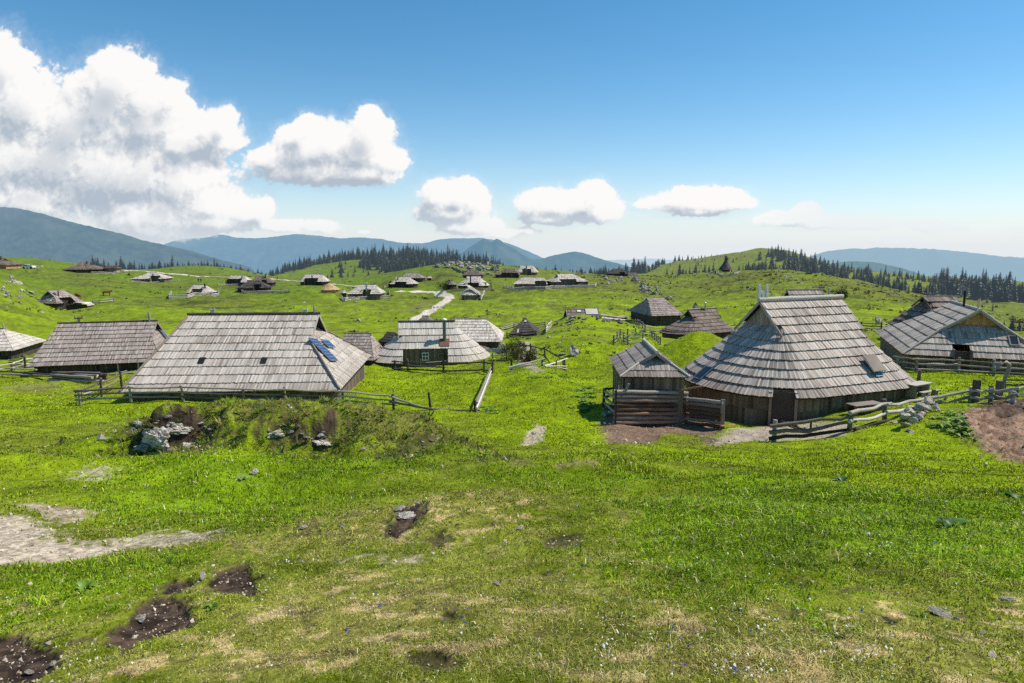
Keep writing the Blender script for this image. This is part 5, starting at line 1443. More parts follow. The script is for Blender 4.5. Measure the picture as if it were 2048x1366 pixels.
# crag and rubble
scatter('limestone block of the crag on the skyline', 'blocks of the skyline crag', 70, [(866, 535), (878, 527), (905, 523), (945, 526), (975, 524), (1000, 534), (990, 541), (930, 538), (880, 537)], (5, 15), ('rock', 'dark', 'dark', 'tall'), (.6, 1.0), 250, 345, 'crag_block')
scatter('dark block on the lower face of the crag', 'dark blocks of the crag', 34, [(905, 540), (960, 536), (1005, 540), (985, 552), (940, 548), (910, 546)], (6, 15), ('dark', 'dark', 'rock'), (.6, 1.0), 220, 340, 'crag_block')
scatter('white limestone block of the rubble slope under the dark ridge hut', 'blocks of the rubble slope', 80, [(1262, 562), (1278, 560), (1305, 572), (1332, 582), (1322, 592), (1300, 590), (1272, 578)], (2.5, 10), ('rock', 'tall', 'dark'), (.7, 1.3), 120, 330)
scatter('stone strewn below the dark ridge hut', 'stones below the dark ridge hut', 34, [(1200, 562), (1215, 553), (1262, 553), (1255, 566), (1220, 570), (1205, 578)], (2.5, 9), ('rock', 'pale'), (.6, 1.1), 150, 340)
scatter('small stone on the slope left of the rubble', 'small stones left of the rubble', 22, [(1180, 575), (1225, 575), (1300, 588), (1300, 600), (1200, 600)], (2, 5), ('rock', 'pale'), (.6, 1.1), 100, 260)
scatter('stone in the last tongue of rubble above the brown hipped hut', 'stones above the brown hipped hut', 14, [(1322, 592), (1345, 595), (1360, 606), (1340, 602)], (4, 9), ('dark', 'rock'), (.6, 1.0), 100, 250)
scatter('white rock on the steep slope at the left edge', 'rocks on the left slope', 32, [(0, 558), (20, 552), (45, 565), (85, 590), (80, 600), (20, 598), (0, 590)], (4, 16), ('rock', 'tall', 'pale'), (.6, 1.0), 70, 230)
scatter('rotten branch-strewn stone at the foot of the left slope', 'stones at the foot of the left slope', 12, [(0, 603), (30, 603), (38, 612), (0, 616)], (4, 12), ('dark', 'rock'), (.4, .7), 60, 200)
scatter('grey stone scattered on the right-hand hillside', 'stones on the right-hand hillside', 60, [(1480, 565), (1560, 556), (1700, 572), (1800, 592), (1790, 610), (1740, 616), (1690, 595), (1600, 580), (1500, 590)], (2, 8), ('dark', 'rock', 'dark'), (.5, .9), 90, 380)
scatter('white stone in the band along the right crest', 'stones along the right crest', 44, [(1655, 550), (1700, 558), (1790, 580), (1800, 590), (1780, 588), (1700, 570)], (2, 6), ('rock', 'pale'), (.5, .9), 150, 380)
scatter('pale stone on the slope between the fenced pair and the tent-shaped hut', 'stones below the fenced pair of huts', 26, [(1040, 605), (1110, 600), (1150, 610), (1130, 630), (1060, 628)], (2, 7), ('pale', 'rock'), (.4, .8), 90, 220)
scatter('white stone on the pasture in front of the far left huts', 'stones on the left pasture', 40, [(160, 618), (300, 606), (470, 600), (620, 604), (600, 618), (300, 628), (180, 640)], (2, 6), ('pale', 'rock'), (.5, .8), 80, 220)
scatter('stone on the broken bank above the large pale hut', 'stones on the broken bank', 30, [(600, 620), (640, 608), (720, 600), (780, 610), (770, 625), (680, 628)], (2, 7), ('rock', 'dark'), (.5, .8), 80, 220)
# stone heap by the fence
for k in range(42):
    u = float(np.clip(rng.normal(.52, .24), 0, 1)); px = 1788 + 104 * u; py = 862 - 50 * u + rng.uniform(-14, 4)
    q = hit1(px, py, 25, 60); s = rng.uniform(.16, .40)
    o = rock('blue-white stone in the heap below the bleached rail fence', px, py, 2 * s * FPX / q[1], ('pale', 'rock')[k % 4 == 3], rng.uniform(.65, .9), 'stones heaped below the bleached rail fence', 25, 60, 'heap_stone', 0)
    o.location.z += rng.uniform(0, .50) * (1 if .2 < u < .85 else .2)
rock('flat white stone lying clear of the heap', 1820, 864, 26, 'pale', .5, ymin=25, ymax=60, name='heap_stone')
rock('pale stone against the left side of the log pen', 1210, 832, 22, 'rock', .9, ymin=30, ymax=60); rock('pale stone against the right end of the large pale hut', 712, 770, 9, 'pale', .8, ymin=40, ymax=60)
# the outcrops of the mossy mound
for (px, py, w, kd, hf, lab, rz) in ((312, 872, 92, 'cliff', .72, 'broad fissured face of the outcrop in the mossy mound', 2.7), (352, 850, 66, 'cliff', .6, 'upper ledge of the outcrop in the mossy mound', .3), (290, 892, 50, 'cliff', .6, 'lower left block of the outcrop in the mossy mound', 1.), (386, 884, 48, 'cliff', .7, 'right-hand block of the outcrop in the mossy mound', 4.),
                                     (268, 858, 34, 'dark', .6, 'mossy left block of the outcrop in the mossy mound', 2), (556, 866, 46, 'cliff', .55, 'left block of the second outcrop, right part of the mound', 1), (645, 880, 46, 'cliff', .5, 'right block of the second outcrop, right part of the mound', 3.), (612, 873, 24, 'dark', .5, 'small block of the second outcrop', 0),
                                     (215, 877, 22, 'rock', .5, 'low stone left of the main outcrop', 1), (876, 878, 24, 'dark', .5, 'dark rock at the right tail of the mound', 2)):
    rock(lab, px, py, w, kd, hf, ymin=15, ymax=30, name='outcrop', sink=.72, rz=rz)
scatter('small broken block of the outcrop in the mossy mound', 'blocks of the outcrop in the mound', 26, [(250, 850), (330, 832), (420, 846), (435, 870), (400, 900), (300, 905), (262, 876)], (7, 30), ('rock', 'tall', 'dark', 'pale'), (.5, .9), 15, 30, 'outcrop_block')
scatter('small broken block of the second outcrop of the mound', 'blocks of the second outcrop', 18, [(515, 846), (600, 850), (650, 866), (690, 880), (640, 895), (560, 882)], (6, 22), ('rock', 'dark', 'dark'), (.45, .8), 15, 30, 'outcrop_block')
scatter('stone showing at the right tail of the mound', 'stones at the tail of the mound', 10, [(740, 905), (800, 885), (862, 868), (900, 880), (820, 905)], (5, 16), ('rock', 'dark'), (.4, .7), 15, 30, 'outcrop_block')
rock('crumbling rock ledge in the middle of the slope', 806, 1036, 62, 'cliff', .7, ymin=4, ymax=14, name='outcrop', sink=.42); rock('pale top of the crumbling ledge', 800, 1020, 34, 'rock', .55, ymin=4, ymax=14, name='outcrop', sink=.3)
# stones of the near slope
for (px, py, w, kd, hf, lab) in ((406, 1160, 17, 'pale', 1.15, 'white egg-shaped stone beside the dark soil'), (282, 1243, 22, 'rock', .75, 'grey stone lying in the dark soil'), (684, 1056, 15, 'pale', .8, 'white stone right of the pair on the slope'), (606, 1058, 14, 'pale', .7, 'white stone left of the pair on the slope'),
                                 (508, 950, 15, 'pale', 1.0, 'white stone beside the dock plant'), (726, 901, 8, 'pale', .9, 'small white stone below the mound'), (1855, 940, 11, 'dark', .4, 'flat grey stone on the bright grass below the dung heap'), (1880, 1230, 46, 'pale', .22, 'flat pale slab in the turf, lower right'),
                                 (1965, 1268, 18, 'pale', .4, 'pale stone right of the slab, lower right'), (2020, 1200, 28, 'pale', .25, 'flat pale stone at the right edge'), (1912, 1238, 18, 'pale', .3, 'pale stone just below the slab'), (1985, 1312, 26, 'pale', .3, 'pale stone near the lower right corner'), (1445, 1188, 16, 'pale', .4, 'pale stone in the tall grass right of centre'),
                                 (915, 1050, 8, 'pale', .8, 'white pebble left of the yellow flowers'), (1040, 1058, 20, 'pale', .4, 'pale flat stone right of the yellow flowers'), (995, 1170, 16, 'rock', .5, 'brown stone in the turf below the centre'), (1212, 1207, 11, 'pale', .7, 'white stone right of the centre turf'), (105, 1330, 18, 'pale', .5, 'white stone in the soil at the lower left corner'), (60, 1350, 26, 'rock', .5, 'grey stone at the lower left corner')):
    rock(lab, px, py, w * 1.3, kd, hf * 1.1, ymin=2, ymax=60, name='stone', sink=-.1)

# the largest 285 rocks are things; the tiny remainder is one object of rubble
_rk = [o for o in COL.objects if o.get('category') == 'rock']
_rk.sort(key=lambda o: -max(o.scale) / max(o.location[1], 1))
_sv, _sf, _n = [], [], 0
bpy.context.view_layer.update()
for o in _rk[285:]:
    me = o.data; v = np.empty(len(me.vertices) * 3); me.vertices.foreach_get('co', v); v = v.reshape(-1, 3)
    mw = np.array(o.matrix_world); f = np.empty(len(me.loops), np.int32); me.loops.foreach_get('vertex_index', f)
    _sv.append(v @ mw[:3, :3].T + mw[:3, 3]); _sf.append(f.reshape(-1, 3) + _n); _n += len(v); bpy.data.objects.remove(o)
if _sv:
    tag(link('rubble', raw_mesh('rubble', np.concatenate(_sv), np.concatenate(_sf), 'rock')), kind='stuff')

# loose pebbles: nobody could count them
pv, pf = [], []
base = np.array([[1, 0, 0], [0, 1, 0], [-1, 0, 0], [0, -1, 0], [0, 0, .8], [0, 0, -.8]], float); bf_ = np.array([[0, 1, 4], [1, 2, 4], [2, 3, 4], [3, 0, 4], [1, 0, 5], [2, 1, 5], [3, 2, 5], [0, 3, 5]])
cand = []
for kind, poly, st, soft, depth, D in PATCH:
    if kind in ('dry', 'lush', 'deep', 'olive') or D > 55:
        continue
    span = float(np.prod(np.ptp(poly, axis=0))) / D ** 2; n = int({'gravel': 9000, 'path': 2500, 'soil': 9000, 'mud': 3000, 'dung': 4000}[kind] * min(span, .12)) + 6
    lo, hi = poly.min(0) - soft * 2, poly.max(0) + soft * 2
    xy = lo + (hi - lo) * rng.random((n, 2)); d = poly_dist(xy[:, 0], xy[:, 1], poly) + rng.normal(0, soft * 1.5, n)
    xy = xy[d > 0]; cand.append(np.column_stack([xy, np.full(len(xy), D * .0016 * (1 if kind == 'gravel' else .85)) * rng.lognormal(0, .45, len(xy))]))
q = np.exp(rng.uniform(math.log(3), math.log(30), 650)); a_ = np.radians(rng.uniform(-42, 42, 650))
cand.append(np.column_stack([np.sin(a_) * q, np.cos(a_) * q, q * .0015 * rng.lognormal(0, .5, 650)]))
# pebbly rows seen on the right-hand slope
cand = np.concatenate(cand); n = len(cand); z = G(cand[:, 0], cand[:, 1])
R_ = rng.normal(size=(n, 3, 3)); R_ = np.linalg.qr(R_)[0]
vv = np.einsum('nij,kj->nki', R_, base * np.array([1, .8, .6])) * (1 + .25 * rng.normal(size=(n, 6, 1))) * cand[:, 2, None, None]
vv += np.column_stack([cand[:, :2], z + cand[:, 2] * .35])[:, None, :]
F_ = (bf_[None] + (np.arange(n) * 6)[:, None, None]).reshape(-1, 3)
M['pebble'] = flat_mat('pebble', (.55, .46, .36), .9, 0, .35, 3.0)
tag(link('pebbles', raw_mesh('pebbles', vv.reshape(-1, 3), F_, 'pebble')), kind='stuff')

# ------------------------------------------------------------------ gravel road
def road(label, pts, w, ymin=60, ymax=420):
    W = hit([p[0] for p in pts], [p[1] for p in pts], ymin, ymax)[:, :2]
    d = np.concatenate([[0], np.cumsum(np.linalg.norm(np.diff(W, axis=0), axis=1))]); s = np.linspace(0, d[-1], max(30, int(d[-1] / 1.0)))
    # smooth (Catmull-Rom through the picked points by cubic Hermite)
    tg = np.gradient(W, d, axis=0); i = np.clip(np.searchsorted(d, s, 'right') - 1, 0, len(d) - 2); L = d[i + 1] - d[i]; t = ((s - d[i]) / L)[:, None]
    C = (2 * t ** 3 - 3 * t ** 2 + 1) * W[i] + (t ** 3 - 2 * t ** 2 + t) * L[:, None] * tg[i] + (-2 * t ** 3 + 3 * t ** 2) * W[i + 1] + (t ** 3 - t ** 2) * L[:, None] * tg[i + 1]
    T = np.gradient(C, axis=0); T /= np.linalg.norm(T, axis=1)[:, None]; Nn = np.stack([T[:, 1], -T[:, 0]], 1)
    k = 7; o = np.linspace(-1, 1, k)
    ww = w * (1 + .18 * perlin(s * .15, s * 0 + 3.3))
    X = C[:, None, :] + Nn[:, None, :] * (o[None, :, None] * ww[:, None, None])
    Z = G(X[..., 0], X[..., 1]) + .16 - .08 * np.abs(o)[None, :] ** 3
    V = np.concatenate([X, Z[..., None]], -1).reshape(-1, 3); idx = np.arange(len(s) * k).reshape(len(s), k)
    F = np.stack([idx[:-1, :-1], idx[1:, :-1], idx[1:, 1:], idx[:-1, 1:]], -1).reshape(-1, 4)
    n_ = fbm(X[..., 0] * .8, X[..., 1] * .8, 3, seed=71).reshape(-1)
    c = np.array([.70, .61, .50]) * (1 + .25 * n_)[:, None]
    eg = np.clip((np.abs(np.tile(o, len(s))) - .60) / .40 + n_ * .9, 0, 1)[:, None] * .85; c = c * (1 - eg) + np.array([.17, .21, .03]) * eg
    mid = np.exp(-(np.tile(o, len(s)) / .22) ** 2) * np.clip(.35 + n_, 0, 1) * .5
    c = c * (1 - mid[:, None]) + np.array([.14, .17, .04]) * mid[:, None]
    return tag(link('road', raw_mesh('road', V, F, 'ground', c, True)), kind='structure')


# the road is one sheet in three visible lengths
road('', [(828, 645), (842, 635), (860, 624), (880, 611), (893, 602), (899, 597), (894, 592), (880, 588), (862, 585), (845, 584), (818, 584), (795, 583)], 1.45, 90, 300)
road('', [(722, 577), (707, 573), (690, 571), (665, 570)], 1.1, 200, 330)
road('', [(600, 563), (560, 560), (520, 557), (470, 555.5), (420, 554), (370, 550), (320, 546), (280, 542), (240, 541)], 1.5, 230, 345)

# ------------------------------------------------------------------ grass blades, coarser with distance
def blades(n, rmin, rmax, seed, hmul=1.0):
    r = np.random.default_rng(seed)
    R = np.exp(r.uniform(math.log(rmin), math.log(rmax), n)); A = np.radians(r.uniform(-52, 52, n))
    x, y = np.sin(A) * R, np.cos(A) * R
    mk, _ = masks(x, y)
    bare = np.max([mk[k] for k in ('soil', 'mud', 'dung', 'gravel', 'path')], axis=0)
    dens = .62 + .55 * fbm(x * 1.1, y * 1.1, 3, seed=61) + .3 * mk['lush'] + .25 * sstep(10, 20, R)
    keep = (bare < r.random(n) * .55) & (r.random(n) < dens)
    # no grass through floors
    for h in HUTS:
        dx, dy = x - h.x, y - h.y; c, q = math.cos(h.yr), math.sin(h.yr); u, v = dx * c + dy * q, -dx * q + dy * c
        keep &= ~((u > -h.h - h.el + .3) & (u < h.h + h.er - .3) & (v > -h.bf + .3) & (v < h.bb - .3))
    x, y, R = x[keep], y[keep], R[keep]; mk = {k: v[keep] for k, v in mk.items()}; n = len(x); nearz = 1 - sstep(5, 16, R)
    g, _ = ground_colour(x, y, mk)
    lushn = np.clip(.35 + .9 * fbm(x * .5, y * .5, 3, seed=62) + .35 * mk['lush'] + .8 * mk['deep'], 0, 1.5)
    straw = sstep(.20, .30, g[:, 0])
    tall = np.clip(fbm(x * .35, y * .35, 2, seed=63) * 1.6, 0, 1) * np.clip((x - .8) / 2, 0, 1) * (R < 25)
    h = (.016 + .034 * lushn * (1 - .6 * nearz * (1 - mk['deep'])) + .07 * tall) * r.lognormal(0, .33, n) * (1 + R * .016) * hmul
    h = np.where(straw > .5, h * 1.05, h)
    w = np.maximum(.0028, R * .00092) * r.uniform(.7, 1.5, n) * (1 + .5 * (r.random(n) < .12))
    z = G(x, y) - .006
    a = r.uniform(0, 2 * np.pi, n); lean = r.uniform(.2, 1.1, n) + .5 * nearz; d = np.stack([np.cos(a), np.sin(a), np.zeros(n)], 1)
    b = r.uniform(0, 2 * np.pi, n); side = np.stack([np.cos(b), np.sin(b), np.zeros(n)], 1) * (w * .5)[:, None]
    p0 = np.stack([x, y, z], 1); up = np.array([0, 0, 1.0])
    p1 = p0 + up * (h * .6)[:, None] + d * (h * lean * .30)[:, None]; p2 = p0 + up * (h * np.maximum(1.0 - .38 * lean, .3))[:, None] + d * (h * lean * .85)[:, None]
    V = np.stack([p0 - side, p0 + side, p1 + side * .75, p1 - side * .75, p2], 1)
    i = np.arange(n)[:, None] * 5
    F = np.concatenate([i + [0, 1, 2], i + [0, 2, 3], i + [3, 2, 4]], 0)
    var = r.lognormal(-.05, .46, n)[:, None]; hue = r.normal(0, .10, n)
    c = g * var * np.stack([1 + hue, np.ones(n), 1 - hue], 1)
    dead = (r.random(n) < .06 + .16 * mk['dry'] * (1 - sstep(12, 30, R)))[:, None]
    c = np.where(dead, np.array([.62, .50, .24]) * var, c)
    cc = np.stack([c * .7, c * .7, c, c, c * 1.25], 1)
    return V.reshape(-1, 3), F, np.clip(cc.reshape(-1, 3), .003, .9)


HUTS = [hA, hB, hC, hF, hG, hJ, hK, hI, hD]
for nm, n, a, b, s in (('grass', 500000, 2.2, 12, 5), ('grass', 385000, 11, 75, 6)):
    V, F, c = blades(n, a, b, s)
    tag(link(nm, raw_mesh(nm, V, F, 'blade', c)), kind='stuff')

# dark tussocks and heath on the farther slopes, and the small stones strewn there: nobody could count them
def far_zone(n, seed, thr, lo=62, hi=420):
    r = np.random.default_rng(seed); R = np.exp(r.uniform(math.log(lo), math.log(hi), n)); A = np.radians(r.uniform(-44, 44, n)); x, y = np.sin(A) * R, np.cos(A) * R
    z = fbm(x * .045, y * .07, 3, seed=46) + .5 * fbm(x * .16, y * .22, 2, seed=57) + .35 * sstep(10, 90, x) * sstep(110, 180, R)
    k = z > thr + .28 * (1 - sstep(-40, 30, x)) + r.uniform(-.12, .12, n)
    for h in HUTS_ALL:
        k &= ~((np.abs(x - h.x) < h.h + 4.5) & (np.abs(y - h.y) < h.bf + 1.5))
    return x[k], y[k], R[k], r


x, y, R, r = far_zone(15000, 301, .24); n = len(x); z = G(x, y)
m_ = 6; w = (.10 + .0017 * R) * r.lognormal(0, .35, n); a = r.uniform(0, 6.28, (n, m_)); d = np.stack([np.cos(a), np.sin(a), np.zeros_like(a)], -1); c0 = np.stack([x, y, z], 1)[:, None] + d * (w[:, None, None] * r.uniform(0, .8, (n, m_, 1)))
sd = np.stack([-d[..., 1], d[..., 0], np.zeros_like(a)], -1) * (w[:, None, None] * .35); tp = c0 + np.array([0, 0, 1.0]) * (w[:, None, None] * r.uniform(.3, .8, (n, m_, 1))) + d * (w[:, None, None] * .4)
V = np.stack([c0 - sd, c0 + sd, tp], 2).reshape(-1, 3); F = np.arange(len(V)).reshape(-1, 3)
cb = np.where(r.random(n)[:, None] < .3, np.array([.125, .10, .045]), np.array([.085, .108, .018])) * r.lognormal(0, .35, n)[:, None]
tag(link('heath', raw_mesh('heath', V, F, 'leaf', np.repeat(cb, m_ * 3, 0))), kind='stuff')
# moss and tufts hanging on the face of the mound
r = np.random.default_rng(305); n = 5200; x = r.uniform(-15.5, .5, n); y = r.uniform(19.3, 25.5, n); sl_ = grid_read(SLOPE, AZ, LR, np.degrees(np.arctan2(x, y)), np.log(np.hypot(x, y)))
k = (sl_ > .28) & (fbm(x * .9, y * .9, 3, seed=58) > -.12); x, y = x[k], y[k]; n = len(x); z = G(x, y); m_ = 9; w = .085 * r.lognormal(0, .4, n); a = r.uniform(0, 6.28, (n, m_)); d = np.stack([np.cos(a), np.sin(a), np.zeros_like(a)], -1)
c0 = np.stack([x, y, z], 1)[:, None] + d * (w[:, None, None] * r.uniform(0, .9, (n, m_, 1))); sd = np.stack([-d[..., 1], d[..., 0], np.zeros_like(a)], -1) * (w[:, None, None] * .16); tp = c0 + np.array([0, -.3, 1.0]) * (w[:, None, None] * r.uniform(.4, 1.2, (n, m_, 1))) + d * (w[:, None, None] * .7)
V = np.stack([c0 - sd, c0 + sd, tp], 2).reshape(-1, 3); t_ = r.random(n)[:, None]; cb = np.where(t_ < .45, np.array([.10, .17, .012]), np.where(t_ < .8, np.array([.19, .18, .045]), np.array([.07, .10, .02]))) * r.lognormal(0, .35, n)[:, None]
tag(link('moss', raw_mesh('moss', V, np.arange(len(V)).reshape(-1, 3), 'blade', np.repeat(cb, m_ * 3, 0))), kind='stuff')
x, y, R, r = far_zone(3600, 302, .30); n = len(x); s_ = (.05 + .0012 * R) * r.lognormal(-.3, .55, n)
vv = np.einsum('nij,kj->nki', np.linalg.qr(r.normal(size=(n, 3, 3)))[0], np.array([[1, 0, 0], [0, 1, 0], [-1, 0, 0], [0, -1, 0], [0, 0, .8], [0, 0, -.8]]) * [1, .8, .6]) * (1 + .25 * r.normal(size=(n, 6, 1))) * s_[:, None, None] + np.column_stack([x, y, G(x, y) + s_ * .25])[:, None]
tag(link('rubble', raw_mesh('rubble', vv.reshape(-1, 3), (np.array([[0, 1, 4], [1, 2, 4], [2, 3, 4], [3, 0, 4], [1, 0, 5], [2, 1, 5], [3, 2, 5], [0, 3, 5]])[None] + (np.arange(n) * 6)[:, None, None]).reshape(-1, 3), 'rock')), kind='stuff')

# wildflowers: white daisies in drifts, blue gentians, a few yellow and violet ones
def flowers(n, seed):
    r = np.random.default_rng(seed)
    R = np.exp(r.uniform(math.log(2.6), math.log(26), n)); A = np.radians(r.uniform(-42, 42, n)); x, y = np.sin(A) * R, np.cos(A) * R
    mk, _ = masks(x, y); bare = np.max([mk[k] for k in ('soil', 'mud', 'gravel', 'path', 'dung')], axis=0)
    d = fbm(x * .8, y * .8, 3, seed=81); t = r.random(n)
    keep = (bare < .3) & ((d > .22) | (t < .22)); x, y, R, d = x[keep], y[keep], R[keep], d[keep]; n = len(x)
    return x, y, R


def flower_mesh(x, y, R, cols, size, seed):
    r = np.random.default_rng(seed); n = len(x); z = G(x, y) + .03 + r.uniform(0, .03, n)
    s = size * r.uniform(.6, 1.25, n) * (1 + R * .035); k = 6; a = np.linspace(0, 2 * np.pi, k, endpoint=False)
    t1 = np.stack([np.ones(n), np.zeros(n), r.normal(0, .35, n)], 1); t2 = np.stack([np.zeros(n), np.ones(n), r.normal(.25, .35, n)], 1)
    c = np.stack([x, y, z], 1); ring = c[:, None] + s[:, None, None] * (np.cos(a)[None, :, None] * t1[:, None] + np.sin(a)[None, :, None] * t2[:, None]) * (1 + .25 * ((np.arange(k) % 2) * 2 - 1))[None, :, None]
    V = np.concatenate([c[:, None] + np.array([0, 0, .003]), ring], 1); i = (np.arange(n) * (k + 1))[:, None]
    F = np.concatenate([i + [0, 1 + j, 1 + (j + 1) % k] for j in range(k)], 0)
    C = np.repeat(cols[:, None], k + 1, 1)
    return V.reshape(-1, 3), F, C.reshape(-1, 3)


x, y, R = flowers(1100, 91); pick = np.random.default_rng(92).random(len(x))
cols = np.where((pick < .88)[:, None], np.array([.82, .82, .78]), np.where((pick < .975)[:, None], np.array([.02, .06, .50]), np.where((pick < .99)[:, None], np.array([.75, .55, .02]), np.array([.32, .10, .42]))))
# drifts seen on the slope: along the foot of the outcrop, lower right, by the centre
for pts, nn, cc in ((((440, 905), 50, 26), 90, (.85, .85, .82)), (((400, 900), 40, 10), 40, (.85, .85, .82)), (((1790, 1105), 120, 12), 60, (.85, .85, .82)), (((1500, 1355), 60, 12), 30, (.88, .88, .85)), (((1700, 1320), 80, 14), 40, (.88, .86, .84)), (((1230, 1290), 60, 40), 40, (.85, .85, .82)), (((580, 1128), 40, 10), 26, (.85, .85, .82)), (((1300, 1135), 120, 8), 40, (.86, .86, .82)), (((1560, 1260), 200, 60), 60, (.86, .86, .82)),
                    (((760, 1225), 5, 4), 7, (.01, .03, .40)), (((700, 1075), 30, 4), 12, (.33, .10, .45)), (((1015, 1058), 8, 4), 6, (.8, .6, .02)), (((1470, 1358), 8, 4), 6, (.02, .05, .45)), (((690, 1278), 10, 3), 5, (.02, .05, .45)), (((1400, 1285), 200, 50), 30, (.02, .06, .5)), (((900, 1270), 200, 60), 26, (.02, .06, .5)), (((520, 830), 60, 20), 24, (.02, .06, .5)), (((1740, 1130), 160, 40), 18, (.02, .06, .5))):
    (cx, cy), sx, sy = pts; nn = max(4, int(nn * .6)); h_ = hit(cx + rng.normal(0, sx * .6, nn), cy + rng.normal(0, sy * .6, nn), 2, 40)
    x = np.concatenate([x, h_[:, 0]]); y = np.concatenate([y, h_[:, 1]]); cols = np.concatenate([cols, np.tile(np.array(cc), (nn, 1))])
R = np.hypot(x, y)
V, F, c = flower_mesh(x, y, R, cols, .0052, 93); tag(link('wildflowers', raw_mesh('wildflowers', V, F, 'petal', c)), kind='stuff')

# ------------------------------------------------------------------ leafy plants and shrubs
def dock(label, px, py, size, n=9, group=None, ymin=2, ymax=80, col=(.10, .22, .03), name='leafy_plant', upright=.5):
    q = hit1(px, py, ymin, ymax); V = []; F = []; C = []; k = 5
    for i in range(n):
        a = rng.uniform(0, 6.28); L = size * rng.uniform(.65, 1.1); w = L * rng.uniform(.18, .28); up = rng.uniform(.3, 1.0) * upright * 1.6
        d = np.array([math.cos(a), math.sin(a), 0]); s = np.array([-math.sin(a), math.cos(a), 0])
        t = np.linspace(0, 1, k); cen = d * (L * t * (1 - .15 * up))[:, None] + np.array([0, 0, 1]) * (L * (up * t - .75 * up * t ** 2.4 * .9))[:, None]
        wid = w * np.sin(np.pi * np.clip(t * .92 + .06, 0, 1)) ** .8
        b = len(V) * 0 + sum(len(v) for v in V)
        rows = np.stack([cen - s * wid[:, None] + [0, 0, 1] * (wid * .35)[:, None], cen, cen + s * wid[:, None] + [0, 0, 1] * (wid * .35)[:, None]], 1)
        V.append(rows.reshape(-1, 3))
        for j in range(k - 1):
            for m_ in range(2):
                o = b + j * 3 + m_; F.append((o, o + 1, o + 4, o + 3))
        C.append(np.tile(np.array(col) * rng.lognormal(0, .22), (k * 3, 1)))
    o = link(name, raw_mesh(name, np.concatenate(V), np.array(F), 'leaf', np.concatenate(C), True)); o.location = q - (0, 0, .01)
    return tag(o, label, 'plant', group)


dock('pale dock plant with broad leaves on the hollow below the mound', 482, 958, .26, 16, col=(.30, .40, .12)); dock('glossy lily-like rosette at the left of the near slope', 168, 1182, .13, 9, col=(.17, .30, .03), upright=.9); dock('small upright leafy shoot above the dark soil', 338, 1128, .10, 6, col=(.17, .29, .03), upright=1.3)
dock('dark leafy plant at the right edge of the bright grass', 2038, 1002, .34, 12, col=(.05, .13, .02)); dock('dark leafy plant in the tall grass, right', 1902, 1052, .24, 10, col=(.05, .13, .02)); dock('spiky dark shoot beside the pale slab', 1838, 1232, .06, 6, upright=1.5, col=(.05, .16, .02)); dock('leafy tuft right of the dark soil', 425, 1215, .075, 22, col=(.17, .28, .03), upright=.9); dock('leafy plant on the bright grass below the yard fence', 1684, 962, .26, 8, col=(.06, .15, .03))
for lab, grp, poly, n, s in (('broad-leaved dock in the patch left of the log pen', 'docks left of the log pen', [(1130, 790), (1180, 770), (1200, 800), (1185, 830), (1140, 815)], 26, .42), ('broad-leaved dock by the corner of the far-left hut fence', 'docks by the left fence', [(15, 705), (50, 702), (55, 728), (20, 730)], 20, .55), ('dock in the patch behind the brown round-ended hut fence', 'docks behind the grey rail corner', [(1235, 665), (1290, 660), (1300, 684), (1240, 684)], 24, .6),
                             ('leafy nettle on the bank between the stone heap and the dung', 'nettles above the dung heap', [(1850, 850), (1890, 822), (1935, 818), (1930, 850), (1950, 880), (1900, 870)], 46, .30), ('small dock under the corner of the rail yard', 'docks below the yard corner', [(955, 815), (1000, 812), (1000, 826), (960, 828)], 14, .28), ('dock along the bleached gate rails', 'docks along the bleached gate', [(1060, 748), (1140, 745), (1140, 760), (1050, 762)], 18, .3)):
    k = 0; xs = [p[0] for p in poly]; ys = [p[1] for p in poly]
    while k < n:
        px, py = rng.uniform(min(xs), max(xs)), rng.uniform(min(ys), max(ys))
        if poly_dist(np.array([px]), np.array([py]), poly)[0] > 0:
            dock(lab, px, py, s * rng.uniform(.7, 1.2), 9, grp, 15, 130, (.20, .33, .05) if k % 3 else (.13, .25, .03)); k += 1


def shrub(label, px, py, w, h, n=1500, col=(.055, .085, .018), group=None, ymin=30, ymax=420, name='shrub', leaf=.10):
    q = hit1(px, py, ymin, ymax); r = np.random.default_rng(int(px * 7 + py)); k = 9
    cc = r.normal(size=(k, 3)) * [w * .28, w * .22, h * .2] + [0, 0, h * .45]; rr = r.uniform(.22, .40, k) * min(w, h * 1.4)
    j = r.integers(0, k, n); d = r.normal(size=(n, 3)); d /= np.linalg.norm(d, axis=1)[:, None]; p = cc[j] + d * (rr[j] * r.uniform(.55, 1.05, n))[:, None]; p[:, 2] = np.abs(p[:, 2])
    t = d + r.normal(0, .5, (n, 3)); t[:, 2] += .5; t /= np.linalg.norm(t, axis=1)[:, None]; s = np.cross(t, r.normal(size=(n, 3))); s /= np.linalg.norm(s, axis=1)[:, None] + 1e-9
    L = leaf * r.uniform(.6, 1.5, n)[:, None]
    V = np.stack([p - s * L * .28, p + s * L * .28, p + t * L * 1.6], 1).reshape(-1, 3); F = np.arange(n * 3).reshape(-1, 3)
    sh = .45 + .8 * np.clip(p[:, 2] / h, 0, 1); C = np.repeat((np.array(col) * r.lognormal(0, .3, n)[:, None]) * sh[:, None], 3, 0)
    root = thing(name, label, 'shrub', q, 0, group)
    link('foliage', raw_mesh('foliage', V, F, 'leaf', C), root)
    m = MB()
    for _ in range(5):
        e = cc[r.integers(0, k)]; m.tube([(0, 0, -.1), e * .5, e], [.05, .035, .015], 5)
    m.build('stem', 'log_dark', root)
    return root


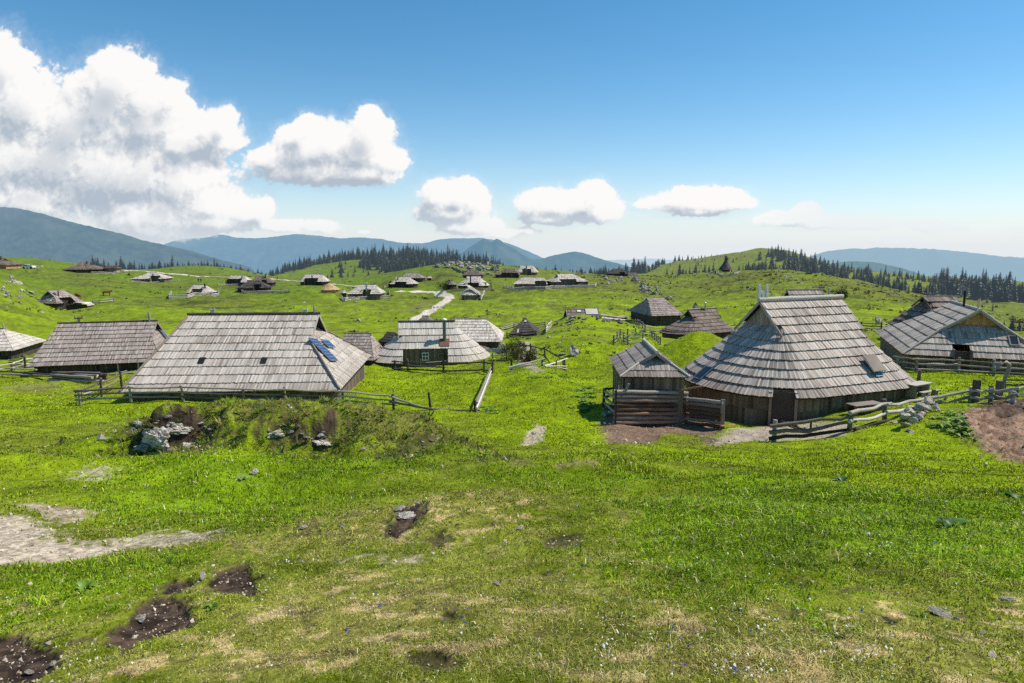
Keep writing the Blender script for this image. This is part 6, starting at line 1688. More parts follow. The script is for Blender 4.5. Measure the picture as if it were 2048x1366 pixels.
shrub('bushy dwarf pine beside the pale path, right of the fissured rock', 1034, 716, 2.2, 1.9, 2600, (.075, .095, .018), ymin=50); shrub('low brownish dwarf pine next to the bushy one', 1055, 722, 1.5, 1.0, 1500, (.10, .10, .022), ymin=50); shrub('dark scrub round the small shed under the crag', 893, 579, 3.5, 2.6, 900, (.05, .07, .02), ymin=120, leaf=.25); shrub('dark bush behind the ridge end of the far grey roof', 1685, 600, 2.2, 3.0, 900, (.03, .05, .012), ymin=60, leaf=.2)

# ------------------------------------------------------------------ spruces
def spruce_arrays(seed, dens=.9):
    """unit-height spruce: (trunk verts/faces, needle verts/faces, needle colours)"""
    r = np.random.default_rng(seed); V = []; C = []; wid = r.uniform(.19, .34); lean = r.normal(0, .012, 2)
    nw = 17; r_pow = r.uniform(.62, 1.0); tint = r.lognormal(0, .28); warm = r.normal(1, .12)
    for w in range(nw):
        z = .06 + .90 * (w / (nw - 1)) ** .92; R = wid * (1 - z) ** r_pow * r.uniform(.70, 1.2) + .008
        k = max(4, int((9 - 4 * z) * dens)); a0 = r.uniform(0, 6.28)
        for i in range(k):
            a = a0 + 6.283 * i / k + r.normal(0, .22); L = R * r.uniform(.65, 1.2); dr = L * r.uniform(.30, .62); d = np.array([math.cos(a), math.sin(a), 0]); s = np.array([-math.sin(a), math.cos(a), 0]); wd = L * r.uniform(.30, .48)
            o = np.array([lean[0] * z, lean[1] * z, z]); tip = o + d * L - [0, 0, dr]; mid = o + d * L * .62 - [0, 0, dr * .40]; hang = -np.array([0, 0, .022 + .02 * r.random()])
            V += [o + [0, 0, .012], mid + s * wd + hang, tip, o + [0, 0, .012], tip, mid - s * wd + hang]
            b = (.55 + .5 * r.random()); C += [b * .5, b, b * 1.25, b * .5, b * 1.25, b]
    o = np.array([lean[0], lean[1], 1.0])
    for i in range(4):
        a = i * 1.57; d = np.array([math.cos(a), math.sin(a), 0]); s = np.array([-math.sin(a), math.cos(a), 0]); V += [o + [0, 0, .015], o + d * .012 - [0, 0, .07] + s * .008, o + d * .012 - [0, 0, .07] - s * .008]; C += [1, .8, .8]
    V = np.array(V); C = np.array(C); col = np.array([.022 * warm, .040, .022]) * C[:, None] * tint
    F = np.arange(len(V)).reshape(-1, 3)
    return V, F, col


def trunk_arrays(seed):
    a = np.linspace(0, 2 * np.pi, 6, endpoint=False); V = []
    for z, rr in ((-.04, .016), (.3, .011), (.9, .003)):
        V.append(np.stack([np.cos(a) * rr, np.sin(a) * rr, np.full(6, z)], 1))
    V = np.concatenate(V); F = []
    for i in range(2):
        for j in range(6):
            p, q, s, t = i * 6 + j, i * 6 + (j + 1) % 6, (i + 1) * 6 + (j + 1) % 6, (i + 1) * 6 + j; F += [(p, q, s), (p, s, t)]
    return V, np.array(F)


SPR = []
for k in range(14):
    V, F, c = spruce_arrays(100 + k); tv, tf = trunk_arrays(k)
    SPR.append((np.concatenate([V, tv]), np.concatenate([F, tf + len(V)]), np.concatenate([c, np.tile([.03, .022, .016], (len(tv), 1))])))
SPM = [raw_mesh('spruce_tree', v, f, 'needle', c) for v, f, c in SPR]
trees = []      # (xyz, height, label, group)


def tree_line(lab, grp, pts, n, hpx, ylo, yhi, spread=2.0, Y=None):
    n = int(n * 1.7)
    """trees with their feet along a pixel line; hpx: height range in photo pixels"""
    P_ = np.array(pts, float); d = np.concatenate([[0], np.cumsum(np.hypot(*np.diff(P_, axis=0).T))])
    s = np.sort(rng.uniform(0, d[-1], n)); px = np.interp(s, d, P_[:, 0]); py = np.interp(s, d, P_[:, 1]) + rng.uniform(-spread, spread, n)
    for a, b in zip(px, py):
        if Y is None:
            q = hit1(a, b, ylo, yhi)
        else:
            yy = rng.uniform(*Y); q = P(a, b, yy)
        trees.append((q, rng.uniform(*hpx) * q[1] / FPX, lab, grp))


def tree_area(lab, grp, poly, n, hpx, ylo, yhi):
    n = int(n * 1.6)
    xs = [p[0] for p in poly]; ys = [p[1] for p in poly]; k = 0; g = 0; pp_ = np.array(poly, float)
    while k < n and g < n * 40:
        g += 1; px, py = rng.uniform(min(xs), max(xs)), rng.uniform(min(ys), max(ys))
        if poly_dist(np.array([px]), np.array([py]), pp_)[0] > 0:
            q = hit1(px, py, ylo, yhi); trees.append((q, rng.uniform(*hpx) * q[1] / FPX * (.8 + .4 * rng.random()), lab, grp)); k += 1


w1 = 'spruce in the dark wood behind the skyline huts at the left'
tree_line(w1, 'spruces of the left skyline wood', [(180, 545), (230, 546), (300, 546), (350, 546)], 46, (24, 32), 0, 0, 2, (430, 520)); tree_line(w1, 'spruces of the left skyline wood', [(350, 544), (400, 541), (435, 538)], 26, (13, 22), 0, 0, 1.5, (440, 520))
w2 = 'spruce in the row behind the hump right of the gravel road'
tree_line(w2, 'spruces behind the grassy hump', [(436, 537), (480, 545), (530, 553), (560, 553)], 34, (9, 15), 0, 0, 2, (470, 600))
w3 = 'spruce on the long crest of the central wooded hill, left of the clearing'
tree_line(w3, 'spruces on the left crest of the wooded hill', [(540, 552), (600, 536), (650, 524), (700, 517), (752, 516)], 85, (15, 23), 480, 700, 3)
w4 = 'spruce in the thick wood right of the clearing on the central hill'
tree_area(w4, 'spruces of the thick central wood', [(712, 535), (745, 514), (820, 512), (880, 520), (960, 527), (1000, 538), (960, 540), (880, 538), (830, 543), (790, 548), (740, 540)], 150, (20, 31), 440, 700)
tree_line(w4, 'spruces of the thick central wood', [(770, 549), (800, 546), (840, 543), (880, 536)], 26, (19, 28), 0, 0, 2, (420, 470)); tree_line(w4, 'spruces of the thick central wood', [(740, 513), (850, 515), (960, 528), (1010, 540)], 60, (18, 26), 500, 700, 2)
w5 = 'single spruce on the pale clearing of the central hill'
for px, py, h in ((640, 556, 13), (655, 557, 11), (664, 558, 21), (679, 535, 18), (683, 545, 20), (691, 528, 17), (682, 557, 22), (690, 540, 11), (696, 556, 13), (705, 557, 16), (708, 556, 14), (727, 545, 11), (722, 555, 9), (737, 553, 17), (759, 549, 14), (762, 543, 16), (710, 545, 12), (702, 535, 9), (671, 538, 8)):
    trees.append((hit1(px, py, 400, 700), h * hit1(px, py, 400, 700)[1] / FPX * 1.05, w5, 'single spruces on the clearing'))
w6 = 'spruce in the low dark row in the gap right of the crag'
tree_line(w6, 'spruces in the gap right of the crag', [(1000, 540), (1060, 547), (1100, 549), (1160, 551), (1215, 552)], 80, (10, 17), 0, 0, 2, (420, 560))
w7 = 'spruce in the loose groups left of the chapel hill'
tree_line(w7, 'spruces left of the chapel hill', [(1195, 552), (1230, 550), (1256, 546)], 22, (14, 23), 0, 0, 2, (430, 520)); tree_line(w7, 'spruces left of the chapel hill', [(1262, 547), (1290, 545)], 12, (20, 30), 430, 600, 2); tree_line(w7, 'spruces left of the chapel hill', [(1290, 535), (1330, 526)], 12, (9, 15), 430, 720, 2); tree_line(w7, 'spruces left of the chapel hill', [(1305, 538), (1320, 534), (1286, 545)], 6, (14, 20), 430, 720, 2)
w8 = 'spruce on the open grassy hill behind the chapel'
for px, py, h in ((1350, 522, 14), (1358, 519, 16), (1365, 518, 17), (1376, 516, 13), (1386, 516, 12), (1340, 532, 11), (1347, 526, 8), (1397, 517, 8), (1410, 512, 9), (1423, 509, 9), (1434, 508, 7), (1450, 513, 6), (1373, 522, 7), (1390, 521, 7), (1404, 523, 10), (1411, 524, 9), (1424, 520, 8), (1429, 521, 7), (1396, 532, 13), (1402, 535, 12), (1441, 514, 5), (1456, 520, 9), (1466, 525, 11), (1473, 520, 6), (1484, 507, 6), (1489, 514, 6), (1519, 520, 16), (1521, 510, 10), (1513, 519, 6), (1383, 512, 8), (1403, 509, 9)):
    q = hit1(px, py, 430, 800); trees.append((q, h * q[1] / FPX, w8, 'spruces on the open hill'))
w9 = 'tall spruce in the line just behind the chapel rise'
for px, h in ((1334, 18), (1345, 11), (1359, 22), (1366, 24), (1372, 22), (1379, 24), (1386, 20), (1391, 24), (1398, 15), (1405, 18), (1409, 28), (1418, 20), (1426, 22), (1434, 20), (1440, 25), (1478, 22), (1486, 24), (1492, 20), (1502, 26), (1514, 24), (1524, 22), (1532, 24)):
    yy = rng.uniform(430, 470); trees.append((P(px, 549 - (px > 1390) * 2, yy), h * yy / FPX, w9, 'spruces just behind the chapel rise'))
tree_line(w9, 'spruces just behind the chapel rise', [(1490, 546), (1560, 546), (1640, 550)], 60, (20, 32), 0, 0, 2, (425, 500))
w10 = 'spruce on the wooded right shoulder of the open hill'
tree_area(w10, 'spruces on the right shoulder of the open hill', [(1530, 512), (1548, 506), (1590, 515), (1650, 530), (1700, 545), (1690, 556), (1620, 545), (1570, 530)], 95, (15, 24), 430, 800)
w11 = 'spruce in the mixed groups on the right-hand slope'
tree_area(w11, 'spruces in groups on the right-hand slope', [(1650, 556), (1720, 556), (1800, 575), (1830, 585), (1780, 580), (1700, 562)], 44, (20, 30), 330, 620); tree_line(w11, 'spruces in groups on the right-hand slope', [(1690, 542), (1760, 550), (1830, 560), (1880, 566)], 38, (12, 22), 480, 720, 3)
tree_line(w11, 'spruces in groups on the right-hand slope', [(1830, 598), (1850, 592), (1880, 585)], 20, (22, 34), 250, 520, 3)
w12 = 'tall spruce in the dense dark wood at the right edge'
tree_area(w12, 'spruces of the dense right-edge wood', [(1860, 588), (1900, 575), (1960, 578), (2060, 592), (2100, 606), (1990, 604), (1900, 594)], 150, (30, 42), 280, 560); tree_line(w12, 'spruces of the dense right-edge wood', [(1880, 566), (1960, 573), (2060, 590)], 46, (18, 30), 430, 640, 3)
w13 = 'dark bushy spruce low at the right edge, beyond the gabled hut'
for px, py, h in ((1968, 640, 16), (1990, 650, 30), (2008, 652, 22), (2024, 660, 26), (2038, 662, 30), (2050, 662, 26), (1985, 622, 18), (2030, 644, 12), (1960, 602, 10), (1974, 606, 14), (1984, 604, 12), (1855, 606, 18), (1842, 602, 14)):
    q = hit1(px, py, 150, 500); trees.append((q, h * q[1] / FPX, w13, 'low bushy spruces at the right edge'))
trees = [(q, h * min(1.15, float(rng.lognormal(-.29, .24))), lab, grp) for q, h, lab, grp in trees]
px_h = np.array([t[1] / max(t[0][1], 1) for t in trees]); order = np.argsort(-px_h); keep = set(order[:290].tolist())
fv, ff, fc = [], [], []; off = 0
for i, (q, h, lab, grp) in enumerate(trees):
    k = int(rng.integers(14)); a = rng.uniform(0, 6.28)
    if i in keep:
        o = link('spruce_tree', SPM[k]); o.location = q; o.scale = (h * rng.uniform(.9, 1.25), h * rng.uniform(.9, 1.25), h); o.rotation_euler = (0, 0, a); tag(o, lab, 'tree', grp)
    else:
        v, f, c = SPR[k]; ca, sa = math.cos(a), math.sin(a)
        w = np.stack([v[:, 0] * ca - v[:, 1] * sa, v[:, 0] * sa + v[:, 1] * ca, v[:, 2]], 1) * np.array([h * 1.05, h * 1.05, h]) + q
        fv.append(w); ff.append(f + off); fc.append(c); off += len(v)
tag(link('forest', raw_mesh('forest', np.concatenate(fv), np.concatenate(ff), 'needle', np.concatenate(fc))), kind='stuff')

# ------------------------------------------------------------------ beings and the car
def skin_body(name, verts, edges, radii, mats, assign, loc, rz, label, cat, group=None):
    me = bpy.data.meshes.new(name); me.from_pydata(verts, edges, []); o = bpy.data.objects.new(name, me); COL.objects.link(o)
    sk = o.modifiers.new('skin', 'SKIN'); sd = o.modifiers.new('sub', 'SUBSURF'); sd.levels = sd.render_levels = 1
    for v, r in zip(me.skin_vertices[0].data, radii):
        v.radius = (r, r) if not isinstance(r, tuple) else r
    me.skin_vertices[0].data[0].use_root = True
    dg = bpy.context.evaluated_depsgraph_get(); m2 = bpy.data.meshes.new_from_object(o.evaluated_get(dg)); bpy.data.objects.remove(o)
    for m in mats:
        m2.materials.append(M[m])
    for p in m2.polygons:
        p.material_index = assign(p.center); p.use_smooth = True
    o = link(name, m2); o.location = loc; o.rotation_euler = (0, 0, rz)
    return tag(o, label, cat, group)


M['cow_brown'] = flat_mat('cow_hide', (.23, .085, .035), .8); M['cow_white'] = flat_mat('cow_white', (.62, .56, .50), .8)
M['cloth_dark'] = flat_mat('dark_cloth', (.02, .022, .03), .9); M['skin'] = flat_mat('skin', (.45, .27, .19), .6); M['cloth_blue'] = flat_mat('blue_cloth', (.03, .07, .16), .9); M['hair'] = flat_mat('hair', (.04, .025, .015), .8)


def cow(label, q, rz):
    v = [(-.75, 0, 1.05), (-.3, 0, 1.02), (.25, 0, 1.0), (.65, 0, 1.08), (1.0, 0, 1.25), (1.25, 0, 1.3), (1.55, 0, 1.08)]; e = [(i, i + 1) for i in range(6)]; r = [.26, .34, .36, .30, .19, .15, .09]
    for sx, x in ((0, -.7), (3, .6)):
        for y in (-.2, .2):
            b = len(v); hind = x < 0; v += [(x + (.06 if hind else 0), y, .72), (x - (.08 if hind else -.02), y, .38), (x, y, .04)]; r += [.14, .075, .06]; e += [(sx, b), (b, b + 1), (b + 1, b + 2)]
    b = len(v); v += [(-1.02, 0, .95), (-1.06, 0, .45)]; r += [.05, .03]; e += [(0, b), (b, b + 1)]
    for y in (-.22, .22):
        b = len(v); v += [(1.2, y, 1.36)]; r += [.05]; e += [(5, b)]
    return skin_body('cow', v, e, r, ['cow_brown', 'cow_white'], lambda c: 1 if (c[2] < .8 and abs(c[0]) < .5) or c[0] > 1.42 else 0, q, rz, label, 'cow')


def person(label, q, rz, coat='cloth_dark', stride=.12):
    v = [(0, 0, .95), (0, 0, 1.15), (0, 0, 1.40), (0, 0, 1.52), (0, .02, 1.66), (0, .02, 1.74)]; e = [(i, i + 1) for i in range(5)]; r = [(.15, .11), (.15, .11), (.17, .11), .06, (.09, .10), (.07, .08)]
    for s in (-1, 1):
        b = len(v); v += [(s * .10, stride * s * .3, .82), (s * .11, stride * s, .48), (s * .11, stride * s * 1.2, .06), (s * .11, stride * s * 1.2 + .13, .04)]; r += [.095, .065, .045, .04]; e += [(0, b), (b, b + 1), (b + 1, b + 2), (b + 2, b + 3)]
        b = len(v); v += [(s * .21, 0, 1.38), (s * .26, -.03, 1.12), (s * .25, .06, .90), (s * .25, .08, .80)]; r += [.06, .045, .036, .035]; e += [(2, b), (b, b + 1), (b + 1, b + 2), (b + 2, b + 3)]
    return skin_body('person', v, e, r, [coat, 'skin', 'cloth_dark', 'hair'], lambda c: 3 if c[2] > 1.72 or (c[2] > 1.6 and c[1] < -.02) else 1 if c[2] > 1.5 or (c[2] < .86 and abs(c[0]) > .2) else 0 if c[2] > .92 else 2, q, rz, label, 'person')


q = P(157, 599, 165); q[2] = G(q[0], q[1]); cow('brown and white cow standing behind the left pasture hut', q, 2.6)
q = P(214, 594, 170); q[2] = G(q[0], q[1]); cow('red-brown cow alone on the pasture right of the hut', q, .3)
person('person in dark clothes walking on the pasture, left one of the pair', hit1(397, 565, 150, 300), .4); person('person in blue walking on the pasture, right one of the pair', hit1(402, 565, 150, 300), .2, 'cloth_blue')
person('person in dark clothes standing by the end of the gravel road', hit1(555, 560, 150, 320), 1.2); person('person in blue standing at the chapel fence', hit1(1431, 548, 250, 420), 0, 'cloth_blue')

q = P(58, 537, 236); q[2] = float(G(q[0], q[1])); t = thing('parked_car', 'white car parked beside the far left hut', 'car', q, -.06)
m = MB(); pr = [(-1.9, .35), (1.95, .35), (1.95, .78), (1.5, .95), (.75, 1.02), (.25, 1.45), (-1.35, 1.5), (-1.9, 1.0)]
L = np.array([(x, -.8, z) for x, z in pr]); Rr = np.array([(x, .8, z) for x, z in pr])
for i in range(8):
    j = (i + 1) % 8; m.quads(np.array([[L[i], L[j], Rr[j], Rr[i]]]))
m.poly([L[0], L[1], L[2], L[3], L[4]]); m.poly([L[0], L[4], L[5], L[6], L[7]]); m.poly([Rr[0], Rr[1], Rr[2], Rr[3], Rr[4]]); m.poly([Rr[0], Rr[4], Rr[5], Rr[6], Rr[7]])
m.build('body', 'white', t)
m = MB()
for y_ in (-.815, .815):
    m.quads(np.array([[(-1.45, y_, 1.05), (.55, y_, 1.05), (.2, y_, 1.38), (-1.25, y_, 1.40)]]))
m.quads(np.array([[(.78, -.7, 1.06), (.78, .7, 1.06), (.34, .7, 1.42), (.34, -.7, 1.42)]])); m.build('window', 'glass', t)
for x_ in (-1.25, 1.3):
    for y_ in (-.78, .78):
        m = MB(); m.tube([(x_, y_ - .1, .34), (x_, y_ + .1, .34)], .34, 12); m.build('wheel', 'black', t)

# ------------------------------------------------------------------ distant mountains
def mountain(name, sky, Y, base=-800, depth=1.0, rough=60, seed=0, forest=((.006, .014, .008), (.085, .100, .036)), fscale=.006, lowhaze=0.0, L=9000, hz=HAZE):
    """a range with the skyline read off the photo: (px, row) at distance Y"""
    sky = np.array(sky, float); n = 420; px = np.linspace(sky[0, 0], sky[-1, 0], n); row = np.interp(px, sky[:, 0], sky[:, 1])
    k = np.ones(5) / 5; row = np.convolve(np.pad(row, 2, 'edge'), k, 'valid')
    crest = P(px, row, 1.0) * Y; x = crest[:, 0]; cz = crest[:, 2] + rough * .10 * fbm(px * .06, px * 0 + seed, 4, seed=seed, gain=.6)
    m = 90; t = np.linspace(0, 1.6, m); V = np.zeros((n, m, 3))
    for j in range(m):
        u = t[j]                                                   # 0 far side .. .5 crest .. to the foot towards the viewer
        d = (.35 - u) * depth * (900 + Y * .18)
        yy = Y + d; f = np.where(u < .35, 1 - (.35 - u) / .35 * .9, 1 - np.clip((u - .35) / 1.25, 0, 1) ** .92)
        xx = x * (yy / Y) if u > .35 else x
        rid = fbm(xx / (Y * .055) + 3.1 * seed, np.full(n, yy) / (Y * .16), 5, seed=seed + 5, gain=.55)
        z = base + (cz - base) * f + rough * rid * np.clip(abs(u - .35) * 3.5, 0, 1) * 2.0
        V[:, j] = np.stack([xx, np.full(n, yy), z], 1)
    idx = np.arange(n * m).reshape(n, m); F = np.stack([idx[:-1, :-1], idx[:-1, 1:], idx[1:, 1:], idx[1:, :-1]], -1).reshape(-1, 4)
    mt, nt, b = new_mat(name)
    geo = N(nt, 'ShaderNodeNewGeometry'); n1 = N(nt, 'ShaderNodeTexNoise', Scale=fscale, Detail=8.0, Roughness=.72); nt.links.new(geo.outputs['Position'], n1.inputs['Vector']); n2 = N(nt, 'ShaderNodeTexNoise', Scale=fscale * .35, Detail=4.0); nt.links.new(geo.outputs['Position'], n2.inputs['Vector'])
    c = ramp(nt, n1.outputs[0], [(.35, forest[0]), (.62, forest[1])]); c = mix_col(nt, math_n(nt, 'MULTIPLY', ramp(nt, n2.outputs[0], [(.55, 0.0), (.68, 1.0)]), .8), c, (.13, .105, .085))
    nt.links.new(c, b.inputs['Base Color']); b.inputs['Roughness'].default_value = 1; b.inputs['Specular IOR Level'].default_value = 0
    bp = N(nt, 'ShaderNodeBump', Strength=1.0, Distance=40.0); nt.links.new(n1.outputs[0], bp.inputs['Height']); nt.links.new(bp.outputs[0], b.inputs['Normal'])
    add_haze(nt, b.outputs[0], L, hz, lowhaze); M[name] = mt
    return tag(link('mountains', raw_mesh('mountains', V.reshape(-1, 3), F, mt, None, True)), kind='structure')


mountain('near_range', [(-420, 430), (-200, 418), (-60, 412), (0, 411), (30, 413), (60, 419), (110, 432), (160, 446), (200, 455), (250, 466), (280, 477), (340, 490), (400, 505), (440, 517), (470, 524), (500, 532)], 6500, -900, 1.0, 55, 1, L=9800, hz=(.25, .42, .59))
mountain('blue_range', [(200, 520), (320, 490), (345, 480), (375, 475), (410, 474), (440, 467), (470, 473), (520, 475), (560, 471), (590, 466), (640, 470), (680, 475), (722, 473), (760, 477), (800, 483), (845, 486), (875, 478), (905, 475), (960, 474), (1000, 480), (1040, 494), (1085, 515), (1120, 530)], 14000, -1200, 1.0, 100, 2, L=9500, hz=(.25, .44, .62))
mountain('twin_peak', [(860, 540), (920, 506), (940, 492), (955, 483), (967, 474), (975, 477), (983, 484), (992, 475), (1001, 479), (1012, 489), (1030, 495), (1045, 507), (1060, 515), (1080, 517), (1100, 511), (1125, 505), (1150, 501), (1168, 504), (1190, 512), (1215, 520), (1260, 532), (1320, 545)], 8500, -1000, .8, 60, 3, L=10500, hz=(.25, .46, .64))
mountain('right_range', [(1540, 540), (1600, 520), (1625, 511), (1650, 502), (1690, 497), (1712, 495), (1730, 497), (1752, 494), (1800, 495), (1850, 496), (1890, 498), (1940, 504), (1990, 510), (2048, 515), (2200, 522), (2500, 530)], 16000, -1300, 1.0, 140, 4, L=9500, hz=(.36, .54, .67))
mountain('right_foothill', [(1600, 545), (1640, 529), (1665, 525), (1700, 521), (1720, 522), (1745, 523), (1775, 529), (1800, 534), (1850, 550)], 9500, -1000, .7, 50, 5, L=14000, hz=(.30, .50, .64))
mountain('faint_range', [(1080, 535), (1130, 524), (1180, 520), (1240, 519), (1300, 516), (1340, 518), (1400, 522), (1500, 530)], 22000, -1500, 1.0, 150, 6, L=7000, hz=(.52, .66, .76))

# ------------------------------------------------------------------ clouds: a far curved sheet; outlines from envelopes (attribute), billows from noise nodes
BL = [  # px, row, rx, ry, softness
    (-40, 190, 120, 120), (40, 210, 95, 85), (10, 130, 50, 60), (-60, 330, 160, 110), (235, 165, 80, 72), (205, 205, 90, 80), (290, 200, 62, 52), (150, 250, 90, 80), (345, 195, 36, 40), (300, 250, 120, 62), (425, 262, 62, 46), (455, 235, 26, 24), (370, 285, 90, 50), (110, 320, 190, 95), (250, 350, 190, 88), (360, 365, 90, 62), (60, 400, 110, 55), (300, 430, 120, 60), (290, 462, 55, 20), (420, 410, 80, 45), (500, 425, 52, 32), (530, 415, 26, 26), (420, 445, 90, 28), (560, 450, 60, 14), (640, 453, 44, 15), (455, 285, 36, 20),
    (545, 318, 56, 30), (620, 300, 80, 52), (616, 250, 30, 26), (590, 280, 40, 34), (665, 290, 60, 50), (742, 262, 46, 52), (720, 300, 80, 60), (770, 320, 46, 30), (640, 345, 130, 30), (720, 350, 70, 26),
    (905, 400, 64, 40), (930, 378, 34, 28), (880, 390, 36, 28), (950, 402, 26, 28), (900, 428, 66, 20), (965, 386, 8, 8),
    (1140, 415, 92, 30), (1190, 396, 40, 34), (1080, 402, 40, 22), (1130, 405, 50, 26), (1200, 425, 40, 20), (1095, 440, 50, 12),
    (1400, 404, 80, 26), (1385, 388, 40, 18), (1455, 392, 44, 18), (1340, 400, 36, 14), (1395, 424, 44, 10), (1480, 408, 34, 9), (1285, 410, 16, 8),
    (1610, 430, 34, 22), (1580, 440, 64, 14), (1650, 444, 70, 12), (1700, 448, 40, 9), (1555, 425, 16, 6), (1750, 446, 54, 12), (1850, 450, 40, 9), (1895, 460, 46, 8), (2035, 465, 40, 12), (1780, 480, 40, 8), (730, 464, 12, 4), (940, 455, 70, 16), (1000, 468, 40, 9), (1050, 462, 30, 8)]
BL = np.array(BL, float); BL[38:, 2:4] *= 1.14
nu, nv = 620, 210
pu = np.linspace(-260, 2300, nu); pv = np.linspace(20, 500, nv)
GU, GV = np.meshgrid(pu, pv, indexing='ij')


def envelope(u, v):
    e = np.full(u.shape, -9.0); acc = np.zeros(u.shape)
    for cx, cy, rx, ry in BL:
        # bases are flatter than the tops
        dy = np.where(v > cy, (v - cy) / (ry * .92), (v - cy) / ry)
        d = 1 - np.sqrt(((u - cx) / rx) ** 2 + dy ** 2 + 1e-6)
        d = np.maximum(d, -2.5) * min(1.0, (min(rx, ry) / 45.0) ** .25)
        acc += np.exp(7.0 * d)
    return np.log(acc + 1e-8) / 7.0 - .10


RC = 11500.0
d_ = ray(GU, GV); hz = np.hypot(d_[..., 0], d_[..., 1])[..., None]
Vc = (d_ / hz * RC).reshape(-1, 3)
idx = np.arange(nu * nv).reshape(nu, nv); Fc = np.stack([idx[:-1, :-1], idx[1:, :-1], idx[1:, 1:], idx[:-1, 1:]], -1).reshape(-1, 4)
E0 = envelope(GU, GV); E1 = envelope(GU + 9, GV - 13); E2 = envelope(GU + 26, GV - 42)
use = (np.max(np.stack([E0.ravel()[Fc[:, k]] for k in range(4)]), 0) > -1.2)
cm, nt, b = new_mat('cloud'); nt.nodes.remove(b)
ae = N(nt, 'ShaderNodeAttribute', attribute_name='env'); sp = N(nt, 'ShaderNodeSeparateXYZ'); nt.links.new(ae.outputs['Vector'], sp.inputs[0])
uvn = N(nt, 'ShaderNodeAttribute', attribute_name='cloud_uv'); at2 = N(nt, 'ShaderNodeAttribute', attribute_name='tint')


def billow(off):
    mp = N(nt, 'ShaderNodeMapping'); mp.inputs['Location'].default_value = off; nt.links.new(uvn.outputs['Vector'], mp.inputs[0])
    w = N(nt, 'ShaderNodeTexNoise', Scale=1.6, Detail=3.0); nt.links.new(mp.outputs[0], w.inputs['Vector'])
    ad = nt.nodes.new('ShaderNodeVectorMath'); ad.operation = 'MULTIPLY_ADD'; nt.links.new(w.outputs['Color'], ad.inputs[0]); ad.inputs[1].default_value = (.28, .28, .28); nt.links.new(mp.outputs[0], ad.inputs[2])
    v1 = N(nt, 'ShaderNodeTexVoronoi', Scale=2.2, feature='SMOOTH_F1', Smoothness=.55); v1.inputs['Detail'].default_value = 4.0; v1.inputs['Roughness'].default_value = .55; v1.inputs['Lacunarity'].default_value = 2.1
    v1.normalize = True; nt.links.new(ad.outputs[0], v1.inputs['Vector'])
    n = N(nt, 'ShaderNodeTexNoise', Scale=2.4, Detail=8.0, Roughness=.6); nt.links.new(ad.outputs[0], n.inputs['Vector'])
    v2 = N(nt, 'ShaderNodeTexVoronoi', Scale=6.5, feature='SMOOTH_F1', Smoothness=.6); v2.inputs['Detail'].default_value = 2.0; v2.normalize = True; nt.links.new(ad.outputs[0], v2.inputs['Vector'])
    a = math_n(nt, 'ADD', math_n(nt, 'MULTIPLY', math_n(nt, 'SUBTRACT', .42, v1.outputs['Distance']), .75), math_n(nt, 'MULTIPLY', math_n(nt, 'SUBTRACT', .40, v2.outputs['Distance']), .55))
    return math_n(nt, 'ADD', a, math_n(nt, 'MULTIPLY', math_n(nt, 'SUBTRACT', n.outputs[0], .5), .85))


b0, b1, b2 = billow((0, 0, 0)), billow((.09, .13, 0)), billow((.26, .42, 0))
H0_ = math_n(nt, 'ADD', sp.outputs[0], b0); H1_ = math_n(nt, 'ADD', sp.outputs[1], b1); H2_ = math_n(nt, 'ADD', sp.outputs[2], b2)
alpha = N(nt, 'ShaderNodeMapRange', interpolation_type='SMOOTHSTEP'); nt.links.new(H0_, alpha.inputs[0]); alpha.inputs[1].default_value = -.04; alpha.inputs[2].default_value = .19
clampd = lambda x: math_n(nt, 'MINIMUM', math_n(nt, 'MAXIMUM', x, -.15), .75)
s1 = math_n(nt, 'MULTIPLY', math_n(nt, 'SUBTRACT', clampd(H0_), clampd(H1_)), .95); s2 = math_n(nt, 'MULTIPLY', math_n(nt, 'SUBTRACT', clampd(H0_), clampd(H2_)), .62)
lit = math_n(nt, 'ADD', .76, math_n(nt, 'ADD', s1, s2)); lit = math_n(nt, 'SUBTRACT', lit, math_n(nt, 'MULTIPLY', math_n(nt, 'MAXIMUM', sp.outputs[2], 0.0), .62))
colr = ramp(nt, lit, [(.0, (.46, .53, .62)), (.28, (.60, .65, .71)), (.50, (.76, .785, .81)), (.70, (.90, .905, .91)), (1.0, (1.0, .985, .965))])  # sunlit and shaded sides of the billows painted into the glowing colour
colr = mix_col(nt, at2.outputs['Fac'], colr, (.80, .85, .90))
em = N(nt, 'ShaderNodeEmission'); nt.links.new(colr, em.inputs[0]); em.inputs[1].default_value = .98
tr = N(nt, 'ShaderNodeBsdfTransparent'); wisp = N(nt, 'ShaderNodeMapRange', interpolation_type='SMOOTHSTEP'); nt.links.new(H0_, wisp.inputs[0]); wisp.inputs[1].default_value = -.42; wisp.inputs[2].default_value = .20; wisp.inputs[4].default_value = .20
mx = N(nt, 'ShaderNodeMixShader'); nt.links.new(math_n(nt, 'MULTIPLY', math_n(nt, 'MAXIMUM', alpha.outputs[0], wisp.outputs[0]), math_n(nt, 'SUBTRACT', 1.0, math_n(nt, 'MULTIPLY', at2.outputs['Fac'], .5))), mx.inputs[0]); nt.links.new(tr.outputs[0], mx.inputs[1]); nt.links.new(em.outputs[0], mx.inputs[2])
nt.links.new(mx.outputs[0], nt.nodes['Material Output'].inputs['Surface'])
me = raw_mesh('clouds', Vc, Fc[use], cm)
a = me.attributes.new('env', 'FLOAT_VECTOR', 'POINT'); a.data.foreach_set('vector', np.stack([E0, E1, E2], -1).astype(np.float32).ravel())
a = me.attributes.new('cloud_uv', 'FLOAT_VECTOR', 'POINT'); a.data.foreach_set('vector', np.stack([GU / 100, -GV / 100, np.zeros_like(GU)], -1).astype(np.float32).ravel())
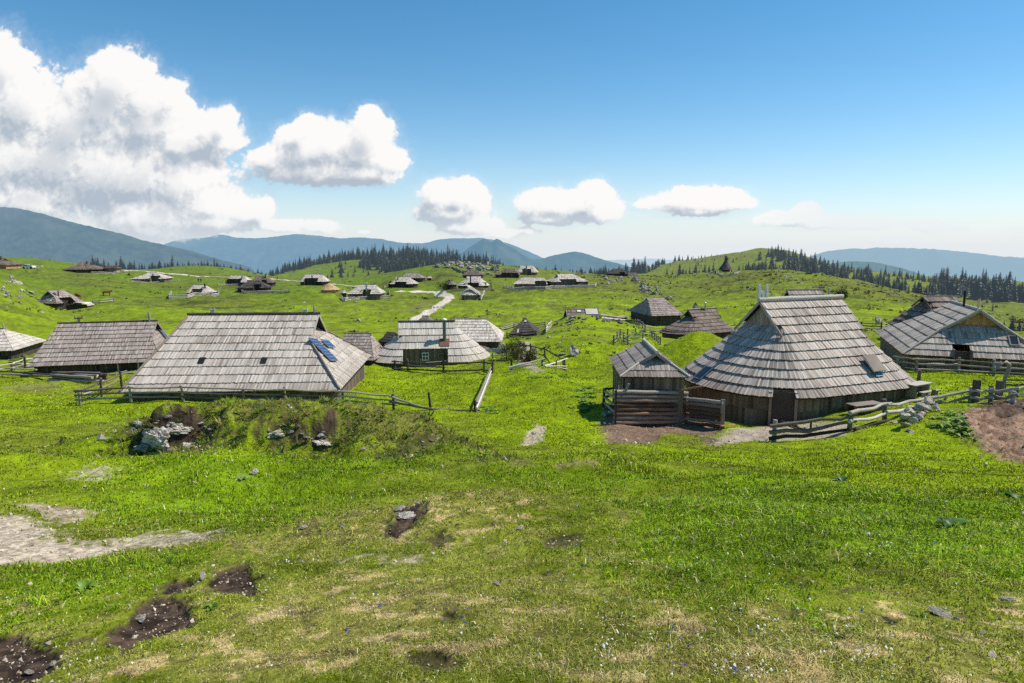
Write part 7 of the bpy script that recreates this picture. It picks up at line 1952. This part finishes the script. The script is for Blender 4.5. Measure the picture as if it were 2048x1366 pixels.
tint = np.clip(sstep(400, 500, GV) * .45 + sstep(1480, 1700, GU) * .45, 0, .8); a = me.attributes.new('tint', 'FLOAT', 'POINT'); a.data.foreach_set('value', tint.astype(np.float32).ravel())
tag(link('clouds', me), kind='structure')

# ------------------------------------------------------------------ light, sky, camera
elev = math.asin(SUN_DIR[2]); azim = math.atan2(SUN_DIR[0], SUN_DIR[1])
w = bpy.data.worlds.new('World'); scn.world = w; w.use_nodes = True; nt = w.node_tree
sky = nt.nodes.new('ShaderNodeTexSky'); sky.sky_type = 'NISHITA'; sky.sun_disc = False; sky.sun_elevation = elev; sky.sun_rotation = azim; sky.altitude = 1600; sky.air_density = 1.0; sky.dust_density = .6; sky.ozone_density = 2.5
bg = nt.nodes['Background']; bg.inputs[1].default_value = .125
hs = nt.nodes.new('ShaderNodeHueSaturation'); hs.inputs['Hue'].default_value = .487; hs.inputs['Saturation'].default_value = 1.28; hs.inputs['Value'].default_value = 1.13; nt.links.new(sky.outputs[0], hs.inputs['Color'])
tc = nt.nodes.new('ShaderNodeTexCoord'); sz = nt.nodes.new('ShaderNodeSeparateXYZ'); nt.links.new(tc.outputs['Generated'], sz.inputs[0])
hzf = math_n(nt, 'MULTIPLY', math_n(nt, 'POWER', 2.71828, math_n(nt, 'DIVIDE', math_n(nt, 'MAXIMUM', sz.outputs[2], 0.0), -.070)), .92)
nt.links.new(mix_col(nt, hzf, hs.outputs[0], (6.1, 6.5, 6.95)), bg.inputs[0])
ld = bpy.data.lights.new('sun', 'SUN'); ld.energy = 5.0; ld.angle = rad(.53); ld.color = (1.0, .935, .825)
lo = bpy.data.objects.new('sun', ld); COL.objects.link(lo)
from mathutils import Vector
lo.rotation_euler = Vector(-SUN_DIR).to_track_quat('-Z', 'Y').to_euler(); lo.location = (20, 10, 40)

cam = bpy.data.cameras.new('camera'); cam.lens = 24.0; cam.sensor_width = 36.0; cam.clip_start = .1; cam.clip_end = 60000
co = bpy.data.objects.new('camera', cam); COL.objects.link(co); co.location = (0, 0, 0); co.rotation_euler = (math.pi / 2 - PITCH, 0, 0)
scn.camera = co
scn.view_settings.view_transform = 'Standard'; scn.view_settings.look = 'None'; scn.view_settings.exposure = 0; scn.view_settings.gamma = 1
scn.render.engine = 'CYCLES'; scn.cycles.max_bounces = 6; scn.cycles.diffuse_bounces = 3; scn.cycles.transparent_max_bounces = 12; scn.cycles.use_denoising = False
scn.cycles.sample_clamp_indirect = 4
